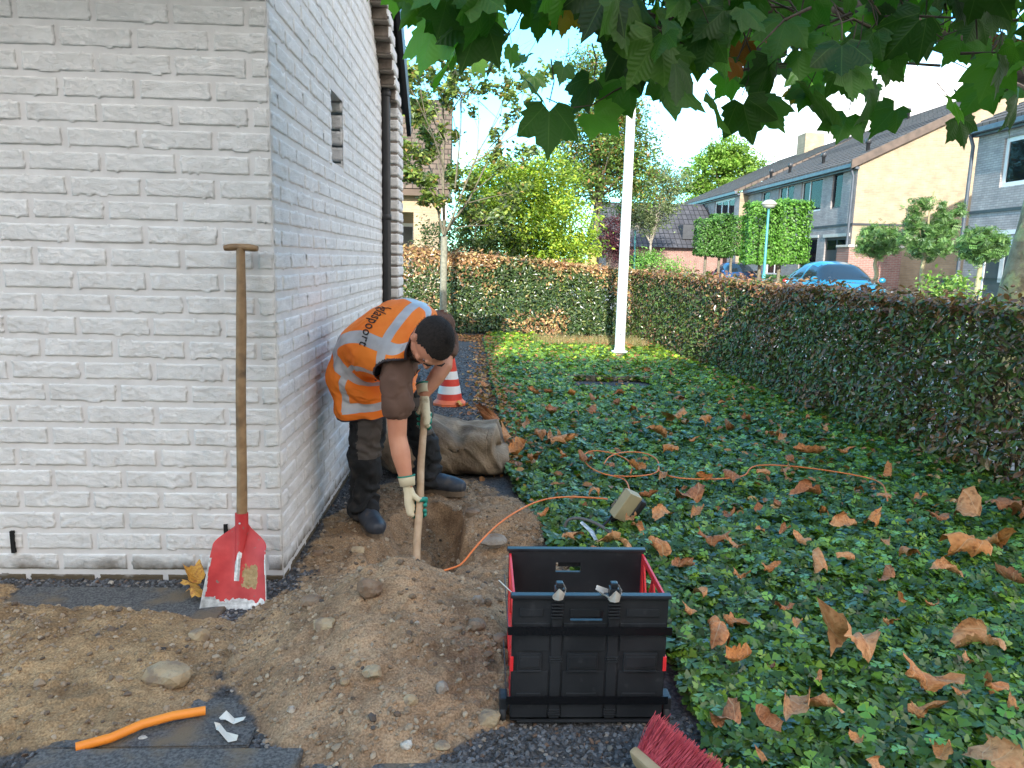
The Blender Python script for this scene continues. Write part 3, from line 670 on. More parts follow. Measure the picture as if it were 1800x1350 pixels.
M_dry2 = veins(mat('dry_leaf_yellow', (.60, .30, .05), (.70, .40, .08), 18, .6, bump=(60, .35, .004), spec=.35, c3=(.42, .17, .05), sc3=8, t3=(.52, .66)), (.35, .16, .05), .6)
M_bark = mat('bark', (.13, .11, .08), (.24, .21, .15), 18, .9, bump=(40, .8, .01))
M_twig = mat('twig', (.06, .045, .03), (.11, .085, .06), 18, .9)

# ground cover
def inpoly(x, y, poly):
    c = np.zeros(len(x), bool); n = len(poly)
    for i in range(n):
        x0, y0 = poly[i]; x1, y1 = poly[i-1]
        c ^= ((y0 > y) != (y1 > y)) & (x < (x1-x0)*(y-y0)/(y1-y0+1e-12)+x0)
    return c
GC = [(.66, 1.15), (.62, 1.75), (.60, 2.25), (.52, 2.6), (.40, 2.95), (.30, 3.3), (.24, 3.7), (.16, 4.3), (.16, 6), (.10, 8), (.04, 11.7), (.1, 12.6), (2.6, 12.6), (3.35, 4.2), (3.5, 1.0)]
CRATE_BOX = (.05, .57, 1.84, 2.26)
def gc_h(x, y): return .055+.035*fbm(x*2.2, y*2.2, 0, 3, 71)+.02*fbm(x*7, y*7, 0, 2, 72)
def ground_cover():
    wedge = [(0, 0, 0)]
    for k in range(7):
        a = R_(-45+15*k); r = (1.0, .98, .84, .98, .84, .98, 1.0)[k]*(.80+.20*math.cos(a*1.3))
        wedge.append((r*math.cos(a), r*math.sin(a), .10*abs(math.sin(a*1.4))-.16*r**3))
    wedge = np.array(wedge); fc = np.array([(0, i, i+1) for i in range(1, 7)])
    T, Fc = [], []
    for j, ang in enumerate((0, 118, -118)):
        c, s = math.cos(R_(ang)), math.sin(R_(ang)); M = np.array([[c, s, 0], [-s, c, 0], [0, 0, 1]])
        T.append(wedge @ M); Fc.append(fc+8*j)
    T = np.concatenate(T); Fc = np.concatenate(Fc)
    X, Y = [], []
    for n, x0, x1, y0, y1 in ((36000, .15, 3.4, 1.1, 3.3), (34000, .1, 3.4, 3.3, 5.6), (21000, 0, 3.3, 5.6, 8.6), (15000, 0, 3.2, 8.6, 12.6)):
        x, y = samp(n, x0, x1, y0, y1); X.append(x); Y.append(y)
    X = np.concatenate(X); Y = np.concatenate(Y)
    k = inpoly(X+.03*fbm(X*8, Y*8, 0, 2, 4), Y, GC)
    k &= ~((X > CRATE_BOX[0]) & (X < CRATE_BOX[1]) & (Y > CRATE_BOX[2]) & (Y < CRATE_BOX[3]))
    k &= ~((X > .95) & (X < 1.80) & (Y > 7.35+.12*fbm(X*4, X, 0, 2, 5)) & (Y < 7.85+.12*fbm(X*4, X, 3, 2, 5)))
    k &= ~((np.hypot(X-1.86, Y-9.81) < .09))
    k &= ~((Y > 11.2+.5*fbm(X*2, Y*2, 0, 2, 8)) & (X > .9))
    X, Y = X[k], Y[k]; N = len(X)
    z = gc_h(X, Y)*(.35+.75*rng.random(N)) + .0
    lo = rng.random(N) < .22; z = np.where(lo, z*.5, z)
    base = np.where((Y < 4.7) & (X < .8), 0, .004)
    nr = np.stack([.5*rng.standard_normal(N), .42*rng.standard_normal(N)-.10, np.ones(N)], 1)
    S = (.018+.018*rng.random(N)**1.5)*np.where(Y > 5.6, 1.12, 1)*np.where(Y > 8.6, 1.15, 1)
    C = palette(N, [(.066, .135, .020), (.046, .098, .018), (.10, .19, .022), (.19, .32, .03), (.25, .38, .04)], [5, 4, 3.5, 1.8, .6], .25)*(1+.35*fbm(X*1.6, Y*1.6, 0, 3, 91))[:, None]
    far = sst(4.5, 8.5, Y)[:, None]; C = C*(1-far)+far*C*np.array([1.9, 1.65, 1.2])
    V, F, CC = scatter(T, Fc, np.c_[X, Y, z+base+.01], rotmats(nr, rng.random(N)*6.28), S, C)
    # young light shoots standing above
    n = 700; x, y = samp(n, .5, 3.3, 1.2, 6); k = inpoly(x, y, GC) & ~((x < .6) & (y < 2.3)); x, y = x[k], y[k]; n = len(x)
    V2, F2, C2 = scatter(T, Fc, np.c_[x, y, gc_h(x, y)+.035+.03*rng.random(n)], rotmats(np.c_[.3*rng.standard_normal((n, 2)), np.ones(n)], rng.random(n)*6.28), .018+.007*rng.random(n), palette(n, [(.13, .30, .05), (.18, .36, .06)], [1, 1], .15))
    F2 = F2+len(V)
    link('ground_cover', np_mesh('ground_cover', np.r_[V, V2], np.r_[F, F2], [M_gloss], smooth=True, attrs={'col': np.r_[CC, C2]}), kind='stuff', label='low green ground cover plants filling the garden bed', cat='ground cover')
ground_cover()
# dry grass along the back hedge, litter
def blades(n, x0, x1, y0, y1, h, cols, name, label, cat):
    x, y = samp(n, x0, x1, y0, y1); T = np.array([(-.02, 0, 0), (.02, 0, 0), (.012, .0, .55), (.05, .0, 1.0)]); F = np.array([(0, 1, 2), (0, 2, 3)])
    M = rotmats(np.c_[.35*rng.standard_normal((n, 2)), np.ones(n)], rng.random(n)*6.28)
    V, Fc, C = scatter(T*[3, 1, 1], F, np.c_[x, y, np.full(n, .004)], M, h*(.5+.6*rng.random(n)), palette(n, cols, [1]*len(cols), .2))
    link(name, np_mesh(name, V, Fc, [M_leaf], attrs={'col': C}), kind='stuff', label=label, cat=cat)
blades(5000, .8, 2.6, 11.1, 12.2, .14, [(.45, .33, .17), (.36, .28, .12), (.14, .20, .05)], 'dry_grass', 'strip of dry straw coloured grass along the back hedge', 'dry grass')
x = np.concatenate([rng.uniform(-1.4, .15, 900), rng.normal(.05, .10, 900), rng.uniform(.0, 3.2, 1500), rng.normal(.13, .08, 400)]); y = np.concatenate([rng.uniform(11.6, 12.6, 900), rng.uniform(6, 12, 900), rng.uniform(3.5, 12, 1500), rng.uniform(4.3, 7, 400)])
n = len(x); zz = np.where(inpoly(x, y, GC), gc_h(x, y)+.02, .012)
V, F, C = scatter(OV_V*[1, 1.3, 1.5], OV_F, np.c_[x, y, zz], rotmats(np.c_[.5*rng.standard_normal((n, 2)), np.ones(n)], rng.random(n)*6.28), .035+.03*rng.random(n), palette(n, [(.42, .19, .07), (.34, .14, .06), (.52, .30, .11)], [3, 2, 1], .2))
link('leaf_litter', np_mesh('leaf_litter', V, F, [M_leaf], attrs={'col': C}), kind='stuff', label='small fallen brown beech leaves at the path edge and under the hedges', cat='leaf litter')
g = MB(); g.add([(.93, 7.33, .012), (1.83, 7.33, .012), (1.85, 7.9, .012), (.9, 7.9, .012)], [(0, 1, 2, 3)])
g.build('bare_patch', M_path, kind='structure')
g = MB(); 
for i in range(9): g.box((.99+.1*i, 7.90+.02*math.sin(i*2), .045), (.105, .03, .055+.01*math.sin(i)), (0, 0, .08*math.sin(i*3)), 0, .006)
g.build('edging', M_bark, label='low rotten wooden edging at the bare patch in the ground cover', cat='edging')
# steel/stone edging between path and bed
g = MB(); pp = [(.20, 4.3), (.19, 6), (.12, 8), (.05, 11.0), (.0, 11.9)]
for (xa, ya), (xb, yb) in zip(pp, pp[1:]): g.box(((xa+xb)/2, (ya+yb)/2, .02), (.02, math.hypot(xb-xa, yb-ya), .06), (0, 0, -math.atan2(xb-xa, yb-ya)))
g.build('path_edging', M_slab, label='thin dark edging board between gravel path and ground cover', cat='edging')

# hedges ------------------------------------------------------------
def hedge(a, b, thick, ha, hb, n, size, cols, wts, topcols, label, sparse=None, brownf=.12, twigs=260, side=None):
    root = empty('beech_hedge', (a[0], a[1], 0), label, 'hedge')
    a = np.array(a, float); b = np.array(b, float); Ld = np.linalg.norm(b-a); d = (b-a)/Ld; nd = np.array([d[1], -d[0]])
    t = rng.random(n); H = ha+(hb-ha)*t
    kind = rng.random(n)
    v = rng.random(n)**.9
    face = np.where(kind < .50, -1, np.where(kind < .72, 1, 0))
    dep = np.abs(rng.normal(0, .055, n))
    off = np.where(face == -1, -thick/2+dep, np.where(face == 1, thick/2-dep, rng.uniform(-thick/2, thick/2, n)))
    top = kind > .80; inner = (face == 0) & ~top
    z = np.where(top, H-np.abs(rng.normal(0, .05, n)), v*H)
    wob = .05*fbm(t*Ld*2.2, z*2.5, off*2, 3, 5); off = off+np.where(face != 0, wob, 0)
    z = z+np.where(top, .03*fbm(t*Ld*4, off*4, 0, 3, 6)+.05*np.abs(rng.standard_normal(n))*(rng.random(n) < .2), 0)
    P = np.stack([a[0]+d[0]*t*Ld+nd[0]*off, a[1]+d[1]*t*Ld+nd[1]*off, z+.02], 1)
    nn_ = np.stack([nd[0]*np.sign(off), nd[1]*np.sign(off), np.full(n, .55)], 1); nn_[top] = [0, 0, 1]
    nn_ = nn_+.55*rng.standard_normal((n, 3))
    keep = rng.random(n) < (sparse(t, z/H) if sparse else 1)
    C = palette(n, cols, wts, .2)
    tb = sst(.80, 1.0, z/H+.10*fbm(t*Ld*3, z*3, 0, 2, 9)) ; mask = rng.random(n) < tb*.62+brownf*sst(-.1, .5, fbm(t*Ld*1.3, z*1.5, 0, 3, 12))*2
    C[mask] = palette(int(mask.sum()), topcols, [1]*len(topcols), .2)
    P, nn_, C = P[keep], nn_[keep], C[keep]; n = len(P)
    V, F, CC = scatter(OV_V, OV_F, P, rotmats(nn_, rng.random(n)*6.28), size*(.7+.6*rng.random(n)), C)
    link('foliage', np_mesh('hedge_foliage', V, F, [M_gloss], smooth=False, attrs={'col': CC}), root)
    g = MB()
    for i in range(twigs):
        tt = (i+rng.random())/twigs; p = a+d*tt*Ld+nd*rng.normal(0, thick*.12); h = ha+(hb-ha)*tt
        q = [Vector((p[0], p[1], -.03))]; k = 5
        for j in range(1, k+1): q.append(Vector((p[0]+rng.normal(0, .035*j), p[1]+rng.normal(0, .035*j), h*.93*j/k)))
        g.tube(q, [.013, .011, .009, .007, .004, .002], 5, cap=False)
        for j in range(5):
            s = q[1+j % 4]; e = s+Vector((rng.normal(0, .15), rng.normal(0, .15), rng.uniform(0, .22)))
            g.tube([s, (s+e)/2+Vector((rng.normal(0, .02), 0, .02)), e], [.004, .003, .0015], 4, cap=False)
    g.build('stems', M_twig, root)
    return root
GRN = [(.028, .060, .026), (.040, .075, .035), (.020, .042, .024), (.075, .10, .03)]
BRN = [(.32, .155, .07), (.24, .115, .06), (.36, .22, .11), (.17, .085, .05)]
hedge((3.36, 2.6), (2.80, 12.9), .50, 1.06, 1.13, 50000, .058, [(.095, .155, .034), (.125, .185, .042), (.065, .10, .028), (.17, .14, .05), (.15, .10, .06), (.19, .14, .08)], [4, 4, 3, 1, 1.8, .8], BRN,
      'long waist-high beech hedge with dark glossy leaves between the garden and the street', sparse=lambda t, v: 1-.62*sst(.30, .02, t)*sst(.98, .55, v)*sst(1.2, .2, np.abs(v-.35)*1.2)+.0, brownf=.16, twigs=230)
hedge((2.75, 12.95), (-3.4, 13.35), .55, 1.14, 1.62, 30000, .064, [(.06, .11, .03), (.042, .08, .028), (.12, .15, .04), (.03, .055, .022)], [4, 3, 2, 2], [(.36, .20, .09), (.28, .15, .08), (.46, .34, .15)],
      'beech hedge across the back of the garden, green with many yellow brown leaves', brownf=.42, twigs=120)

# generic trees -------------------------------------------------------
def tree(name, base, th, tr, blobs, n, size, cols, wts, label, cat='tree', clumps=90, spread=.30, limbs=14, bark=None, tmpl=(OV_V, OV_F), group=None, lean=(0, 0), fork=None, lmat=None, twig=0, seed=1, surf=.35, droop=0, rmin=.012):
    global rng
    keep = rng; rng = np.random.default_rng(seed*131+9)
    root = empty(name, base, label, cat, group); base = Vector(base)
    top = base+Vector((lean[0], lean[1], th)); bark = bark or M_bark
    vols = np.array([b[1][0]*b[1][1]*b[1][2] for b in blobs])**.8
    bi = rng.choice(len(blobs), clumps, p=vols/vols.sum())
    dr = rng.standard_normal((clumps, 3)); dr /= np.linalg.norm(dr, axis=1, keepdims=True)
    rad = rng.random(clumps)**surf
    cc = np.array([b[0] for b in blobs], float)[bi]; rr = np.array([b[1] for b in blobs], float)[bi]
    K = cc+dr*rad[:, None]*rr*(.92)
    g = MB(); k = 6; tp = [base.lerp(top, i/k)+Vector((rng.normal(0, tr*.25), rng.normal(0, tr*.25), 0))*(0 < i < k) for i in range(k+1)]
    tp[0].z -= .05
    g.tube(tp, [tr*(1.25-.05*0 if i == 0 else 1-.45*i/k) for i in range(k+1)], 10, cap=False); g.build('trunk', bark, root)
    g = MB(); apex = Vector(K[np.argmax(K[:, 2])])
    g.tube([top, top.lerp(apex, .5)+Vector((rng.normal(0, .1), 0, 0)), apex], [tr*.55, tr*.33, rmin*.6], 7, cap=False)
    for i in range(limbs):
        kk = Vector(K[rng.integers(clumps)]); f = rng.uniform(.0, .55); s = top.lerp(apex, f*.7) if rng.random() < .6 else top
        m = s.lerp(kk, .5)+Vector((0, 0, .12*(kk-s).length)); 
        r0 = max(rmin, tr*.40*(1-f)); g.tube([s, s.lerp(m, .5)+Vector((0, 0, .02)), m, kk], [r0, r0*.75, r0*.5, rmin*.35], 6, cap=False)
        for j in range(twig):
            e = m.lerp(kk, rng.random())+Vector(rng.normal(0, .22, 3)); s2 = m.lerp(kk, rng.random()*.6); g.tube([s2, (s2+e)/2+Vector((0, 0, .04)), e], [rmin*.4, rmin*.25, rmin*.12], 4, cap=False)
    g.build('branches', bark, root)
    ki = rng.integers(clumps, size=n); P = K[ki]+spread*rng.standard_normal((n, 3))*np.array([1, 1, .75])*(.5+.8*rng.random((clumps, 1)))[ki]
    if droop: P[:, 2] -= droop*rng.random(n)
    C = palette(n, cols, wts, .2)*(.75+.5*rng.random((clumps, 1)))[ki]
    nr = np.c_[.9*rng.standard_normal((n, 2)), .5+rng.random(n)]
    V, F, CC = scatter(tmpl[0], tmpl[1], P, rotmats(nr, rng.random(n)*6.28), size*(.6+.8*rng.random(n)), C)
    link('crown', np_mesh('crown', V, F, [lmat or M_leaf], attrs={'col': CC}), root)
    rng = keep
    return root
YG = [(.30, .42, .035), (.20, .33, .035), (.42, .48, .06), (.12, .22, .03)]
MG = [(.10, .19, .035), (.07, .14, .03), (.17, .25, .05), (.26, .20, .06)]
DG = [(.035, .075, .02), (.055, .10, .025), (.12, .16, .05), (.20, .22, .10)]
bx = lambda px, py, Y: tuple(At(px, py, Y))
# thin young tree in front of the back hedge
def young_tree():
    Y = 11.9; b = At(780, 590, Y); root = empty('young_tree', (b[0], Y, 0), 'slim young tree with sparse yellow green leaves in front of the back hedge', 'tree')
    P3 = lambda px, py, dy=0: Vector(At(px, py, Y+dy))
    g = MB(); g.tube([Vector((b[0], Y, -.02)), P3(779, 520), P3(781, 415)], [.062, .055, .055], 10, cap=False); g.build('trunk', mat('pale_bark', (.17, .17, .13), (.28, .28, .22), 30, .9, bump=(60, .5, .006)), root)
    g = MB(); tips = []
    def br(p0, p1, r0, dep):
        L_ = (p1-p0).length; m = p0.lerp(p1, .5)+Vector((rng.normal(0, .06), rng.normal(0, .05), .04*L_))*L_*.8
        g.tube([p0, m, p1], [r0, r0*.7, r0*.35], 5, cap=False)
        if dep == 0: tips.append((m, p1)); return
        for k in range(4 if dep > 1 else 3):
            s = m.lerp(p1, rng.uniform(-.4, 1)) if k else p1
            d = (p1-p0).normalized()+Vector((rng.normal(0, .55), rng.normal(0, .55), rng.normal(.12, .35)))
            br(s, s+d.normalized()*L_*rng.uniform(.45, .75), r0*.42, dep-1)
    for a, c, r0 in (((781, 415), (780, 250), .040), ((780, 250), (790, 120), .025), ((779, 412), (740, 330), .030), ((740, 330), (715, 300), .018), ((783, 408), (850, 300), .028), ((782, 412), (808, 350), .03), ((808, 350), (880, 200), .022), ((800, 330), (812, 170), .022), ((782, 300), (735, 180), .02), ((786, 250), (730, 120), .016), ((790, 200), (860, 120), .016), ((830, 290), (915, 230), .016), ((775, 350), (725, 250), .02), ((785, 405), (865, 395), .015), ((860, 260), (925, 175), .014)):
        br(P3(*a, rng.normal(0, .15)), P3(*c, rng.normal(0, .35)), r0*.8, 2)
    g.build('branches', mat('olive_twig', (.12, .11, .08), (.22, .20, .14), 18, .9), root)
    n = 15000; ii = rng.integers(len(tips), size=n); t = rng.random(n)
    A = np.array([tips[i][0] for i in ii]); Bq = np.array([tips[i][1] for i in ii]); P = A+(Bq-A)*t[:, None]+rng.normal(0, .045, (n, 3))-[0, 0, .02]
    k = P[:, 2] < 4.35-.3*rng.random(n); k &= rng.random(n) < np.where(P[:, 0] < -.45, 1, .45); P = P[k]; n = len(P)
    C = palette(n, [(.17, .26, .05), (.24, .30, .07), (.11, .18, .06), (.38, .26, .10), (.10, .14, .08)], [4, 3, 3, 1, 2], .2)
    V, F, CC = scatter(SM_V*[1, 1.25, 1], SM_F, P, rotmats(np.c_[.8*rng.standard_normal((n, 2)), np.ones(n)], rng.random(n)*6.28), .075+.04*rng.random(n), C)
    link('crown', np_mesh('crown', V, F, [M_leaf], attrs={'col': CC}), root)
young_tree()
tree('shrub', (.9, 15.2, 0), 1.2, .06, [((.5, 15.2, 2.1), (1.3, 1.0, 1.15)), ((1.35, 15.4, 1.8), (1.1, .9, 1.1)), ((.15, 15.3, 2.7), (.8, .8, .75)), ((1.1, 15.4, 2.9), (.8, .7, .7)), ((1.9, 15.4, 1.4), (.6, .6, .8))], 34000, .075, YG, [4, 4, 2, 2], 'large yellow green shrub rising behind the back hedge', 'shrub', clumps=420, spread=.16, seed=3, surf=.3, droop=.06)
tree('variegated_shrub', (-.25, 14.5, 0), .8, .05, [((-.3, 14.5, 1.6), (1.05, .7, 1.0)), ((.3, 14.5, 1.3), (.8, .6, .9))], 11000, .06, DG, [4, 3, 1.6, 1], 'dark variegated evergreen shrub just behind the hedge, below the yellow green one', 'shrub', clumps=180, spread=.12, seed=4)
tree('oak_tree', (4.55, 30, 0), 3.2, .17, [((4.4, 30, 5.2), (2.3, 1.8, 2.0)), ((4.9, 30, 7.2), (1.5, 1.3, 1.4)), ((4.0, 30, 8.6), (1.0, 1.0, 1.1)), ((6.0, 30, 4.7), (1.3, 1.1, 1.3)), ((5.6, 30.3, 6.3), (1.2, 1, .9))], 26000, .13, MG+[(.33, .16, .06)], [4, 3, 3, 1, .8], 'tall green oak touched with brown in the distance, left of the flagpole', clumps=300, spread=.30, limbs=34, seed=5, twig=2)
tree('birch_tree', (8.1, 36, 0), 2.2, .10, [((8.0, 36, 4.4), (1.6, 1.2, 1.5)), ((8.6, 36, 5.6), (.9, .9, .9)), ((7.2, 36, 3.5), (1.2, .9, .8)), ((9.2, 36, 4.6), (.9, .7, .9))], 11000, .12, [(.16, .21, .10), (.22, .26, .12), (.11, .16, .07)], [3, 2, 2], 'airy pale green tree in the distance, right of the flagpole', clumps=110, spread=.26, limbs=26, seed=6, twig=2, bark=mat('pale_branch', (.30, .27, .22), (.42, .38, .32), 10, .9))
tree('purple_plum_tree', (4.9, 29, 0), 1.0, .05, [((4.9, 29, 2.2), (.65, .6, .85)), ((5.2, 29, 1.7), (.5, .5, .5))], 3000, .10, [(.07, .02, .03), (.11, .035, .045), (.04, .015, .02)], [2, 2, 1], 'small dark purple leaved tree behind the hedge, left of the flagpole', clumps=60, spread=.16, seed=7)
tree('bush', (5.6, 24, 0), .5, .05, [((5.4, 24, 1.05), (.8, .6, .75)), ((6.2, 24, .9), (.6, .5, .65))], 5000, .07, [(.16, .33, .05), (.10, .24, .04), (.22, .40, .08)], [2, 2, 1], 'bright green bush above the hedge, right of the flagpole', 'bush', clumps=80, spread=.15, seed=8)
tree('maple_tree', (18.5, 58, 0), 6.5, .3, [((18.3, 58, 8.2), (3.2, 2.5, 2.6)), ((17.2, 58, 6.4), (2.4, 2, 2.0)), ((20.2, 58, 8.6), (2.0, 2, 1.6)), ((18.8, 58, 10), (1.6, 1.4, 1.2))], 16000, .24, [(.17, .32, .04), (.12, .24, .03), (.26, .40, .07)], [3, 3, 2], 'light green tree rising behind the roof ridge of the terraced houses', clumps=170, spread=.38, limbs=30, seed=9)
tree('yellow_conifer', (11.2, 60, 0), 2, .2, [((11.2, 60, 3.0), (2.0, 1.5, 2.2)), ((13, 60, 2.2), (1.5, 1.5, 1.6))], 5000, .2, YG, [2, 3, 1, 3], 'yellowish green shrub mass far down the street before the last roofs', 'shrub', clumps=70, spread=.3, seed=10)
g = MB(); b0 = At(1040, 470, 19); g.tube([(b0[0], 19, 0), (b0[0], 19, 1.25), (b0[0]+.01, 19, 1.72)], [.13, .12, .11], 10); g.build('tree_stump', mat('lichen_bark', (.42, .34, .10), (.55, .46, .16), 12, .9, bump=(30, .6, .01)), label='yellow lichen covered trunk stub behind the hedge, left of the flagpole', cat='tree stump')

# pleached block trees, ball trees
def block_tree(Y, pxc, wpx, pytop, pybot, trunkpx, label, n, cols, group, seed, name='pleached_tree', depth=.9):
    s = FPX/Y*.985; hz = 457+.0236*(pxc-850); X = At(pxc, 450, Y)[0]; W2 = wpx/s/2
    z1 = At(pxc, pytop, Y)[2]; z0 = At(pxc, pybot, Y)[2]; root = empty(name, (X, Y, 0), label, 'tree', group)
    r = np.random.default_rng(seed); u = r.uniform(-1, 1, (n, 3)); ax = r.integers(0, 3, n); sg = r.choice([-1, 1], n)
    sf = r.random(n) < .8; u[np.arange(n)[sf], ax[sf]] = (sg*(1-np.abs(r.normal(0, .06, n))))[sf]
    P = np.stack([X+u[:, 0]*W2, Y+u[:, 1]*depth/2, (z0+z1)/2+u[:, 2]*(z1-z0)/2], 1)+r.normal(0, .035, (n, 3))
    P += (.05*fbm(P[:, 0]*3, P[:, 1]*3, P[:, 2]*3, 3, seed))[:, None]*u
    C = palette(n, cols, [3, 3, 1.5], .2)
    V, F, CC = scatter(SM_V*[1, 1.3, 1], SM_F, P, rotmats(u*[1, 1, .7]+[0, 0, .5]+.5*r.standard_normal((n, 3)), r.random(n)*6.28), .085+.05*r.random(n), C)
    link('crown', np_mesh('crown', V, F, [M_leaf], attrs={'col': CC}), root)
    tx = At(trunkpx, 480, Y)[0]; g = MB(); g.tube([(tx, Y, .0), (tx+.01, Y, z0*.5), (tx, Y, z0+.5), (X, Y, z1-.4)], [.085, .07, .06, .02], 8)
    for k in range(8): g.tube([(tx, Y, z0+.2+k*.1), (X+r.uniform(-1, 1)*W2*.8, Y+r.uniform(-.3, .3), z0+.3+r.random()*(z1-z0-.5))], [.03, .008], 5)
    g.build('trunk', M_bark, root); return root
BG = [(.11, .28, .035), (.08, .21, .03), (.17, .36, .06)]
block_tree(27, 1336, 56, 358, 462, 1334, 'left one of the two box clipped trees by the teal lamp post', 6500, BG, 'tall box clipped street trees', 21)
block_tree(27.6, 1385, 56, 354, 461, 1368, 'right one of the two box clipped trees, just right of the teal lamp post', 6500, BG, 'tall box clipped street trees', 22)
for i, (px, w_, t, b, tp, lab) in enumerate(((1240, 36, 386, 448, 1238, 'leftmost of three low clipped trees before the far terrace'), (1264, 34, 378, 450, 1262, 'middle of three low clipped trees before the far terrace'), (1289, 36, 382, 447, 1283, 'right hand of three low clipped trees, next to the tall box clipped pair'))):
    block_tree(34+.3*i, px, w_, t, b, tp, lab, 3200, [(.08, .20, .035), (.06, .15, .03), (.12, .27, .055)], 'low clipped street trees', 30+i)
def pinnate():
    V, F = [], []
    for k in range(5):
        for s in (-1, 1):
            b = len(V); x = .15+.17*k; V += [(x, 0, 0), (x+.12, s*.16, .02), (x+.10, s*.34, -.05), (x-.02, s*.18, .02)]; F.append((b, b+1, b+2)); F.append((b, b+2, b+3))
    return np.array(V)-[.4, 0, 0], np.array(F)
PN = pinnate()
def ball_tree(Y, px, pyc, rpx, label, seed, n, shoots=()):
    s = FPX/Y; c = At(px, pyc, Y); rr = rpx/s
    blobs = [((c[0], Y, c[2]), (rr*.86, rr*.86, rr*.70))]
    for qx, qy, q in shoots: p = At(qx, qy, Y); blobs.append(((p[0], Y, p[2]), (q/s*.8, q/s*.8, q/s*1.3)))
    return tree('ball_tree', (c[0], Y, 0), c[2]-rr*.5, .085, blobs, n, .17, [(.13, .26, .07), (.09, .19, .05), (.20, .34, .11), (.15, .26, .13)], [3, 3, 1.5, 1.5], label, group='ball shaped street trees', clumps=120, spread=.07, limbs=16, tmpl=PN, seed=seed, surf=.3, bark=mat('lichen_trunk', (.30, .27, .16), (.42, .38, .22), 14, .9, bump=(40, .5, .01)))
ball_tree(21.5, 1544, 425, 45, 'leftmost and smallest of the three ball trees, beside the blue car', 41, 1500)
ball_tree(19.1, 1628, 425, 52, 'middle ball tree with tall loose shoots, before the tan gable', 42, 2200, [(1612, 375, 22), (1665, 395, 22), (1625, 360, 14), (1650, 375, 16), (1682, 370, 12)])
ball_tree(16.9, 1728, 430, 46, 'right hand ball tree before the grey terraced house', 43, 1700)

# ================================================================== the plane tree over the bed
def plane_leaf(seed=0, fine=False):
    """five lobed leaf, petiole at the origin, length 1 along +x; ring structure so that it can bend"""
    out = []
    key = [(-150, .34), (-128, .50), (-114, .70), (-104, .60), (-94, .74), (-82, .66), (-72, .78), (-62, .90), (-54, 1.06), (-46, .90), (-38, .84), (-30, .74), (-22, .86), (-15, .88), (-10, 1.0), (-6, 1.02), (0, 1.22)]
    key = key+[(-a, r) for a, r in key[:-1][::-1]]
    r_ = random.Random(seed)
    for a, r in key: a = R_(a*.92); q = r*(1+.10*(r_.random()-.5)); out.append((.22+.80*q*math.cos(a)*1.0, .80*q*math.sin(a)))
    out = np.array(out); n = len(out); c = np.array([.22, 0]); rings = [np.array([c])]
    for f in (.25, .5, .75, 1.0): rings.append(c+(out-c)*f)
    V = np.concatenate(rings); V = np.c_[V, np.zeros(len(V))]
    F3 = [(0, 1+i, 1+(i+1) % n) for i in range(n-1)]; F4 = []
    for k in (0, 1, 2):
        b = 1+k*n
        for i in range(n-1): F4.append((b+i, b+n+i, b+n+i+1, b+i+1))
    return V, np.array(F3), np.array(F4), n
def bend(V, droop, fold, wav, seed):
    V = V.copy(); x, y = V[:, 0], V[:, 1]; r2 = (x-.22)**2+y**2
    V[:, 2] = fold*np.abs(y)*.9-droop*(x*x*.35+y*y*.5)+wav*fbm(x*3+seed, y*3, seed*.7, 2, seed)*np.sqrt(r2)
    ang = np.arctan2(y, x-.22); V[:, 2] += .05*np.cos(ang*5)*np.sqrt(r2)*1.0
    return V
M_plane = veins(mat('plane_leaf', (1, 1, 1), attr='col', rough=.48, trans=.48, spec=.4), (.16, .30, .06), .45)
def vein_mat():
    return M_plane
proot = empty('plane_tree', (4.55, 6.0, 0), 'trained plane tree whose branches and big lobed leaves hang across the top of the view', 'tree')
M_pbark = mat('plane_bark', (.24, .18, .10), (.42, .33, .20), 9, .9, bump=(26, 1.0, .02), c3=(.50, .45, .20), sc3=6, t3=(.52, .6))
g = MB(); tp = [(4.44, 6.0, -.05), (4.44, 6, .5), (4.48, 6.0, 1.1), (4.58, 6.0, 1.7), (4.60, 5.95, 2.15), (4.5, 5.8, 2.45)]
g.tube(tp, [.24, .19, .165, .16, .17, .14], 20, cap=False)
me = g.mesh('trunk', M_pbark)
for v in me.vertices:
    k = float(fbm(v.co.x*6, v.co.y*6, v.co.z*4, 3, 8)); v.co.x += .02*k; v.co.y += .02*k
link('trunk', me, proot)
g = MB(); TW = []
def limb(pts, r0, r1, n=7):
    P = [Vector(p) for p in pts]; Q = []
    for i in range(len(P)-1):
        for j in range(4): Q.append(P[i].lerp(P[i+1], j/4)+Vector(rng.normal(0, .012, 3)))
    Q.append(P[-1]); k = len(Q); g.tube(Q, [r0+(r1-r0)*i/(k-1) for i in range(k)], 10, cap=True); TW.append(Q); return Q
A3 = lambda px, py, Y: tuple(At(px, py, Y))
main = [(4.55, 5.85, 2.35), (3.9, 4.9, 2.42), A3(1650, 60, 3.3), A3(1480, 40, 2.9), A3(1330, 15, 2.7)]
limb(main, .07, .025)
limb([A3(1800, 110, 3.4), A3(1760, 130, 3.2), A3(1715, 150, 3.1)], .03, .02)
limb([(4.4, 5.8, 2.4), A3(1830, 60, 4.0), A3(1780, 95, 3.6), A3(1740, 110, 3.3)], .06, .03)
limb([A3(1800, 165, 3.3), A3(1740, 130, 3.1), A3(1700, 165, 3.0)], .016, .012)
limb([(3.6, 4.6, 2.45), (2.6, 4.0, 2.5), A3(1340, -30, 3.0), A3(1205, 30, 2.4), A3(1060, 40, 2.25)], .05, .022)
limb([A3(1060, 40, 2.25), A3(1000, -20, 2.3), (-.0, 2.3, 2.5)], .022, .012)
limb([A3(1420, -20, 2.7), A3(1400, 30, 2.7), A3(1350, 90, 2.6)], .035, .02)
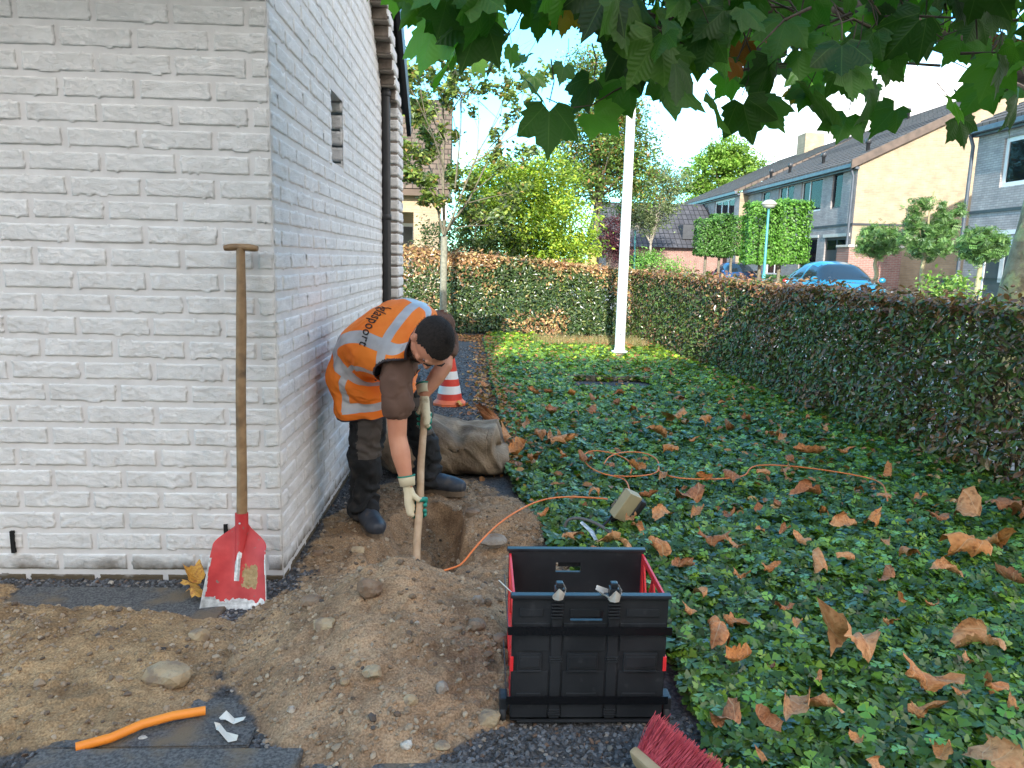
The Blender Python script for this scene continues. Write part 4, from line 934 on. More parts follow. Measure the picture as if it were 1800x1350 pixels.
limb([A3(1505, 10, 2.7), A3(1512, 70, 2.65), A3(1512, 110, 2.6)], .022, .018)
for px, py, Y, r in ((1062, 22, 2.25, .042), (1352, 95, 2.6, .045), (1365, 40, 2.7, .05), (1715, 155, 3.1, .04), (1512, 85, 2.6, .035)):   # pollard knuckles
    for k in range(5): g.ell(Vector(A3(px, py, Y))+Vector(rng.normal(0, r*.35, 3)), (r*.75, r*.7, r*.7), noise=.5, ns=3, n=12, seed=k)
limb([(2.0, 2.6, 2.35), (1.4, 2.0, 2.4), (.8, 1.2, 2.45)], .03, .012); limb([(3.6, 4.6, 2.45), (3.2, 3.2, 2.5), (2.6, 1.2, 2.5)], .035, .012)
# leaves by hanging position
low = [(690, 20), (730, 62), (770, 105), (800, 108), (840, 75), (880, 70), (905, 30), (925, 60), (955, 95), (985, 50), (1010, 20), (1040, 55), (1075, 85), (1110, 150), (1150, 180), (1180, 190), (1210, 185), (1250, 215), (1300, 205), (1340, 215), (1400, 205), (1470, 205), (1510, 215), (1560, 190), (1600, 170), (1640, 150), (1700, 195), (1750, 215), (1800, 215), (1900, 220), (2100, 200)]
lx, ly = np.array(low, float).T
LP = []
dr = random.Random(5)
for i in range(760):
    px = dr.uniform(640, 2000); lim = np.interp(px, lx, ly)-42; f = dr.random()**.8
    py = lim-(lim+210)*f; Y = dr.uniform(1.75, 2.5) if px < 1250 else dr.uniform(1.9, 3.3)
    if px < 720 and py > 20: continue
    LP.append((px, py, Y, dr.uniform(.060, .108), None))
for px, py, Y, s, c in ((965, 215, 1.95, .105, None), (935, 150, 2.0, .085, None), (1025, 160, 2.05, .085, None), (1055, 208, 2.0, .09, None), (1085, 165, 2.05, .10, None), (1118, 115, 2.0, .09, None), (790, 112, 1.9, .11, None), (755, 70, 1.9, .105, None), (880, 85, 1.95, .10, None), (835, 60, 1.85, .11, None), (1185, 150, 2.0, .12, None), (1262, 190, 2.1, .11, None), (1310, 200, 2.15, .10, None), (1350, 190, 2.2, .10, None), (1440, 180, 2.2, .13, None), (1530, 180, 2.2, .12, None), (1485, 215, 2.2, .09, None), (1560, 205, 2.3, .09, None), (1720, 165, 2.4, .10, None), (1790, 190, 2.3, .10, None), (1690, 225, 2.5, .08, None), (1680, 190, 2.4, .08, (.10, .30, .02)), (1355, 65, 2.4, .09, (.50, .20, .03)), (1305, 85, 2.4, .08, (.40, .13, .03)), (1418, 95, 2.3, .06, (.34, .32, .03)), (1395, 50, 2.4, .07, (.30, .30, .03)), (1765, 85, 3.0, .09, (.32, .10, .03)), (995, 28, 2.0, .06, (.35, .22, .02)), (1290, 118, 2.3, .05, (.38, .12, .02)), (1400, 165, 2.3, .05, (.36, .30, .03))): LP.append((px, py, Y, s, c))
for i in range(170):    # the part of the crown beyond the frame
    x = dr.uniform(-.4, 4.2); y = dr.uniform(.6, 4.6); LP.append(((x, y, dr.uniform(2.28, 2.6)), None, None, dr.uniform(.08, .115), None))
VV, F3, F4, CC, FL = [], [], [], [], []; base = 0
for i, (a, b, Y, s, c) in enumerate(LP):
    p = np.array(a if b is None else At(a, b, Y)); V, f3, f4, n = plane_leaf(i)
    FL.append(V.copy()); V = bend(V, dr.uniform(.15, .7), dr.uniform(-.1, .35), .12, i % 17)
    # tip hangs down and outwards
    az = dr.uniform(-PI, PI); tilt = dr.uniform(.45, 1.35); tip = Vector((math.cos(az)*math.cos(tilt), math.sin(az)*math.cos(tilt)*.8, -math.sin(tilt)))
    nrm = Vector((dr.gauss(0, .5), -dr.uniform(.2, 1.0), dr.uniform(.2, .9))); nrm = (nrm-tip*nrm.dot(tip)).normalized(); sd_ = nrm.cross(tip)
    M = np.array([tip, sd_, nrm])
    V = (V-[.45, 0, 0])@M*s*1.22+p
    col = np.array(c if c else dr.choice([(.055, .16, .018), (.075, .21, .02), (.04, .12, .016), (.13, .32, .03), (.06, .17, .02)]))*dr.choice((.45, .6, .8, 1.0, 1.25))*dr.uniform(.9, 1.1)
    VV.append(V); F3.append(f3+base); F4.append(f4+base); CC.append(np.tile(col, (len(V), 1))); 
    pb = Vector(((0-.45)*s*1.12,)*3); base += len(V)
    if i % 2 == 0:
        o = Vector(p)-Vector(tip)*.45*s*1.12; e = o+Vector((dr.gauss(0, .05), dr.gauss(0, .05), .10)); g.tube([o, o.lerp(e, .5)+Vector((.01, 0, 0)), e], [.0014, .0016, .002], 4, cap=False)
for k in range(130):
    px = dr.uniform(760, 1850); lim = np.interp(px, lx, ly)-60; p0 = Vector(At(px, lim-dr.uniform(20, 120), dr.uniform(2.0, 2.9))); p1 = p0+Vector((dr.gauss(-.1, .22), dr.gauss(0, .1), dr.uniform(.02, .25)))
    g.tube([p0, p0.lerp(p1, .5)+Vector((0, 0, .02)), p1], [.002, .003, .005], 5, cap=False)
tw = [A3(1120, 140, 2.0), A3(1080, 160, 2.05), A3(1040, 185, 2.02), A3(1000, 190, 2.0), A3(960, 172, 2.0)]; g.tube(tw, [.003, .0025, .002, .0018, .0015], 5, cap=False)
g.build('branches', mat('dark_plane_bark', (.07, .05, .04), (.14, .10, .07), 14, .9, bump=(40, .8, .008)), proot)
VV = np.concatenate(VV); link('crown', np_mesh('crown', VV, [np.concatenate(F3), np.concatenate(F4)], [M_plane], smooth=True, attrs={'col': np.concatenate(CC), 'flat': np.concatenate(FL)}), proot)
# ================================================================== terraced houses across the street
M_grey = bmat('grey_brick', (.46, .42, .41), (.36, .325, .32), (.30, .28, .27), bw=.22, rh=.065, ms=.009, vec='YZ')
M_greyx = bmat('grey_brick_x', (.46, .42, .41), (.36, .325, .32), (.30, .28, .27), bw=.22, rh=.065, ms=.009, vec='XZ')
M_plinth = bmat('red_grey_brick', (.34, .24, .23), (.28, .20, .20), (.22, .20, .19), bw=.22, rh=.065, ms=.009, vec='YZ')
M_red = bmat('red_brick', (.38, .19, .155), (.31, .155, .125), (.38, .33, .30), bw=.22, rh=.065, ms=.009, vec='XZ')
M_redy = bmat('red_brick_y', (.42, .17, .13), (.33, .13, .10), (.38, .33, .30), bw=.22, rh=.065, ms=.009, vec='YZ')
M_rooft = bmat('concrete_tiles', (.17, .135, .115), (.13, .105, .09), (.05, .04, .035), bw=.30, rh=.33, ms=.018, vec='YX', bumpd=.02, fr=0)
M_darkroof = bmat('dark_tiles', (.085, .085, .095), (.06, .06, .07), (.02, .02, .022), bw=.28, rh=.3, ms=.02, vec='XZ', bumpd=.02, fr=0)
M_white = mat('white_paint', (.76, .77, .76), (.82, .82, .81), 4, .45)
M_cream = mat('cream_stone', (.55, .52, .46), (.62, .6, .55), 5, .8)
M_darkp = mat('dark_grey_paint', (.045, .05, .058), (.06, .065, .075), 4, .4)
M_gut = mat('zinc', (.10, .12, .15), (.14, .16, .19), 4, .45, metal=.4)
M_room = mat('dim_room', (.05, .055, .06), (.09, .09, .09), 1.5, .9)
M_curt = mat('pale_curtain', (.55, .55, .52), (.72, .72, .70), 5, .9)
def glass_mat():
    m = bpy.data.materials.new('window_glass'); m.use_nodes = True; nt = m.node_tree; L = nt.links.new
    b = nt.nodes['Principled BSDF']; b.inputs['Roughness'].default_value = .03; b.inputs['Base Color'].default_value = (.02, .025, .03, 1); b.inputs['Specular IOR Level'].default_value = 1.0
    t = nn(nt, 'ShaderNodeBsdfTransparent'); mx = nn(nt, 'ShaderNodeMixShader'); f = nn(nt, 'ShaderNodeFresnel'); f.inputs['IOR'].default_value = 1.7
    ma = nn(nt, 'ShaderNodeMath', operation='ADD'); ma.inputs[1].default_value = .18; L(f.outputs[0], ma.inputs[0]); L(ma.outputs[0], mx.inputs[0]); L(t.outputs[0], mx.inputs[1]); L(b.outputs[0], mx.inputs[2]); L(mx.outputs[0], nt.nodes['Material Output'].inputs['Surface'])
    return m
M_glass = glass_mat()
def facade(parent, X, y0, y1, z0, z1, holes, m, name='wall', dep=.11, out=-1, zs=None):
    """wall sheet at X facing -X with real openings and reveals; zs = heights where the brick changes"""
    ys = sorted({y0, y1, *[h[0] for h in holes], *[h[1] for h in holes]}); zz = sorted({z0, z1, *[h[2] for h in holes], *[h[3] for h in holes]})
    g = MB()
    for a, b in zip(ys, ys[1:]):
        for c, d in zip(zz, zz[1:]):
            if any(h[0] <= a and b <= h[1] and h[2] <= c and d <= h[3] for h in holes): continue
            g.add([(X, a, c), (X, a, d), (X, b, d), (X, b, c)], [(0, 1, 2, 3)])
    for h in holes:
        a, b, c, d = h[:4]; q = X+dep
        g.add([(X, a, c), (q, a, c), (q, a, d), (X, a, d)], [(0, 1, 2, 3)]); g.add([(X, b, c), (X, b, d), (q, b, d), (q, b, c)], [(0, 1, 2, 3)])
        g.add([(X, a, c), (X, b, c), (q, b, c), (q, a, c)], [(0, 1, 2, 3)]); g.add([(X, a, d), (q, a, d), (q, b, d), (X, b, d)], [(0, 1, 2, 3)])
    return g.build(name, m, parent)
def window(parent, X, y0, y1, z0, z1, mull=(), fm=None, fw=.07, name='window', curtain=False, transom=None, proud=.0):
    fm = fm or M_white; q = X+.06-proud; g = MB(); e = .003
    g.b2((q, y0+e, z0+e), (q+.06, y0+fw, z1-e)); g.b2((q, y1-fw, z0+e), (q+.06, y1-e, z1-e)); g.b2((q+.001, y0+fw+e, z0+e), (q+.059, y1-fw-e, z0+fw)); g.b2((q+.001, y0+fw+e, z1-fw), (q+.059, y1-fw-e, z1-e))
    for t in mull: ym = y0+(y1-y0)*t; g.b2((q-.004, ym-fw*.5, z0+fw+e), (q+.055, ym+fw*.5, z1-fw-e))
    if transom: zt = z0+(z1-z0)*transom; g.b2((q-.002, y0+fw+e, zt-.03), (q+.05, y1-fw-e, zt+.03))
    w_ = g.build(name, fm, parent)
    g = MB(); g.b2((q+.025, y0+fw*.8, z0+fw*.8), (q+.031, y1-fw*.8, z1-fw*.8)); g.build('pane', M_glass, w_)
    g = MB(); g.add([(X+.5, y0-.3, z0-.2), (X+.5, y1+.3, z0-.2), (X+.5, y1+.3, z1+.3), (X+.5, y0-.3, z1+.3)], [(0, 1, 2, 3)]); g.build('room', M_room, w_)
    if curtain:
        g = MB(); n = 26; 
        for a, b in ((.02, .30), (.70, .98)):
            V = []; ya, yb = y0+(y1-y0)*a, y0+(y1-y0)*b
            for i in range(n+1): V += [(X+.16+.02*math.sin(i*1.6), ya+(yb-ya)*i/n, z0), (X+.16+.02*math.sin(i*1.6), ya+(yb-ya)*i/n, z1)]
            g.add(V, [(2*i, 2*i+2, 2*i+3, 2*i+1) for i in range(n)])
        g.build('curtain', M_curt, w_)
    return w_
def roofslope(parent, X0, z0, X1, z1, y0, y1, m, th=.16, name='roof'):
    d = Vector((X1-X0, 0, z1-z0)).normalized(); g = MB(); 
    g.prism([(X0, z0), (X1, z1), (X1, z1+th), (X0, z0+th)], y0, y1, lambda a, b, h: (a, h, b)); 
    # courses of tiles: thin stepped ridges
    n = int((X1-X0)/.33)
    for i in range(n):
        x = X0+(X1-X0)*i/n; z = z0+(z1-z0)*i/n+th; g.add([(x, y0, z), (x, y1, z), (x, y1, z+.035), (x, y0, z+.035)], [(0, 1, 2, 3)])
        x2 = X0+(X1-X0)*(i+1)/n; z2 = z0+(z1-z0)*(i+1)/n+th+.002; g.add([(x, y0, z+.035), (x, y1, z+.035), (x2, y1, z2), (x2, y0, z2)], [(0, 1, 2, 3)])
    return g.build(name, m, parent)
def pipe(parent, x, y, z0, z1, name='drainpipe'):
    g = MB(); g.tube([(x, y, z0), (x, y, z1-.3), (x-.12, y, z1)], .05, 10); g.build(name, M_gut, parent)
def gutter(parent, x, y0, y1, z):
    g = MB(); g.b2((x-.30, y0, z-.10), (x-.16, y1, z+.05), 0, .02); g.b2((x-.155, y0, z-.16), (x+.0, y1, z-.08)); g.build('gutter', M_gut, parent)
def vent(parent, x, y, z):
    g = MB(); g.lathe([(.0, 0), (.07, 0), (.07, .34), (.11, .34), (.11, .50), (.08, .52), (0, .52)], (x, y, z), 12); g.build('vent_pipe', M_darkp, parent)
EZ = 5.12
# the tan gabled house (28 .. 39.6)
h1 = empty('terraced_house', (17, 34, 0), 'grey brick terraced house with tan gable wall facing the garden', 'house', 'terraced houses across the street')
holes = [(29.15, 30.0, 3.63, 5.0), (30.9, 32.95, 3.63, 5.0), (33.75, 35.5, 4.15, 5.0), (36.6, 37.7, 4.15, 5.0), (27.95+.35, 30.2, .1, 2.48), (30.9, 32.6, .35, 2.5), (34.5, 36.4, .9, 2.3)]
facade(h1, 14, 28, 39.6, 2.98, 5.12, [h for h in holes if h[2] > 3], M_grey); facade(h1, 14, 28, 39.6, -.02, 2.9, [h for h in holes if h[2] < 3], M_grey)
g = MB(); g.b2((13.97, 27.97, 2.9), (14.05, 39.6, 2.98)); g.b2((14.051, 27.97, 2.9), (26, 28.05, 2.98)); g.build('string_course', M_darkp, h1)
window(h1, 14, 29.15, 30.0, 3.63, 5.0, fm=M_darkp); window(h1, 14, 30.9, 32.95, 3.63, 5.0, (.62,), curtain=True); window(h1, 14, 33.75, 35.5, 4.15, 5.0, (.5,)); window(h1, 14, 36.6, 37.7, 4.15, 5.0)
g = MB(); g.b2((14.06, 28.30, .1), (14.12, 30.2, 2.48)); dr_ = g.build('door', M_darkp, h1)
for a, b, c, d in ((28.4, 29.2, 2.0, 2.38), (29.32, 30.1, 2.0, 2.38), (28.85, 29.1, 1.2, 1.7)):
    g = MB(); g.b2((14.045, a, c), (14.058, b, d)); g.build('door_pane', M_glass, dr_)
window(h1, 14, 30.9, 32.6, .35, 2.5, (.5,), fm=M_darkp); window(h1, 14, 34.5, 36.4, .9, 2.3, (.5,), curtain=True)
g = MB(); g.b2((13.96, 28.15, 2.5), (14.04, 30.35, 2.62)); g.b2((13.96, 30.8, 2.52), (14.04, 32.75, 2.62)); g.build('lintel', M_cream, h1)
g = MB(); g.add([(14, 28, -.02), (26, 28, -.02), (26, 28, 2.9), (14, 28, 2.9)], [(0, 1, 2, 3)]); g.add([(14, 28, 2.98), (26, 28, 2.98), (26, 28, 6.2), (20.6, 28, 8.55), (14, 28, 5.28)], [(0, 1, 2, 3, 4)]); g.build('gable_wall', M_tan, h1)
roofslope(h1, 13.72, 5.06, 20.6, 8.47, 27.93, 39.75, M_rooft)
g = MB(); g.prism([(20.6, 8.47), (26, 6.0), (26, 6.16), (20.6, 8.63)], 27.93, 52, lambda a, b, h: (a, h, b)); g.build('roof', M_rooft, h1)
g = MB(); g.prism([(13.66, 4.96), (20.6, 8.40), (20.6, 8.72), (13.66, 5.28)], 27.84, 27.93, lambda a, b, h: (a, h, b)); g.build('verge_tiles', mat('verge_brown', (.10, .08, .068), (.15, .115, .095), 4, .9), h1)
gutter(h1, 14, 27.9, 39.7, EZ); pipe(h1, 13.9, 28.12, 0, 5.0)
for y in (29.2, 33.0): vent(h1, 14.9, y, 5.75) 
vent(h1, 14.9, 36.6, 5.75); vent(h1, 14.9, 39.0, 5.75); vent(h1, 19.9, 35.5, 8.25); vent(h1, 19.9, 36.1, 8.25)
g = MB(); g.b2((19.7, 46.4, 7.6), (20.9, 47.6, 9.45)); g.build('chimney', M_tan, h1)
sh = empty('brick_porch', (14.3, 27.4, 0), 'low red brick porch wall in front of the tan gable', 'porch')
g = MB(); g.b2((13.45, 27.0, 0), (15.45, 27.95, 2.05)); g.build('wall', M_red, sh); g = MB(); g.b2((13.40, 26.96, 2.052), (15.5, 27.96, 2.14), 0, .01); g.build('coping', M_cream, sh)
cb = empty('utility_cabinet', (16, 24.6, 0), 'plain dark box cabinet standing before the tan gable by the drainpipe', 'cabinet')
p = At(1667, 500, 24.5); g = MB(); g.b2((p[0]-.31, 24.3, .05), (p[0]+.31, 24.8, 1.02), 0, .02); g.build('housing', M_darkp, cb); g = MB(); g.b2((p[0]-.005, 24.29, .1), (p[0]+.005, 24.299, .95)); g.build('door_seam', M_black, cb)
# second house further on
h2 = empty('terraced_house', (17, 46, 0), 'far grey brick terraced house with white dormer style windows beyond the clipped trees', 'house', 'terraced houses across the street')
X2 = 13.55
holes = [(40.4, 43.9, 3.6, 4.95), (47.2, 50.8, 3.6, 4.9), (46.3, 50.2, .6, 2.6), (41, 43.4, .1, 2.5)]
facade(h2, X2, 39.62, 52, -.02, 5.12, holes, M_grey)
window(h2, X2, 40.4, 43.9, 3.6, 4.95, (.33, .66), fw=.12); window(h2, X2, 47.2, 50.8, 3.6, 4.9, (.33, .66), fw=.12); window(h2, X2, 46.3, 50.2, .6, 2.6, (.33, .66), fw=.14); window(h2, X2, 41, 43.4, .1, 2.5, (.5,), fw=.12)
g = MB(); g.b2((X2+.002, 39.6, 0), (14.02, 39.64, 5.1)); g.build('side_wall', M_tan, h2)
roofslope(h2, 13.27, 5.06, 20.6, 8.47, 39.78, 52.2, M_rooft); gutter(h2, X2, 39.55, 52.2, EZ)
g = MB(); g.b2((13.55, 52.0, 0), (26, 52.1, 5.2)); g.build('gable_wall', M_grey, h2)
g = MB(); g.b2((13.2, 43.5, 2.6), (13.54, 45.6, 2.8)); g.b2((13.25, 43.6, 0), (13.35, 43.7, 2.6)); g.build('door_canopy', M_white, h2)
h3 = empty('flat_roof_annex', (12.6, 55, 0), 'low flat roofed grey brick annex at the far end of the terrace', 'annex')
facade(h3, 13.3, 52.2, 60, -.02, 3.3, [(53.0, 55.4, .5, 2.3)], M_grey); window(h3, 13.3, 53.0, 55.4, .5, 2.3, (.33, .66), fw=.12)
g = MB(); g.b2((13.32, 52.15, 0), (20, 52.19, 3.3)); g.build('wall', M_greyx, h3); g = MB(); g.b2((13.2, 52.1, 3.302), (20, 60.1, 3.42)); g.build('roof', M_gut, h3)
# house at the right edge
h4 = empty('terraced_house', (16, 17, 0), 'grey brick terraced house at the right edge, with white framed upper window', 'house', 'terraced houses across the street')
facade(h4, 14, 13.0, 21.2, 2.98, 5.2, [(18.05, 20.1, 3.55, 4.85)], M_grey); facade(h4, 14, 13.0, 21.2, 1.1, 2.9, [(19.3, 20.4, 1.1, 2.25), (14.5, 17.8, 1.1, 2.3)], M_grey); facade(h4, 14, 13, 21.2, -.02, 1.1, [(19.3, 20.4, .0, 1.1)], M_plinth)
g = MB(); g.b2((13.97, 13, 2.9), (14.03, 21.22, 2.98)); g.build('string_course', M_darkp, h4)
window(h4, 14, 18.05, 20.1, 3.55, 4.85, (.5,), fw=.12); window(h4, 14, 14.5, 17.8, 1.1, 2.3, (.5,), fw=.1)
g = MB(); g.b2((14.02, 19.3, 0), (14.10, 19.40, 2.25)); g.b2((14.02, 20.3, 0), (14.10, 20.4, 2.25)); g.b2((14.021, 19.40, 2.15), (14.099, 20.3, 2.25)); fr_ = g.build('door_frame', M_white, h4)
g = MB(); g.b2((14.04, 19.405, .02), (14.09, 20.295, 2.14)); d4 = g.build('door', M_darkp, h4)
g = MB(); g.b2((14.025, 19.55, 1.0), (14.038, 19.72, 2.0)); g.build('door_pane', M_curt, d4)
g = MB(); g.b2((13.95, 18.9, 2.28), (14.05, 20.8, 2.40)); g.build('lintel', M_white, h4)
g = MB(); g.b2((14.003, 21.15, 0), (26, 21.2, 5.3)); g.b2((14.003, 13, 0), (26, 13.05, 5.3)); g.build('side_wall', M_greyx, h4)
roofslope(h4, 13.72, 5.14, 20.6, 8.55, 12.95, 21.3, M_rooft); gutter(h4, 14, 12.9, 21.3, 5.2); pipe(h4, 13.9, 21.26, 0, 5.1)
g = MB(); g.prism([(13.7, 5.2), (20.6, 8.6), (26, 6.0), (26, 5.2)], 21.22, 21.29, lambda a, b, h: (a, h, b)); g.build('gable', M_greyx, h4)
# house with dark roof far behind the flagpole
h5 = empty('detached_house', (9, 44, 0), 'distant reddish brick house with a dark tiled roof, right of the flagpole', 'house')
g = MB(); g.b2((7.0, 42, 0), (14.5, 49, 2.3)); g.build('wall', M_red, h5)
g = MB(); g.prism([(41.6, 2.2), (45.5, 4.9), (49.4, 2.2)], 6.7, 13.4, lambda a, b, h: (h, a, b)); rf5 = g.build('roof', M_darkroof, h5)
g = MB(); g.b2((11.3, 42.2, 2.7), (12.2, 43.6, 3.5)); g.build('dormer', M_darkp, rf5)
window_ = MB(); window_.b2((8.2, 41.93, .6), (9.6, 41.99, 1.7)); window_.build('window', M_glass, h5)
# neighbour on the left, high tiled roof and brick pillar
h6 = empty('neighbour_house', (-4, 22, 0), 'neighbouring house behind the young tree, high brown tiled roof over a recessed porch', 'house')
M_browntile = bmat('brown_hanging_tile', (.15, .115, .09), (.11, .085, .068), (.05, .04, .03), bw=.2, rh=.14, ms=.014, vec='XZ', bumpd=.03)
g = MB(); g.prism([(20.0, 3.1), (21.4, 5.62), (21.6, 5.62), (21.6, 3.1)], -9.5, -.93, lambda a, b, h: (h, a, b)); 
g.build('roof', M_browntile, h6)
M_soff = bmat('soffit_planks', (.40, .33, .25), (.36, .29, .22), (.12, .09, .07), bw=4, rh=.14, ms=.01, vec='XY')
g = MB(); g.b2((-9.5, 20.02, 2.92), (-.95, 22.5, 3.08)); g.build('soffit', M_soff, h6)
g = MB(); g.b2((-9.5, 20.3, 2.5), (-1.05, 20.5, 2.92)); g.b2((-1.9, 20.3, -.02), (-1.22, 20.9, 2.498)); g.build('pillar', M_tan, h6)
g = MB(); g.b2((-9.5, 22.5, 0), (-1.3, 22.6, 3)); g.build('wall', M_tan, h6)
g = MB(); g.b2((-3.2, 22.40, .2), (-2.0, 22.49, 2.3)); w6 = g.build('window', M_white, h6)
g = MB(); g.b2((-3.08, 22.38, .35), (-2.65, 22.398, 2.2)); g.b2((-2.55, 22.38, .35), (-2.12, 22.398, 2.2)); g.build('pane', M_glass, w6)
g = MB(); g.b2((-1.15, 20.28, 2.3), (-1.0, 20.6, 2.9)); g.build('downpipe_box', M_white, h6)

# ------------------------------------------------------------------ flagpole, lamps, car
fp = empty('flagpole', (1.86, 9.81, 0), 'tall white flagpole standing in the ground cover', 'flagpole')
g = MB(); g.tube([(1.86, 9.81, 0), (1.86, 9.81, 2), (1.86, 9.81, 7)], [.068, .064, .040], 28); me = g.build('pole', mat('white_pole', (.80, .81, .80), (.84, .85, .84), 3, .35), fp)
g = MB(); g.lathe([(0, .12), (.105, .12), (.11, .125), (.11, .14), (.075, .145), (.070, .19)], (1.86, 9.81, -.02), 28); g.build('collar', M_white, fp)
g = MB(); g.b2((1.84, 9.738, .33), (1.855, 9.745, .36)); g.build('hatch_bolt', M_gut, fp)
M_teal = mat('teal_paint', (.05, .25, .27), (.07, .30, .31), 5, .45)
def lamp(Y, pxb, pxt, pyt, label, hw=.26):
    b = At(pxb, 480, Y); t = At(pxt, pyt, Y); r = empty('street_lamp', (b[0], Y, 0), label, 'street lamp', 'teal street lamps')
    g = MB(); g.tube([(b[0], Y, 0), (b[0], Y, 1.0), (b[0], Y, 1.02), (t[0], Y, t[2]-.1)], [.065, .065, .045, .04], 12); g.build('pole', M_teal, r)
    g = MB(); g.lathe([(0, .13), (.10, .125), (hw*.8, .06), (hw, 0), (hw, -.03), (hw*.85, -.05)], (t[0], Y, t[2]), 20); g.build('lamp_hood', mat('lamp_beige', (.45, .43, .36), (.5, .48, .42), 5, .5), r)
    g = MB(); g.lathe([(hw*.85, 0), (hw*.7, -.07), (.06, -.10), (0, -.10)], (t[0], Y, t[2]-.052), 20); g.build('lamp_glass', mat('lamp_diffuser', (.6, .6, .55), rough=.3), r)
lamp(25.5, 1343, 1352, 358, 'teal street lamp post with a beige dish head in front of the box clipped trees')
lamp(36, 1115, 1117, 399, 'distant teal street lamp just right of the flagpole')

def car(name, X, Yf, label, col, L_=3.65, W=1.62, Hh=1.47, flip=False):
    """small round hatchback, nose towards -Y; profile in (y from nose, z)"""
    r = empty(name, (X, Yf+L_/2, 0), label, 'car')
    mp_ = mat('car_paint_'+name+str(int(Yf)), col, rough=.28, metal=.35, coat=.6)
    ny = 40; side = []
    ky = [0, .04, .12, .3, .62, .95, 1.0, 1.25, 1.6, 2.1, 2.7, 3.15, 3.45, 3.60, 3.65]; kz = [.45, .62, .70, .80, .90, .96, .98, 1.17, 1.38, 1.47, 1.43, 1.27, 1.02, .85, .50]
    kz = [z*Hh/1.47 for z in kz]; ky = [y*L_/3.65 for y in ky]
    V = []; F = []; m = 16; yy = np.linspace(0, L_, ny); FM = []
    for i, y in enumerate(yy):
        zt = np.interp(y, ky, kz); zb = .30; belt = .93*Hh/1.47
        hw = W/2*(1-.20*max(0, (abs(y/L_-.5)-.30)/.20)**2)
        for j in range(m+1):
            a = j/m; # from bottom right over roof to bottom left
            s = math.cos(PI*a); q = math.sin(PI*a)
            z = zb+(zt-zb)*abs(q)**.55; 
            tw = 1-.24*max(0, (z-belt)/(Hh-belt)) ; xx = hw*tw*np.sign(s)*abs(s)**.42
            V.append((X+xx, Yf+y, z))
    for i in range(ny-1):
        for j in range(m):
            a, b, c, d = i*(m+1)+j, i*(m+1)+j+1, (i+1)*(m+1)+j+1, (i+1)*(m+1)+j; F.append((a, b, c, d))
            zc = (V[a][2]+V[b][2]+V[c][2]+V[d][2])/4; yc = (V[a][1]+V[c][1])/2-Yf; fr = yc/L_
            roof = zc > Hh*.945
            pillar = any(abs(fr-p) < .013 for p in (.60,)) and j not in range(5, 11)
            gl = zc > .97*Hh/1.47 and not roof and .29 < fr < .90
            wind = gl and (fr < .46) and 3 <= j <= 12; sidew = gl and fr > .40 and (j < 6 or j > 9) and not pillar and zc < Hh*.91 and fr < .84
            rearw = gl and fr > .80 and 4 <= j <= 11
            FM.append(1 if (wind or sidew or rearw) else 0)
    g = MB(); b = len(g.v); g.v = [tuple(map(float, v)) for v in V]; g.f = F; g.m = FM; g.sm = [True]*len(F)
    g.add(V[:m+1], [tuple(range(m+1))]); g.add(V[-(m+1):], [tuple(range(m+1))[::-1]])
    g.build('body', [mp_, mat('car_glass', (.02, .03, .04), rough=.03, spec=1.0)], r)
    for sy in (.68, L_-.62):
        for sx in (-1, 1):
            g = MB(); cx = X+sx*(W/2-.12); g.lathe([(.0, -.09), (.24, -.09), (.29, -.07), (.30, 0), (.29, .07), (.24, .09), (0, .09)], (cx, Yf+sy, .30), 24, axis=(sx, 0, 0)); wl = g.build('wheel', mat('tyre', (.02, .02, .02), rough=.8), r)
            g = MB(); g.lathe([(0, .105), (.05, .11), (.16, .095), (.19, .10), (.19, .08)], (cx, Yf+sy, .30), 20, axis=(sx, 0, 0)); g.build('rim', mat('rim', (.4, .4, .42), rough=.3, metal=.8), wl)
    for sx in (-1, 1):
        g = MB(); g.ell((X+sx*W*.36, Yf+.10, .66), (.13, .09, .10)); g.build('headlight', mat('lens', (.7, .72, .75), rough=.08), r)
        g = MB(); g.ell((X+sx*(W/2+.07), Yf+1.15, 1.0), (.09, .06, .07)); g.build('mirror', mp_, r)
        g = MB(); g.ell((X+sx*W*.38, Yf+L_-.10, .85), (.10, .07, .13)); g.build('tail_light', mat('red_lens', (.5, .02, .02), rough=.15), r)
    g = MB(); g.b2((X-.26, Yf-.012, .42), (X+.26, Yf+.02, .53)); g.build('number_plate', mat('plate_yellow', (.75, .55, .04), rough=.4), r)
    return r
car('parked_car', 9.25, 17.3, 'small bright blue hatchback parked behind the hedge', (.03, .27, .42))
car('parked_car', 12.2, 33.5, 'distant dark blue car half hidden below the three low clipped trees', (.03, .10, .28), Hh=1.45)
bn = empty('wheelie_bin', (13.0, 35.0, 0), 'dark blue wheelie bin before the far terrace', 'bin'); p = At(1320, 470, 33)
g = MB(); g.b2((p[0]-.28, 32.7, .1), (p[0]+.28, 33.3, 1.0), 0, .03); g.build('bin_body', mat('navy_plastic', (.03, .05, .12), rough=.5), bn); g = MB(); g.b2((p[0]-.3, 32.66, 1.0), (p[0]+.3, 33.36, 1.07), 0, .02); g.build('lid', M_darkp, bn)
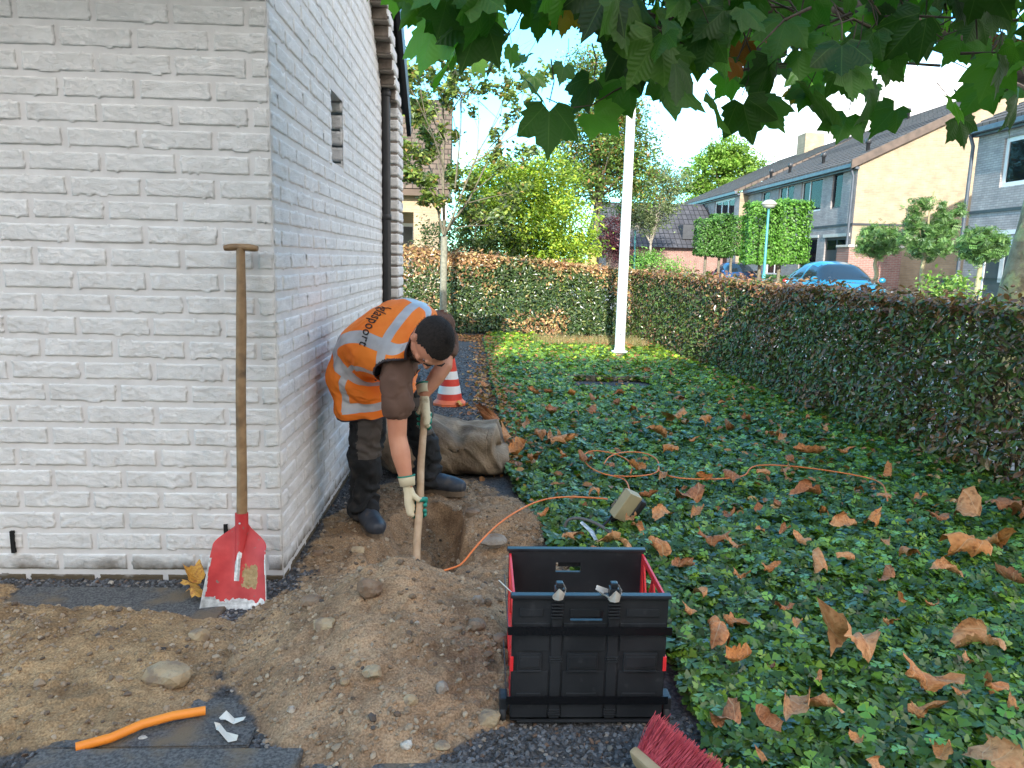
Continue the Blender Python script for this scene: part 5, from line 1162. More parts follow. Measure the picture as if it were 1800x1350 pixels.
# low hedge strip and plants before the terrace
x = rng.uniform(11.6, 13.4, 5000); y = rng.uniform(24, 45, 5000); z = rng.uniform(.1, .9, 5000); kk = np.abs(x-12.9) < .35; x, y, z = x[kk], y[kk], z[kk]
V, F, C = scatter(SM_V*[1, 1.4, 1], SM_F, np.c_[x, y, z], rotmats(np.c_[rng.standard_normal((len(x), 2)), np.ones(len(x))], rng.random(len(x))*6), .16+.08*rng.random(len(x)), palette(len(x), [(.07, .17, .03), (.11, .22, .05), (.05, .11, .02)], [2, 1, 2]))
link('low_hedge', np_mesh('low_hedge', V, F, [M_leaf], attrs={'col': C}), label='low green garden hedge along the front of the terraced houses', cat='hedge')
tree('bush', (7.2, 11.0, 0), .4, .04, [((7.1, 11.0, .85), (.45, .4, .45)), ((5.9, 9.4, .6), (.4, .4, .6))], 2500, .07, [(.16, .30, .05), (.24, .36, .07), (.10, .2, .04)], [2, 1, 1], 'yellow green bush at the foot of the big plane trunk, above the hedge', 'bush', clumps=50, spread=.1, seed=51)

# ------------------------------------------------------------------ traffic cone
cx, cy, _ = G(790, 712); cn = empty('traffic_cone', (cx, cy, 0), 'red and white striped traffic cone with an orange base behind the man', 'traffic cone')
M_cr = mat('cone_red', (.62, .035, .02), (.70, .06, .03), 5, .5); M_cw = mat('cone_white', (.74, .74, .74), (.82, .82, .80), 9, .45, bump=(150, .2, .001)); M_co = mat('cone_orange', (.80, .16, .06), (.86, .22, .09), 6, .6)
g = MB(); zc = [.035, .105, .175, .235, .305, .37, .445, .50]; rc = lambda z: .125-.20*z*.98+.012*0
for i in range(len(zc)-1):
    g.lathe([(rc(zc[i]), zc[i]), (rc(zc[i+1]), zc[i+1])], (cx, cy, .008), 28, mi=[0, 1, 0, 1, 0, 0, 2][i] if i < 6 else 2)
g.lathe([(rc(.50), .5), (.012, .505)], (cx, cy, .008), 28, mi=2); g.build('cone_body', [M_cr, M_cw, M_co], cn)
g = MB(); oc = [(math.cos(R_(45*k+22.5)), math.sin(R_(45*k+22.5))) for k in range(8)]; g.prism([(a*.155, b*.15) for a, b in oc], .008, .03, lambda a, b, h: (cx+a, cy+b, h)); g.lathe([(.145, .028), (.13, .045), (.115, .06)], (cx, cy, .0), 24); g.build('cone_base', M_co, cn)

# ------------------------------------------------------------------ rolled dirty canvas / sack
def sack():
    a = Vector((-.60, 4.42, .155)); b = Vector((.125, 4.46, .165)); bm = bmesh.new(); n, m = 120, 90; V = []; F = []
    cosx = np.linspace(-1, 1, n+1)
    for i in range(n+1):
        t = i/n; c = a.lerp(b, t); e = min(t, 1-t); cap = min(1, (e/.045))**.45 if e < .045 else 1
        for j in range(m):
            an = 2*PI*j/m; ca, sa = math.cos(an), math.sin(an); k = (abs(ca)**3.2+abs(sa)**3.2)**(-1/3.2)
            ry, rz = .24*k, .155*k
            f = 1+.07*float(0)
            V.append([c.x+(.03*math.sin(an*2)+.02*math.cos(an*3))*(1 if e < .1 else .3), c.y+ry*ca*cap, c.z+rz*sa*cap+.035*math.sin(t*5+.6)*(sa > 0)*sa])
    for i in range(n):
        for j in range(m): F.append((i*m+j, (i+1)*m+j, (i+1)*m+(j+1) % m, i*m+(j+1) % m))
    V = np.array(V); C0 = np.array([(a.x+b.x)/2, 4.44, .155])
    d = V-C0; nv = d.copy(); nv[:, 0] *= .15; nv /= np.linalg.norm(nv, axis=1, keepdims=True)
    fo = .030*fbm(V[:, 0]*5, V[:, 1]*5, V[:, 2]*6, 4, 41)+.022*(1-np.abs(fbm(V[:, 0]*6+V[:, 2]*5, V[:, 1]*4, V[:, 2]*3, 3, 42))*3).clip(-1, 1)*.7
    dent = -.06*np.exp(-(((V[:, 0]+.14)/.05)**2+((V[:, 1]-4.30)/.12)**2))*(V[:, 2] > .2)
    V = V+nv*(fo)[:, None]; V[:, 2] += dent; V[:, 2] = np.maximum(V[:, 2], .004)
    F = np.array(F)
    o = link('canvas_sack', np_mesh('canvas_sack', V, [F, np.arange(m)[None, :], (np.arange(m)[::-1]+n*m)[None, :]] if False else F, [mat('dirty_canvas', (.19, .13, .08), (.40, .30, .205), 6, .9, bump=(70, .9, .008), c3=(.09, .06, .04), sc3=5, t3=(.48, .68))], smooth=True), label='big dirty rolled canvas sack lying across the path behind the man', cat='sack')
    g = MB(); 
sack()

# ------------------------------------------------------------------ shovel at the wall
M_ash = mat('worn_ash', (.20, .115, .05), (.30, .185, .09), 22, .6, bump=(60, .25, .003), c3=(.10, .06, .03), sc3=9, t3=(.55, .7))
M_ash2 = mat('pale_handle', (.42, .28, .17), (.54, .39, .26), 20, .55, bump=(70, .2, .002), c3=(.25, .16, .10), sc3=12, t3=(.58, .75))
M_sred = mat('chipped_red_paint', (.42, .022, .025), (.55, .045, .045), 14, .5, bump=(50, .5, .002), c3=(.20, .12, .10), sc3=45, t3=(.66, .70))
M_steel = mat('worn_steel', (.42, .43, .44), (.72, .73, .74), 60, .4, metal=.6, bump=(160, .6, .002))
M_crumb = mat('straw_dirt', (.30, .19, .08), (.45, .32, .16), 60, .9, bump=(90, 1, .008))
sv = empty('shovel', (-.9, 2.6, 0), 'red bladed shovel with brown T-handle leaning against the white wall', 'shovel')
T0 = Vector((-.888, 2.765, 1.318)); T1 = Vector((-.897, 2.68, .255)); T2 = Vector((-.905, 2.575, -.006))
g = MB(); n = 14
pts = [T1.lerp(T0, i/n)+Vector((.0015*math.sin(i*.7), 0, 0)) for i in range(n+1)]; g.tube(pts, [.0195]*3+[.0185]*9+[.017, .016, .0155], 16); g.build('handle', M_ash, sv)
g = MB(); q = 9; hp = [Vector((-.947+.12*i/q, 2.765, 1.318+.005*math.sin(PI*i/q))) for i in range(q+1)]; g.tube(hp, [.012, .0155, .0165, .016, .0155, .0155, .016, .0165, .0155, .012], 14, flat=.8); g.build('grip', M_ash, sv)
g = MB(); sk = T1.lerp(T0, .075); dn = (T2-T1).normalized(); g.tube([sk, T1, T1+dn*.05, T1+dn*.11], [.024, .0245, .020, .012], 16, mi=0); g.build('socket', M_sred, sv)
g = MB(); g.ell(T1.lerp(T0, .045)+Vector((0, -.025, 0)), (.004, .003, .004), n=8); g.build('rivet', M_steel, sv)
nu, nvv = 100, 140; V = []; F = []; FM = []; Ld = (T2-T1).length+.035; s0_ = T1-dn*.035
nrm = Vector((0, -1, 0)); nrm = (nrm-dn*nrm.dot(dn)).normalized(); sdv = Vector((1, 0, 0)); sdv = (sdv-dn*sdv.dot(dn)).normalized()
def bl_w(v): return .024+ (.100-.024)*sst(.0, .26, v)**.75+.024*max(0, (v-.3)/.7)
for j in range(nvv+1):
    v = j/nvv; w_ = float(bl_w(v))
    for i in range(nu+1):
        u = i/nu*2-1; cup = .028*(abs(u)**2.6)*float(sst(.05, .4, v))*(1-.35*v)
        ridge = .014*math.exp(-(u*w_/.012)**2)*(1-float(sst(.35, .75, v)))
        V.append(s0_+dn*(Ld*v+.006*(1-u*u)*(v > .9))+sdv*(u*w_+.006*v)+nrm*(cup+ridge+.022*math.sin(PI*v*.9)*0))
for j in range(nvv):
    for i in range(nu):
        a = j*(nu+1)+i; F.append((a, a+1, a+nu+2, a+nu+1)); u = (i+.5)/nu*2-1; v = (j+.5)/nvv
        ns = float(fbm(u*6, v*9, 0, 4, 61)); ns2 = float(fbm(u*16, v*24, 0, 3, 63))
        edge = (v > .865+.06*ns+.02*ns2) or (u < -.95+.10*(v-.5)+.05*ns and v > .4) or (u > .97+.03*ns and v > .3)
        rg = abs(u+.02)*float(bl_w(v)) < .011*(1-.4*v) and .12 < v < .66 and (v > .30 or ns2 > -.1)
        cr = .13 < u < .70 and .46 < v < .74 and (abs(u-.42)/.30)**3+(abs(v-.60)/.145)**3+1.2*ns2 < .9
        FM.append(1 if (edge or rg) else (2 if cr else 0))
g = MB(); g.v = [tuple(p) for p in V]; g.f = F; g.m = FM; g.sm = [True]*len(F); bl = g.build('blade', [M_sred, M_steel, M_crumb], sv); so = bl.modifiers.new('s', 'SOLIDIFY'); so.thickness = .0035; so.offset = -1

# ------------------------------------------------------------------ folding crate on wheels
def crate():
    r = empty('folding_crate', (.31, 2.04, 0), 'black folding crate trolley with red side panels standing at the edge of the ground cover', 'crate')
    B_ = mat('black_crate_plastic', (.014, .015, .017), (.026, .027, .030), 8, .42, bump=(260, .12, .001), c3=(.045, .045, .048), sc3=30, t3=(.62, .75))
    BL = mat('dark_crate_plastic', (.016, .017, .02), (.03, .031, .035), 10, .32, bump=(200, .1, .001)); RD = mat('red_crate_plastic', (.72, .025, .03), (.80, .04, .045), 6, .4)
    x0, x1, yf, yb, zb, zt = .095, .525, 1.875, 2.205, .028, .392; z0, dx = .03, 0
    def panel(y0, y1, front, name):
        g = MB(); hx0, hx1, hz0, hz1 = .255, .345, .325, .352
        if not front: hx0, hx1, hz0, hz1 = .245, .325, .325, .357
        for a, b, c, d in ((x0, hx0, zb, zt), (hx1, x1, zb, zt), (hx0, hx1, zb, hz0), (hx0, hx1, hz1, zt)): g.b2((a, y0, c), (b, y1, d))
        s = -1 if front else 1; yy = y0 if front else y1
        def rib(a, b, c, d, h=.004): 
            lo, hi = (yy-h*(s < 0), yy+h*(s > 0)); g.b2((a, lo if s < 0 else yy, c), (b, yy if s < 0 else hi, d), 0, .0015)
        for xc in (.218, .375):        # vertical ribs
            rib(xc-.014, xc+.014, zb+.005, zt-.055, .005)
            for k in range(5): rib(xc-.016, xc+.016, zt-.058+.0095*k, zt-.053+.0095*k, .010)
            for zc in (.205, .212, .219, .045, .052, .059): rib(xc-.018, xc+.018, zc-.0015, zc+.0015, .008)
        for zc in (.265, .335, .155, .075): pass
        for a, b in ((x0+.004, .198), (.238, .355), (.395, x1-.004)):
            for c, d in ((zb+.006, .078), (.092, .176), (.236, .318)): rib(a, b, c, d, .0035)
            rib(a+.012, b-.02, .182, .230, .0075); rib(a+.018, b-.026, .190, .222, .010)
            rib(a+.012, b-.02, .176, .181, .010)
            rib(a+.012, b-.02, .094, .110, .006); rib(a+.012, b-.02, .298, .312, .0015)
            rib(a+.016, b-.02, .338, .360, .0045)
        o = g.build(name, B_, r); return o
    panel(yf, yf+.012, True, 'front_panel'); panel(yb-.012, yb, False, 'back_panel')
    for xs, sg in ((x0, -1), (x1, 1)):
        g = MB(); t = .008; xa, xb = (xs+.001, xs+t) if sg < 0 else (xs-t, xs-.001)
        ya, yb_ = yf+.014, yb-.014; zm = (zb+zt)/2
        for c, d in ((zb+.003, zm-.003), (zm+.003, zt-.004)):
            # frame of each leaf plus diagonal lattice
            for a, b, e, f in ((ya, yb_, c, c+.022), (ya, yb_, d-.020, d), (ya, ya+.024, c+.023, d-.021), (yb_-.024, yb_, c+.023, d-.021)): g.b2((xa, a, e), (xb, b, f), 0, .0015)
            n = 4
            for k in range(n):
                p0 = ya+.02+(yb_-ya-.04)*k/n; p1 = ya+.02+(yb_-ya-.04)*(k+1)/n; q0, q1 = (c+.02, d-.018) if k % 2 else (d-.018, c+.02)
                L2 = math.hypot(p1-p0, q1-q0); an = math.atan2(q1-q0, p1-p0); g.box(((xa+xb)/2, (p0+p1)/2, (q0+q1)/2), (t*.7, L2, .018), (an, 0, 0), 0, .001)
        g.b2((xa-.002*(sg < 0), ya+.05, zm-.004), (xb+.002*(sg > 0), yb_-.05, zm+.004))
        g.build('side_panel', RD, r)
        g = MB(); g.b2((xs-.004 if sg < 0 else xs-.006, yf-.004, .175), (xs+.006 if sg < 0 else xs+.004, yf+.02, .218), 0, .002); g.build('latch', RD, r)
    g = MB(); w2 = .009
    g.b2((x0-.006, yf-.010, zt), (x1+.006, yf+.014, zt+.010), 0, .003); g.build('rim', BL, r)
    g = MB(); g.b2((x0-.006, yb-.014, zt), (x1+.006, yb+.010, zt+.010), 0, .003); g.build('rim', BL, r)
    g = MB(); g.b2((x0, yf, zb-.004), (x1, yb, zb+.006)); g.b2((x0+.02, yf-.002, zb-.012), (x1-.02, yb, zb-.0045), 0, .003); g.build('base', B_, r)
    for xc in (.222, .372):   # telescopic handle stubs clipped over the front rim
        g = MB(); g.b2((xc-.013, yf-.012, zt-.008), (xc+.013, yf+.018, zt+.030), 0, .003); g.b2((xc-.010, yf-.008, zt+.030), (xc+.010, yf+.014, zt+.045), 0, .004); g.build('handle_clip', BL, r)
    tp = MB(); 
    for z in (.300, .092):
        tp.b2((x0-.012, yf-.013, z-.012), (x1+.012, yf-.0115, z+.012)); tp.b2((x0-.012, yf-.0115, z-.0118), (x0-.0105, yb, z+.0118))
        tp.build('tape', mat('black_tape', (.006, .006, .007), rough=.25), r); tp = MB()
    for xs in (x0-.022, x1+.014):
        g = MB(); g.lathe([(0, -.009), (.026, -.009), (.030, -.006), (.030, .006), (.026, .009), (0, .009)], (xs+.003, yf+.035, .030), 22, axis=(1, 0, 0)); wl = g.build('wheel', mat('rubber', (.035, .035, .036), rough=.8), r)
        g = MB(); g.b2((xs-.008, yf+.012, .044), (xs+.016, yf+.064, .082), 0, .004); g.build('wheel_bracket', B_, r)
    g = MB(); g.b2((x0+.03, yf+.05, .055), (x1-.04, yb-.04, .16)); 
    return r
crate()
# things inside the crate
g = MB(); g.box((.30, 1.99, .16), (.20, .14, .015), (.35, .1, .2), 0, .003); g.build('paper_pad', M_paper, label='papers sticking up inside the black crate behind its front grip hole', cat='paper')
for (xa, za, tx, lab) in ((.218, .40, .03, 'torn plastic film tied round the left handle clip'), (.372, .395, -.03, 'torn plastic film tied round the right handle clip')):
    g = MB(); V = []; 
    for i in range(9):
        a = i/8*2*PI; V += [(xa+.017*math.cos(a), 1.872+.02*math.sin(a), za-.006), (xa+.022*math.cos(a)+(tx if i in (3, 4) else 0), 1.872+.026*math.sin(a), za+.02+.012*math.sin(i*2.3))]
    g.add(V, [(2*i, 2*i+2, 2*i+3, 2*i+1) for i in range(8)]); o = g.build('plastic_film', mat('dusty_film', (.42, .38, .34), (.6, .56, .5), 30, .5), label=lab, cat='plastic film')
    m_ = o.modifiers.new('s', 'SOLIDIFY'); m_.thickness = .0008
g = MB(); g.tube([gz(877, 1020, .33), Vector((.10, 1.93, .375))], .0016, 6); g.build('thin_stick', M_paper, label='thin pale rod poking over the left rim of the crate', cat='rod')

# ------------------------------------------------------------------ broom
br = empty('push_broom', (.5, 1.75, 0), 'broom head with dense red bristles and wooden back at the bottom edge', 'broom')
c0 = Vector(At(1118, 1345, 1.66)); c1 = Vector((.50, 1.50, .03)); 
ax_ = Vector((.28, -.50, 0)).normalized()      # length of the head
o0 = Vector(G(1117, 1325, .05)); up_ = Vector((.62, .45, .30)).normalized(); up_ = (up_-ax_*up_.dot(ax_)).normalized(); sd3 = ax_.cross(up_)
g = MB(); g.box(o0+ax_*.15-up_*.005, (.30, .055, .026), Matrix((ax_, sd3, up_)).transposed(), 0, .010); g.build('wooden_back', mat('broom_wood', (.36, .24, .13), (.48, .34, .20), 14, .7, bump=(60, .3, .003)), br)
g = MB(); r2 = random.Random(3)
for i in range(1500):
    u = r2.uniform(.006, .295); w_ = r2.uniform(-.026, .026); b = o0+ax_*u+sd3*w_+up_*.006; k = r2.gauss(0, .010); L2 = .095+.012*r2.random()
    t = b+up_*L2+ax_*(k-.03*(u < .05)*r2.random()-.04*(u/.3-.5)*-1*.6)+sd3*(w_*.5+r2.gauss(0, .006)); g.tube([b, b.lerp(t, .5)+ax_*k*.2, t], [.0011, .0011, .0008], 3, cap=False)
for i in range(26):
    b = o0+ax_*r2.uniform(0, .03)+up_*.01+sd3*r2.uniform(-.02, .02); t = b+up_*r2.uniform(.08, .14)-ax_*r2.uniform(.0, .05); g.tube([b, b.lerp(t, .5)-ax_*.008, t], .0010, 3, cap=False)
g.build('bristles', mat('red_bristle', (.50, .05, .07), (.66, .10, .12), 40, .5), br)

# ------------------------------------------------------------------ cable and junction box
M_cable = mat('orange_cable', (.78, .20, .05), (.84, .26, .08), 5, .5)
def gp(px, py, z): return Vector(G(px, py, z))
c1_ = [gp(780, 1003, .03), gp(800, 997, .035), gp(812, 992, .045), gp(835, 962, .085), gp(870, 925, .125), gp(905, 900, .15), gp(945, 880, .145), gp(985, 873, .14), gp(1030, 874, .14), gp(1068, 877, .15)]
g = MB(); 
def smooth(P, it=3):
    for _ in range(it):
        Q = [P[0]]
        for a, b in zip(P, P[1:]): Q += [a.lerp(b, .25), a.lerp(b, .75)]
        P = Q+[P[-1]]
    return P
g.tube(smooth(c1_), .0042, 8); o = g.build('orange_cable', M_cable, label='orange fibre cable running from the trench into the grey outdoor box', cat='cable')
c2 = [(1108, 872), (1106, 858), (1100, 843), (1085, 838), (1055, 832), (1030, 817), (1024, 800), (1040, 791), (1072, 795), (1100, 805), (1113, 820), (1108, 832)]
c3_ = [(1062, 815), (1070, 802), (1095, 794), (1130, 795), (1155, 805), (1160, 824), (1150, 834), (1110, 838), (1080, 836)]
c4_ = [(1155, 826), (1180, 840), (1240, 843), (1310, 839), (1318, 822), (1335, 817), (1380, 818), (1450, 826), (1520, 838), (1550, 848), (1558, 865), (1560, 880)]
c5_ = [(1312, 832), (1320, 845), (1345, 854)]
g = MB()
P = [gp(a, b, .105+.012*math.sin(i*1.9)) for i, (a, b) in enumerate(c2)]; g.tube(smooth(P), .0042, 8); g.build('orange_cable', M_cable, label='near loop of orange cable lying on the ground cover behind the grey box', cat='cable')
g = MB(); P = [gp(a, b, .115+.012*math.sin(i*1.3)) for i, (a, b) in enumerate(c3_)]; g.tube(smooth(P), .0042, 8); g.build('orange_cable', M_cable, label='right hand loop of the orange cable coil in the ground cover', cat='cable')
g = MB(); P = [gp(a, b, .115+.012*math.sin(i*1.3)) for i, (a, b) in enumerate(c4_)]; g.tube(smooth(P), .0042, 8); g.build('orange_cable', M_cable, label='long stretch of orange cable snaking right across the ground cover', cat='cable')
jb = empty('outdoor_socket_box', tuple(gp(1095, 900, .1)), 'grey beige outdoor socket box on a spike tilted in the ground cover', 'socket box')
def boxat(px, py, Y): return Vector(At(px, py, Y))
M_jb = mat('khaki_plastic', (.38, .33, .20), (.44, .38, .25), 5, .5); M_jd = mat('grey_brown_plastic', (.15, .135, .11), (.19, .17, .14), 5, .5)
ctr = boxat(1100, 888, 3.36); up4 = Vector((.50, -.1, .85)).normalized(); rt = Vector((.80, .35, -.42)); rt = (rt-up4*rt.dot(up4)).normalized(); fw4 = rt.cross(up4)
R4 = Matrix((rt, fw4, up4)).transposed()
def jbox(dx, dy, dz, sx, sy, sz, m, name, bev=.004, par=jb): g = MB(); g.box(ctr+R4 @ Vector((dx, dy, dz)), (sx, sy, sz), R4, 0, bev); return g.build(name, m, par)
bd = jbox(0, 0, 0, .078, .055, .148, M_jb, 'housing'); jbox(-.002, -.031, .034, .066, .014, .062, M_jd, 'lid'); jbox(-.002, -.040, -.030, .066, .014, .045, M_jd, 'lid'); jbox(.055, .015, .01, .035, .05, .11, M_black, 'rear_housing', .01)
g = MB(); g.tube([ctr-up4*.07, ctr-up4*.10-fw4*.01, ctr-up4*.16], [.014, .012, .006], 8); g.build('spike', M_black, jb)
g = MB(); q = [ctr-up4*.065-fw4*.03, boxat(1060, 925, 3.32), boxat(1048, 930, 3.28), boxat(1045, 950, 3.2)]; g.tube(smooth(q, 2), .006, 8); g.build('plug_lead', M_black, jb)
g = MB(); q = [boxat(993, 915, 3.2)-Vector((0, 0, .03)), boxat(998, 912, 3.2), boxat(1020, 910, 3.2), boxat(1050, 920, 3.17), boxat(1075, 938, 3.12)]; g.tube(smooth(q, 3), .0075, 10); g.build('grey_hose', mat('grey_rubber', (.10, .10, .10), rough=.5), label='grey rubber hose arching out of the plants below the socket box', cat='hose')
g = MB(); q = [boxat(1022, 918, 3.18), boxat(1040, 935, 3.14), boxat(1048, 950, 3.1)]; g.tube(q, [.012, .014, .010], 10, flat=.5); g.build('metal_plate', M_steel, label='pale metal strap end lying under the grey hose', cat='strap')

# ------------------------------------------------------------------ fallen plane leaves
LV = []
def dry_leaf_mesh(seed, mats):
    V, f3, f4, n = plane_leaf(seed); V0_ = V.copy(); r = random.Random(seed+50)
    # finer rings through one subdivision of the bend: curl strongly about a chosen axis
    x, y = V[:, 0]-.35, V[:, 1]; a = r.uniform(0, PI); c, s = math.cos(a), math.sin(a); u = x*c+y*s; v = -x*s+y*c
    R1 = r.uniform(.15, .30); z = np.zeros_like(u); th = u/R1; th = np.clip(th, -2.1, 2.1)
    u2 = R1*np.sin(th); z = R1*(1-np.cos(th))*(1 if r.random() < .5 else -1)
    R2 = r.uniform(.5, 1.2); al = np.arctan2(V[:, 1], V[:, 0]); rr_ = np.hypot(V[:, 0]-.22, V[:, 1]); z = z+v*v/(2*R2)*r.choice((-1, 1))+.16*fbm(u*3.4+seed, v*3.4, seed, 2, seed)+.20*np.abs(np.sin(al*4.5))*rr_; v = v*(1-.35*np.abs(np.sin(th)))
    X = u2*c-v*s; Y = u2*s+v*c; z = z-z.min()*.6
    P = np.stack([X, Y, z], 1)
    me = np_mesh('fallen_leaf', P, [f3, f4], mats, smooth=True, attrs={'flat': V0_}); return me
LMESH = [dry_leaf_mesh(s, [M_drys[s % 4]]) for s in range(24)]; YM = dry_leaf_mesh(77, [M_dry2]); YM2 = dry_leaf_mesh(81, [M_dry2])
def lm(px, py):
    refs = (((1100, 900), 'the grey socket box'), ((1030, 1120), 'the black crate'), ((1185, 1300), 'the red broom'), ((1090, 640), 'the flagpole'), ((880, 720), 'the sack end'), ((1560, 880), 'the far end of the orange cable'), ((1090, 815), 'the orange cable coil'), ((1400, 650), 'the long hedge'), ((1070, 670), 'the bare patch'), ((1700, 800), 'the near end of the hedge'))
    return min(refs, key=lambda r: (r[0][0]-px)**2+((r[0][1]-py)*1.5)**2)[1]
def fallen(px, py, wpx, label, mesh=None, rz=None, sq=None, zz=None, tilt=.28):
    r = random.Random(int(px*7+py)); z = .112 if zz is None else zz; p = G(px, py+wpx*.12, z); d = np.linalg.norm(p-CAM); s = wpx/FPX*d*(.76 if wpx > 55 else .70)
    o = bpy.data.objects.new('fallen_leaf', mesh or r.choice(LMESH)); COL.objects.link(o); o.location = (p[0], p[1], z); o.scale = (s, s, s*(sq or r.uniform(.6, 1.0)))
    o.rotation_euler = (r.gauss(0, tilt), r.gauss(0, tilt), r.uniform(0, 6.28) if rz is None else rz)
    return props(o, label, 'leaf', 'fallen brown plane leaves')
big = [(1262, 1095, 108, 'big folded brown leaf right of the crate rim, the nearer pair of points up'), (1285, 1085, 60, 'leaf leaning on the big folded one right of the crate'), (1395, 1235, 105, 'largest curled brown leaf, low in the middle of the near ground cover'), (1452, 1240, 80, 'pale rolled leaf like a cigar right of the largest curled leaf'), (1280, 1262, 80, 'flat brown leaf left of the largest curled one'), (1345, 1262, 60, 'small curled leaf between the flat one and the largest one'), (1495, 1130, 120, 'wide two pointed brown leaf in the middle of the near bed'), (1725, 1115, 100, 'long smooth brown leaf near the right edge'), (1620, 1185, 110, 'brown leaf with a dark fold below the long smooth one'), (1735, 1200, 60, 'narrow twisted leaf at the right of the near bed'), (1755, 1335, 110, 'large rounded leaf cut by the lower right corner'), (1545, 1342, 60, 'pale leaf cut by the bottom edge'), (1378, 1065, 50, 'upright small leaf between the crate and the wide two pointed leaf'), (1198, 990, 58, 'domed brown leaf just above the right rim of the crate'), (1085, 950, 75, 'broad veined leaf directly behind the crate'), (1000, 938, 60, 'yellowish hanging leaf left of the grey hose'), (1045, 862, 55, 'leaf standing on edge left of the socket box'), (1155, 950, 75, 'pointed leaf standing right of the socket box'), (1250, 945, 75, 'folded leaf further right of the socket box'), (1290, 955, 45, 'small leaf touching the folded one right of the socket box'), (1210, 868, 75, 'tall rolled leaf behind the socket box, to its right'), (1225, 895, 50, 'crumpled leaf under the tall rolled one')]
for px, py, s, lab in big: fallen(px, py, s, lab)
rest = [(1300, 1155, 50), (1355, 1170, 30), (1500, 1295, 45), (1660, 1310, 50), (1610, 1245, 50), (1690, 1215, 30), (1560, 1010, 45), (1660, 1000, 50), (1700, 955, 80), (1745, 950, 60), (1600, 965, 60), (1780, 1015, 60), (1440, 990, 60), (1490, 975, 40), (1350, 995, 40), (1300, 1010, 35), (1140, 868, 45), (1165, 900, 50), (1285, 900, 40), (1330, 890, 30), (1420, 860, 60), (1365, 885, 35), (1450, 900, 40), (1480, 915, 60), (1530, 915, 45), (1600, 915, 30), (1650, 905, 40), (1700, 895, 70), (1765, 885, 60), (1790, 900, 50), (1510, 860, 35), (1560, 830, 40), (1425, 790, 55), (1385, 805, 30), (1380, 825, 35), (1345, 828, 30), (1285, 832, 45), (1240, 838, 40), (1165, 833, 35), (1120, 820, 45), (1030, 805, 45), (990, 797, 30), (1075, 815, 25), (920, 745, 45), (950, 757, 50), (975, 765, 45), (1000, 770, 40), (915, 785, 60), (935, 800, 40), (890, 765, 45), (970, 720, 45), (1010, 722, 45), (1040, 720, 35), (1085, 708, 28), (1115, 718, 40), (1045, 700, 30), (1190, 728, 50), (1205, 740, 30), (1240, 735, 42), (1155, 755, 50), (1180, 785, 40), (1280, 750, 38), (1370, 763, 40), (1350, 760, 28), (1195, 700, 25), (1090, 690, 25), (1005, 690, 30), (935, 685, 34), (965, 688, 25), (910, 675, 20), (1120, 740, 22), (1215, 772, 22), (1310, 735, 25), (1270, 705, 20), (1140, 650, 20), (1180, 655, 18), (1420, 735, 22), (1450, 750, 20), (1480, 790, 30), (1560, 870, 30), (1620, 870, 30), (1555, 950, 30), (1410, 945, 35), (1380, 925, 30), (1335, 930, 25), (1230, 1040, 40), (1210, 1070, 30), (1400, 1090, 28), (1440, 1190, 26), (1560, 1090, 28), (1640, 1060, 40), (1580, 1050, 26), (1780, 1240, 30), (1700, 1160, 26), (1345, 1335, 30), (1250, 1330, 30), (1050, 962, 30), (1110, 905, 40), (1120, 925, 40), (955, 900, 28), (975, 770, 60)]
for px, py, s in rest:
    size = 'large' if s > 52 else 'middling' if s > 34 else 'small'
    fallen(px, py, s*1.15, f'{size} dry brown curled leaf near {lm(px, py)}')
fallen(868, 738, 60, 'tall crumpled leaf standing against the right end of the canvas sack', zz=.05, sq=1.8, tilt=.8); fallen(855, 675, 34, 'dry leaf on the gravel path edge past the cone', zz=.03); fallen(880, 752, 40, 'second crumpled leaf at the sack, just behind the tall one', zz=.03); fallen(806, 708, 34, 'yellow leaf lying behind the foot of the traffic cone', mesh=YM, zz=.02)
fallen(845, 690, 22, 'small leaf on the gravel path right of the cone', zz=.02)
fallen(335, 1035, 72, 'yellow ochre leaf lying left of the shovel blade', mesh=YM, zz=.03, rz=1.0); fallen(350, 1012, 62, 'orange brown leaf behind the yellow one, touching the shovel', mesh=YM2, zz=.045, rz=2.6)
fallen(562, 1071, 14, 'tiny dry leaf shred on the gravel by the shovel', zz=.02)
# ================================================================== the digging man
def V3(*a): return Vector(a)
man = empty('person', (-.42, 3.55, .0), 'man in orange reflective vest bending down to dig a trench with a wooden handled spade', 'person')
M_skin = mat('skin', (.60, .26, .16), (.68, .33, .21), 9, .5, bump=(120, .15, .001), spec=.4)
M_hair = mat('dark_cropped_hair', (.012, .009, .008), (.028, .020, .017), 90, .9, bump=(420, .9, .004))
M_tee = mat('brown_tshirt', (.13, .075, .055), (.17, .10, .075), 6, .95, bump=(40, .3, .004))
M_trs = mat('black_work_trousers', (.009, .010, .012), (.020, .021, .024), 10, .85, bump=(45, .5, .006), c3=(.075, .062, .05), sc3=6, t3=(.62, .78))
M_pad = mat('grey_knee_patch', (.085, .07, .062), (.12, .10, .088), 9, .9, bump=(60, .3, .003))
M_vest = mat('orange_vest', (.95, .20, .012), (.98, .25, .02), 5, .7, bump=(22, .35, .006))
M_refl = mat('reflective_tape', (.38, .38, .40), (.50, .50, .52), 12, .35, bump=(40, .2, .002), spec=.8)
M_pipg = mat('dark_piping', (.06, .05, .06), rough=.8)
M_glove = mat('cream_glove', (.62, .55, .38), (.74, .66, .48), 14, .9, bump=(220, .4, .002), c3=(.40, .32, .2), sc3=18, t3=(.56, .7))
M_teal2 = mat('teal_latex', (.01, .22, .17), (.015, .29, .22), 10, .5, bump=(120, .3, .001))
M_boot = mat('black_boot', (.03, .036, .05), (.055, .065, .085), 10, .45, bump=(60, .3, .002), c3=(.20, .15, .10), sc3=10, t3=(.58, .75))
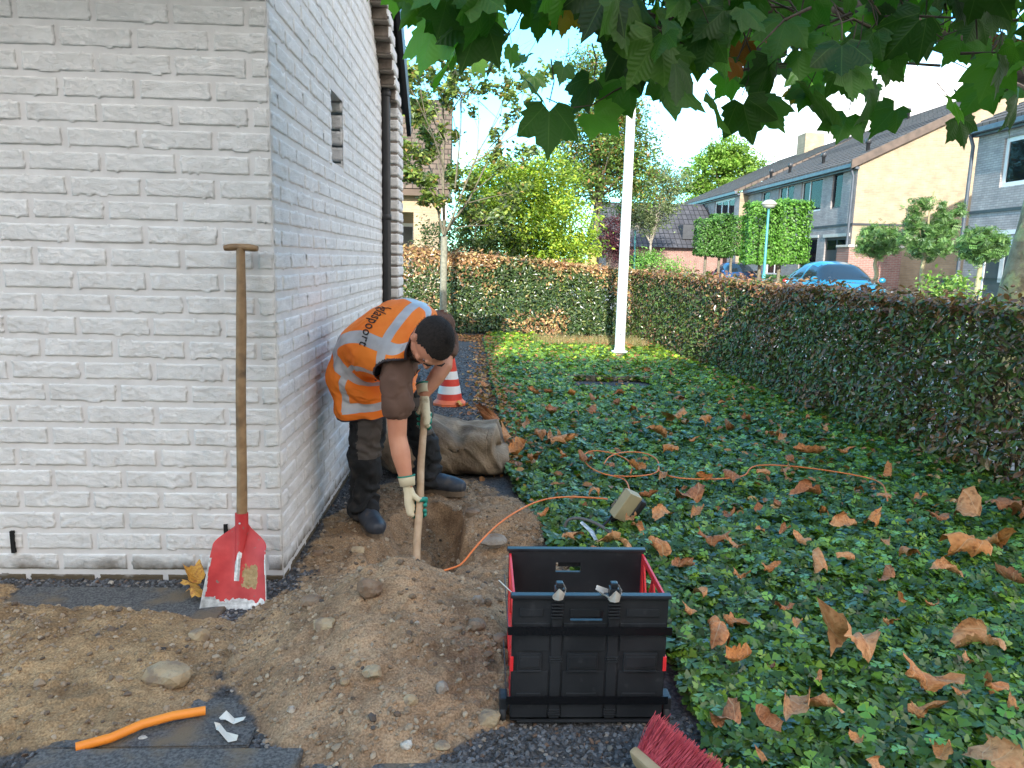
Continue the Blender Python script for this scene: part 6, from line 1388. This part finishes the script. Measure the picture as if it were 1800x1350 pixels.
M_sole = mat('muddy_sole', (.10, .075, .055), (.22, .16, .11), 20, .9, bump=(70, .7, .004))
# key joints
neck = V3(-.285, 3.36, .93); headc = V3(-.222, 3.205, .940)
Rs, Ls = V3(-.385, 3.28, .80), V3(-.185, 3.60, .985)
Re, Rw = V3(-.375, 3.24, .50), V3(-.322, 3.18, .285)
Le, Lw = V3(-.182, 3.47, .79), V3(-.268, 3.41, .665)
HP0, HP1 = Vector(At(745, 731, 3.40)), Vector(At(731, 1010, 3.02))     # spade handle, grip end and soil end
hax = (HP1-HP0).normalized()
pel = V3(-.56, 3.66, .86)
Rh, Rk, Ra = V3(-.585, 3.56, .80), V3(-.545, 3.45, .47), V3(-.555, 3.44, .11)
Lh, Lk, La = V3(-.50, 3.80, .80), V3(-.33, 3.87, .47), V3(-.285, 3.90, .12)
# head frame
crown = V3(.56, -.82, .04).normalized(); face = V3(-.02, -.10, -1); face = (face-crown*face.dot(crown)).normalized(); rgt = face.cross(crown)
HM = Matrix((rgt, face, crown)).transposed()          # columns: right, forward, up
HS = 1.09
def hp(x, y, z): return headc+HM @ Vector((x*HS, y*HS, z*HS))
bd = MB(); v_ = .0065
def cap(P, R, n=16): bd.closed_tube(P, R, n)
bd.ell(hp(0, -.008, .022), (.080, .101, .095), HM, 28); bd.ell(hp(0, .022, -.045), (.063, .072, .076), HM, 24); bd.ell(hp(0, .055, -.085), (.039, .037, .028), HM, 18)
bd.ell(hp(0, .066, -.055), (.034, .030, .030), HM, 16)      # mouth area
cap([hp(0, .083, .012), hp(0, .098, -.018), hp(0, .104, -.030)], [.010, .012, .014], 12); bd.ell(hp(.012, .090, -.034), (.009, .010, .007), HM, 10); bd.ell(hp(-.012, .090, -.034), (.009, .010, .007), HM, 10)
bd.ell(hp(0, .078, .032), (.052, .018, .013), HM, 16); bd.ell(hp(0, .086, -.058), (.024, .011, .006), HM, 12); bd.ell(hp(0, .083, -.068), (.021, .011, .007), HM, 12)
for s in (-1, 1):
    bd.ell(hp(s*.040, .062, -.022), (.020, .020, .018), HM, 12)
    bd.ell(hp(s*.076, -.012, -.008), (.009, .020, .032), HM, 14); bd.ell(hp(s*.083, -.018, .004), (.006, .017, .022), HM, 12)
cap([hp(0, -.02, -.05), neck.lerp(headc, .3), neck, V3(-.33, 3.44, .91)], [.056, .058, .064, .075])
cap([V3(-.34, 3.44, .90), V3(-.44, 3.53, .90), V3(-.52, 3.62, .87), V3(-.555, 3.66, .82)], [.11, .13, .12, .12], 20)
cap([Rs, Re, Rw], [.040, .039, .022]); cap([Rs, Rs.lerp(Ls, .5)+V3(-.03, .03, .0), Ls], [.034, .055, .036])
cap([Re, Re.lerp(Rw, .35), Re.lerp(Rw, .8), Rw], [.042, .044, .030, .021]); cap([Rs-V3(0, 0, .04), Rs.lerp(Re, .5), Re], [.046, .050, .042])
cap([Ls, Le, Le.lerp(Lw, .35), Lw], [.052, .042, .040, .025])
cap([pel, Rh, Rk, Ra], [.09, .075, .052, .038]); cap([pel, Lh, Lk, La], [.09, .075, .052, .038])
cap([Ra, Ra+V3(.01, -.04, -.04), Ra+V3(.03, -.10, -.055)], [.036, .034, .028]); cap([La, La+V3(.04, -.01, -.04), La+V3(.11, -.03, -.055)], [.036, .034, .028])
# palms, inside the gloves
def hand_frame(t, side):
    """point on the handle and axes: a along the handle (downwards), e1 towards the wrist"""
    p = HP0+(HP1-HP0)*t; w_ = side-p; e1 = (w_-hax*w_.dot(hax)).normalized(); return p, hax.copy(), e1, hax.cross(e1)
grips = []
for wr, t, flip in ((Rw, .60, 1), (Lw, .03, -1)):
    p, a, e1, e2 = hand_frame(t, wr); e2 = e2*flip; grips.append((wr, p, a, e1, e2))
    cap([wr, wr.lerp(p+e1*.032, .5), p+e1*.030+e2*.012], [.018, .012, .008], 12)
body = remeshed(bd, 'body', [M_skin], .0055, 3, man)
for s in (-1, 1):
    g = MB(); g.ell(hp(s*.031, .072, .006), (.009, .009, .009), HM, 14); g.build('eye', mat('eye_white', (.22, .17, .15), rough=.2), man)
    g = MB(); g.tube([hp(s*.014, .093, .030), hp(s*.032, .094, .036), hp(s*.050, .084, .030)], [.003, .005, .002], 6); g.build('eyebrow', M_hair, man)
# hair: short cap over the scalp
hb = MB(); V = []; n1, n2 = 64, 40; FM = []; Fh = []
for i in range(n2+1):
    th = PI*i/n2
    for j in range(n1):
        ph = 2*PI*j/n1; x, y, z = math.sin(th)*math.cos(ph), math.sin(th)*math.sin(ph), math.cos(th)
        k = 1.05+.006*float(vn(x*9, y*9, z*9, 3)); V.append(hp(.074*x*k, -.008+.093*y*k, .022+.088*z*k))
for i in range(n2):
    for j in range(n1):
        th = PI*(i+.5)/n2; ph = 2*PI*(j+.5)/n1; y = math.sin(th)*math.sin(ph); z = math.cos(th); x = math.sin(th)*math.cos(ph)
        lim = -.58 if y < -.15 else (-.58+ (y+.15)*2.0 if y < .35 else .42+(y-.35)*.35)
        if abs(x) > .8 and -.1 < y < .25: lim = max(lim, -.05)
        if z > lim: Fh.append((i*n1+j, (i+1)*n1+j, (i+1)*n1+(j+1) % n1, i*n1+(j+1) % n1))
hb.add(V, Fh, 0, True); ho = hb.build('hair', M_hair, man)
# stubble tufts so that the hair edge is not clean
g = MB(); r3 = random.Random(9)
for i in range(5200):
    f = Fh[r3.randrange(len(Fh))]; c = sum((V[q] for q in f), Vector())/4; nrm = (c-headc).normalized(); c = c+Vector((r3.gauss(0, .003), r3.gauss(0, .003), r3.gauss(0, .003)))
    d_ = (nrm+Vector((r3.gauss(0, .5), r3.gauss(0, .5), r3.gauss(0, .5)))-crown*.4).normalized(); q = d_.cross(nrm).normalized()*.0006
    if q.length < 1e-6: continue
    g.add([c-q, c+q, c+d_*.0045], [(0, 1, 2)])
g.build('hair_tufts', M_hair, ho)
g = MB()   # short beard shadow around jaw
for i in range(900):
    a = r3.uniform(-1.3, 1.3); zz = r3.uniform(-.105, -.05); c = hp(.058*math.sin(a), .022+.066*math.cos(a)*1.02, zz); nrm = (c-hp(0, .02, -.05)).normalized(); q = nrm.orthogonal().normalized()*.0007
    g.add([c-q, c+q, c+nrm*.005+Vector((r3.gauss(0, .001), 0, -.001))], [(0, 1, 2)])
g.build('beard', M_hair, man)

# general cloth loft ---------------------------------------------------
def loft(secs, rings, nseg, power=2.3, wr=None):
    """secs: (centre, u lateral, v back, a, b_back, b_front); returns grid (rings+1, nseg, 3), s, phi"""
    K = len(secs); C = np.array([list(s[0]) for s in secs]); U = np.array([list(s[1]) for s in secs], float); W_ = np.array([list(s[2]) for s in secs], float); A = np.array([s[3:6] for s in secs], float)
    t = np.linspace(0, K-1, rings+1)
    def cr(X, t):
        i = np.clip(np.floor(t).astype(int), 0, K-2); f = (t-i)[:, None]; p1, p2 = X[i], X[i+1]; p0 = np.where((i > 0)[:, None], X[np.maximum(i-1, 0)], 2*p1-p2); p3 = np.where((i < K-2)[:, None], X[np.minimum(i+2, K-1)], 2*p2-p1)
        return .5*((2*p1)+(-p0+p2)*f+(2*p0-5*p1+4*p2-p3)*f*f+(-p0+3*p1-3*p2+p3)*f**3)
    C, U, W_, A = cr(C, t), cr(U, t), cr(W_, t), cr(A, t)
    U /= np.linalg.norm(U, axis=1, keepdims=True); W_ -= U*(U*W_).sum(1, keepdims=True); W_ /= np.linalg.norm(W_, axis=1, keepdims=True)
    ph = np.arange(nseg)/nseg*2*PI; c, s = np.cos(ph), np.sin(ph); k = (np.abs(c)**power+np.abs(s)**power)**(-1/power)
    x = (c*k)[None]*A[:, :1]; y = (s*k)[None]*np.where(s[None] > 0, A[:, 1:2], A[:, 2:3])
    G_ = C[:, None]+x[..., None]*U[:, None]+y[..., None]*W_[:, None]
    nr = x[..., None]*U[:, None]+y[..., None]*W_[:, None]; nr /= np.linalg.norm(nr, axis=2, keepdims=True)
    if wr is not None: G_ = G_+nr*wr(G_, (t/(K-1))[:, None]*np.ones(nseg)[None], np.ones(len(t))[:, None]*ph[None])[..., None]
    return G_, nr, t/(K-1), ph
def gridfaces(r, n, wrap=True):
    i = np.arange(r)[:, None]*n; j = np.arange(n if wrap else n-1)[None]; a = (i+j).ravel(); b = (i+(j+1) % n).ravel(); return np.stack([a, b, b+n, a+n], 1)

# trousers ----------------------------------------------------------------
tr = MB()
def leg(h, k, a, bl):
    P = [h+V3(.0, .0, .02), h-V3(0, 0, .04), h.lerp(k, .5), k+V3(.005, -.01, .02), k+V3(-.01, 0, -.06), k.lerp(a, .5), a+V3(0, 0, .10), a+V3(0, -.005, .03), a+V3(0, -.005, -.005)]
    P = smooth(P, 1); tr.closed_tube(P, list(np.interp(np.linspace(0, 1, len(P)), np.linspace(0, 1, 9), [.085, .100, .096, .085, .082, .077, .072, .078, .080])), 24)
leg(Rh, Rk, Ra, 1); leg(Lh, Lk, La, 1)
tr.ell(pel+V3(0, 0, -.05), (.105, .165, .11), Euler((0, 0, -.35)).to_matrix(), 24)
def trpost(me):
    n = len(me.vertices); co = np.empty(n*3); me.vertices.foreach_get('co', co); co = co.reshape(-1, 3); no = np.empty(n*3); me.vertices.foreach_get('normal', no); no = no.reshape(-1, 3)
    x, y, z = co.T; rl = y < 3.62
    bag = np.exp(-((z-.14)/.09)**2)+.5*np.exp(-((z-.42)/.07)**2)+.35*np.exp(-((z-.66)/.08)**2)
    f = .011*bag*np.sin(z*88+11*fbm(x*8, y*8, z*7, 2, 5)+3*np.arctan2(y-3.45, x+.55))+.022*fbm(x*8, y*8, z*12, 3, 7)-.006*sst(.12, 0, np.abs(fbm(x*9, y*9, z*16, 3, 17)))
    co = co+no*f[:, None]; me.vertices.foreach_set('co', co.ravel())
    c = np.array([tuple(p.center) for p in me.polygons]); nn2 = np.array([tuple(p.normal) for p in me.polygons])
    wv = .006*np.sin(c[:, 2]*40)
    pad = (c[:, 1] < 3.62) & (c[:, 2] > .355) & (c[:, 2] < .60) & (c[:, 0] > -.578+wv+.07*(.5-c[:, 2])*0) & (c[:, 0] < -.47+wv) & (nn2[:, 1] < .25) & (nn2[:, 0] > -.55)
    pad |= (c[:, 1] > 3.62) & (c[:, 2] > .37) & (c[:, 2] < .58) & (nn2[:, 0] > .15) & (nn2[:, 1] < .75)
    me.polygons.foreach_set('material_index', pad.astype(np.int32))
remeshed(tr, 'trousers', [M_trs, M_pad], .0075, 4, man, post=trpost)

# T-shirt: torso and sleeves ---------------------------------------------
ts = MB()
ts.closed_tube([neck+V3(-.005, .02, -.005), V3(-.35, 3.44, .895), V3(-.45, 3.54, .885), V3(-.53, 3.62, .85)], [.075, .100, .110, .11], 24)
ts.closed_tube([Rs+V3(.03, .10, .045), Rs+V3(.01, .035, .01), Rs+V3(-.0, .0, -.05), Rs.lerp(Re, .44), Rs.lerp(Re, .55)], [.075, .080, .078, .073, .076], 24)
ts.closed_tube([V3(-.28, 3.46, .90), Ls, Ls+V3(.0, -.03, -.05), Ls.lerp(Le, .62)], [.08, .080, .076, .068], 24)
def tpost(me):
    n = len(me.vertices); co = np.empty(n*3); me.vertices.foreach_get('co', co); co = co.reshape(-1, 3); no = np.empty(n*3); me.vertices.foreach_get('normal', no); no = no.reshape(-1, 3)
    co = co+no*(.013*fbm(co[:, 0]*12, co[:, 1]*12, co[:, 2]*7, 3, 3)-.006*sst(.15, 0, np.abs(fbm(co[:, 0]*9, co[:, 1]*9, co[:, 2]*14, 3, 23)))+.004*np.sin(co[:, 0]*60+co[:, 2]*40))[:, None]; me.vertices.foreach_set('co', co.ravel())
remeshed(ts, 't_shirt', [M_tee], .007, 3, man, post=tpost)

# vest ---------------------------------------------------------------------
uL = V3(.40, .75, .52).normalized()
secs = [
 (V3(-.270, 3.335, .915), uL, V3(-.10, -.30, .95), .110, .078, .10),
 (V3(-.305, 3.385, .905), uL, V3(-.16, -.45, .88), .215, .112, .12),
 (V3(-.370, 3.455, .915), uL, V3(-.22, -.45, .87), .245, .142, .135),
 (V3(-.455, 3.535, .915), V3(.41, .80, .44), V3(-.34, -.36, .87), .250, .150, .145),
 (V3(-.520, 3.595, .875), V3(.40, .84, .36), V3(-.62, -.08, .76), .245, .150, .150),
 (V3(-.555, 3.620, .790), V3(.38, .88, .26), V3(-.88, .15, .40), .256, .150, .185),
 (V3(-.552, 3.615, .700), V3(.36, .90, .28), V3(-.97, .20, .10), .262, .142, .200),
 (V3(-.532, 3.605, .625), V3(.36, .90, .32), V3(-.96, .22, -.05), .268, .130, .200)]
def vwr(Gd, s, ph):
    x, y, z = Gd[..., 0], Gd[..., 1], Gd[..., 2]
    f = .014*fbm(ph*1.3, s*7, 0, 3, 81)+.010*(.5-np.abs(fbm(ph*1.6+s*3, s*9-ph*1.2, 1, 3, 84))*2.2)*sst(.25, .5, s)+.013*np.sin(ph*7+2.5*fbm(s*4, ph, 0, 2, 3))*sst(.55, 1, s)+.007*np.sin(s*26+2*np.cos(ph*2))*sst(.3, .6, s)*(np.cos(ph) < .4)
    return f
RI, NS = 150, 200
VG, VN, vs, vph = loft(secs, RI, NS, 2.25, vwr)
lat = lambda ph: np.cos(ph)                      # -1 right side (towards the camera), +1 left side
S_, PH_ = np.meshgrid((np.arange(RI)+.5)/RI, (np.arange(NS)+.5)/NS*2*PI, indexing='ij')
front = np.sin(PH_) < 0; u_ = np.cos(PH_)
mi = np.zeros(S_.shape, int)
mi[(S_ > .205) & (S_ < .275)] = 1                                   # upper band round the chest
mi[(S_ > .600) & (S_ < .665)] = 1                                   # lower band
mi[(np.abs(np.abs(u_)-.68) < .11) & (S_ < .63) & ~front] = 1                # shoulder straps
mi[(np.abs(S_-.90) < .035) & front & (u_ < -.1)] = 1
mi[(np.abs(PH_-PI*1.02) < .10) & (S_ > .30) & (S_ < .92)] = 1
mi[(S_ > .985)] = 2
# holes: armholes
Cc = VG[:-1, :, :]*.5+VG[1:, :, :]*.5
dR = np.linalg.norm((Cc-np.array(Rs+V3(.005, -.01, -.035)))/np.array([.105, .105, .105]), axis=2); dL = np.linalg.norm((Cc-np.array(Ls+V3(.03, .0, -.03)))/np.array([.10, .10, .10]), axis=2)
edge = ((dR < 1.07) | (dL < 1.07)); mi[edge & (S_ < .5)] = 2
keepf = ~(((dR < 1.0) | (dL < 1.0)) & (S_ < .5)); keepf &= ~((S_ < .03)); mi[(S_ < .045)] = 2
keepf &= ~(front & (np.abs(u_) < .10+.25*(S_ < .3)) )                # open front
F = gridfaces(RI, NS); kf = keepf.ravel()
vm = np_mesh('vest', VG.reshape(-1, 3), F[kf], [M_vest, M_refl, M_pipg], fm=mi.ravel()[kf], smooth=True)
vo = link('safety_vest', vm, man); m_ = vo.modifiers.new('s', 'SOLIDIFY'); m_.thickness = .0025; m_.offset = 0
# lettering across the back, laid on the vest surface
def vest_pt(s, ph, off):
    i = s*RI; j = (ph/(2*PI)*NS) % NS; i0 = int(min(i, RI-1)); j0 = int(j); fi, fj = i-i0, j-j0
    def gq(Q): return (Q[i0, j0]*(1-fi)*(1-fj)+Q[i0+1, j0]*fi*(1-fj)+Q[i0, (j0+1) % NS]*(1-fi)*fj+Q[i0+1, (j0+1) % NS]*fi*fj)
    return Vector(gq(VG))+Vector(gq(VN))*off
fc = bpy.data.curves.new('lettering', 'FONT'); fc.body = 'glaspoort'; fc.size = 1; fc.resolution_u = 3; fc.space_character = 1.06
fo = bpy.data.objects.new('lettering_tmp', fc); COL.objects.link(fo); bpy.context.view_layer.update()
tm = bpy.data.meshes.new_from_object(fo.evaluated_get(bpy.context.evaluated_depsgraph_get())); bpy.data.objects.remove(fo)
bm = bmesh.new(); bm.from_mesh(tm); 
for _ in range(2): bmesh.ops.subdivide_edges(bm, edges=[e for e in bm.edges if e.calc_length() > .06], cuts=1)
bmesh.ops.triangulate(bm, faces=bm.faces)
xs = [v.co.x for v in bm.verts]; x0_, x1_ = min(xs), max(xs)
hook = [(-.30, .62), (-.16, .50), (-.10, .36), (-.20, .24)]
g_extra = []
def mp_txt(x, y):
    u = .06-(x-x0_)/(x1_-x0_)*.86; ph = math.acos(max(-.98, min(.98, u))) ; s = .405-y*.095
    return vest_pt(s, ph, .0042)
for v in bm.verts: v.co = mp_txt(v.co.x, v.co.y)
tm2 = bpy.data.meshes.new('lettering'); bm.to_mesh(tm2); bm.free(); tm2.materials.append(mat('black_print', (.01, .01, .012), rough=.7)); tm2.polygons.foreach_set('use_smooth', [False]*len(tm2.polygons))
lt = link('lettering', tm2, vo); m_ = lt.modifiers.new('s', 'SOLIDIFY'); m_.thickness = .0012; m_.offset = 1
g = MB(); pts_ = [(x0_-.28, .70), (x0_-.20, .50), (x0_-.05, .42), (x0_-.02, .25), (x0_-.10, .10)]; P = [mp_txt(a, b) for a, b in pts_]; g.tube(smooth(P, 2), .0022, 6); g.build('lettering_hook', MATS['black_print'], vo)

# boots ---------------------------------------------------------------------
def boot(ank, toe_dir, ground, name='boot'):
    d = Vector(toe_dir).normalized(); s = V3(-d.y, d.x, 0); a0 = V3(ank.x, ank.y, ground)
    g = MB(); g.closed_tube([ank+V3(0, 0, .055), ank, ank+V3(0, 0, -.035)-d*.005], [.050, .052, .056], 20)
    Q = lambda f, l, z: a0+d*f+s*l+V3(0, 0, z)
    g.closed_tube([Q(-.05, 0, .060), Q(.02, 0, .062), Q(.085, 0, .056), Q(.15, .003, .048), Q(.185, .003, .044)], [.046, .052, .050, .047, .040], 22)
    g.ell(Q(.155, .003, .045), (.060, .052, .042), Matrix((d, s, V3(0, 0, 1))).transposed(), 22)
    b = remeshed(g, name, [M_boot], .0055, 3, man)
    g = MB(); n = 28; poly = []
    for i in range(n):
        a = 2*PI*i/n; fx = .078+.140*math.cos(a); wy = .050*math.sin(a)*(1+.12*math.cos(a)-.18*math.exp(-((math.cos(a)+.2)/.3)**2)); poly.append((fx, wy))
    g.prism(poly, -.006, .024, lambda p, q, h: Q(p, q, h)); g.build('sole', M_sole, b)
    g = MB()
    for k in range(4): g.tube([Q(.045+.016*k-.02, -.030, .105-.011*k), Q(.05+.016*k-.02, 0, .119-.012*k), Q(.045+.016*k-.02, .030, .105-.011*k)], .0028, 6)
    g.tube([Q(.10, -.048, .050), Q(.085, -.02, .098), Q(.085, .02, .098), Q(.10, .048, .050)], .0016, 6)
    g.build('laces', mat('lace_grey', (.10, .10, .10), rough=.8), b)
boot(Ra, (.42, -.90, 0), .012); boot(La, (.95, -.30, 0), .035)
tr2 = None

# gloved hands gripping the handle ------------------------------------------
def glove(wr, p, a, e1, e2, spread):
    hr = .0175; g = MB()
    # palm: from the wrist to the side of the handle
    k0 = p+e1*(hr+.018)+e2*.016
    wd = (k0-wr).normalized()
    for o_, rr in ((-.026, .0155), (-.009, .017), (.010, .017), (.027, .0155)):
        g.closed_tube([wr-wd*.035+a*o_*.75, wr+a*o_*.85, wr.lerp(k0, .55)+a*o_+e1*.004, k0+a*o_], [.019, .0175, rr+.002, rr], 14)
    for i, (o_, ln) in enumerate(((-.033, .92), (-.011, 1.0), (.011, .97), (.033, .82))):
        R0 = hr+.0105; pts = [k0+a*o_*.9]; 
        n = 8; A0, A1 = R_(28), R_(28+218*ln)
        for q in range(n+1):
            an = A0+(A1-A0)*q/n; kn = 1+.10*math.exp(-((q-2.2)/.8)**2)+.08*math.exp(-((q-5.2)/.8)**2)
            pts.append(p+a*(o_*(1-.10*q/n)+.003*math.sin(i*2+q*.5))+(e1*math.cos(an)+e2*math.sin(an))*(R0*kn))
        g.closed_tube(pts, [.0115]+list(np.linspace(.0112, .0088, n+1)), 12)
    R0 = hr+.011; pts = [wr.lerp(k0, .35)-a*.020-e2*.012, wr.lerp(k0, .75)-a*.030-e2*.020]
    for q in range(5): an = R_(-50-34*q); pts.append(p+a*(-.030-.004*q)+(e1*math.cos(an)+e2*math.sin(an))*R0)
    g.closed_tube(pts, [.015, .014, .0125, .0118, .011, .0105, .0095], 12)
    def post(me):
        fm = []
        for f in me.polygons:
            c = f.center; r = c-p; al = r.dot(a); rad = (r-a*al); de = rad.dot(e1); 
            fm.append(1 if (rad.length < hr+.030 and de < .016+.004*math.sin(al*200)) else 0)
        me.polygons.foreach_set('material_index', fm)
    b = remeshed(g, 'glove', [M_glove, M_teal2], .003, 2, man, post=post)
    g = MB(); g.tube([wr-wd*.050, wr-wd*.030, wr-wd*.006], [.036, .033, .031], 18, cap=False, flat=1.1); g.tube([wr-wd*.054, wr-wd*.047], [.0368, .0365], 18, 1, cap=False, flat=1.1); c_ = g.build('cuff', [M_glove, M_teal2], b); m_ = c_.modifiers.new('s', 'SOLIDIFY'); m_.thickness = .002
for gr in grips: glove(*gr, 1)

# spade in the trench ----------------------------------------------------------
sp = empty('spade', tuple(HP1), 'spade with a pale wooden handle held by the man, its blade buried in the trench', 'spade')
g = MB(); n = 16; g.tube([HP0-hax*.03+(HP1+hax*.05-HP0+hax*.03)*(i/n)+V3(.002*math.sin(i*.9), 0, 0) for i in range(n+1)], [.0165]*4+[.0172]*13, 18); g.build('handle', M_ash2, sp)
g = MB(); q0 = HP1+hax*.02; sdx = hax.cross(V3(0, 0, 1)).normalized(); nb_ = hax.cross(sdx)
V = []; 
for j in range(9):
    v = j/8
    for i in range(9): u = i/4-1; V.append(q0+hax*(.05+.25*v)+sdx*(u*(.085-.02*v))+nb_*(.015*u*u))
g.add(V, [(j*9+i, j*9+i+1, j*9+i+10, j*9+i+9) for j in range(8) for i in range(8)], 0, True); g.tube([q0, q0+hax*.07], [.021, .018], 14)
b_ = g.build('blade', M_steel, sp); m_ = b_.modifiers.new('s', 'SOLIDIFY'); m_.thickness = .003
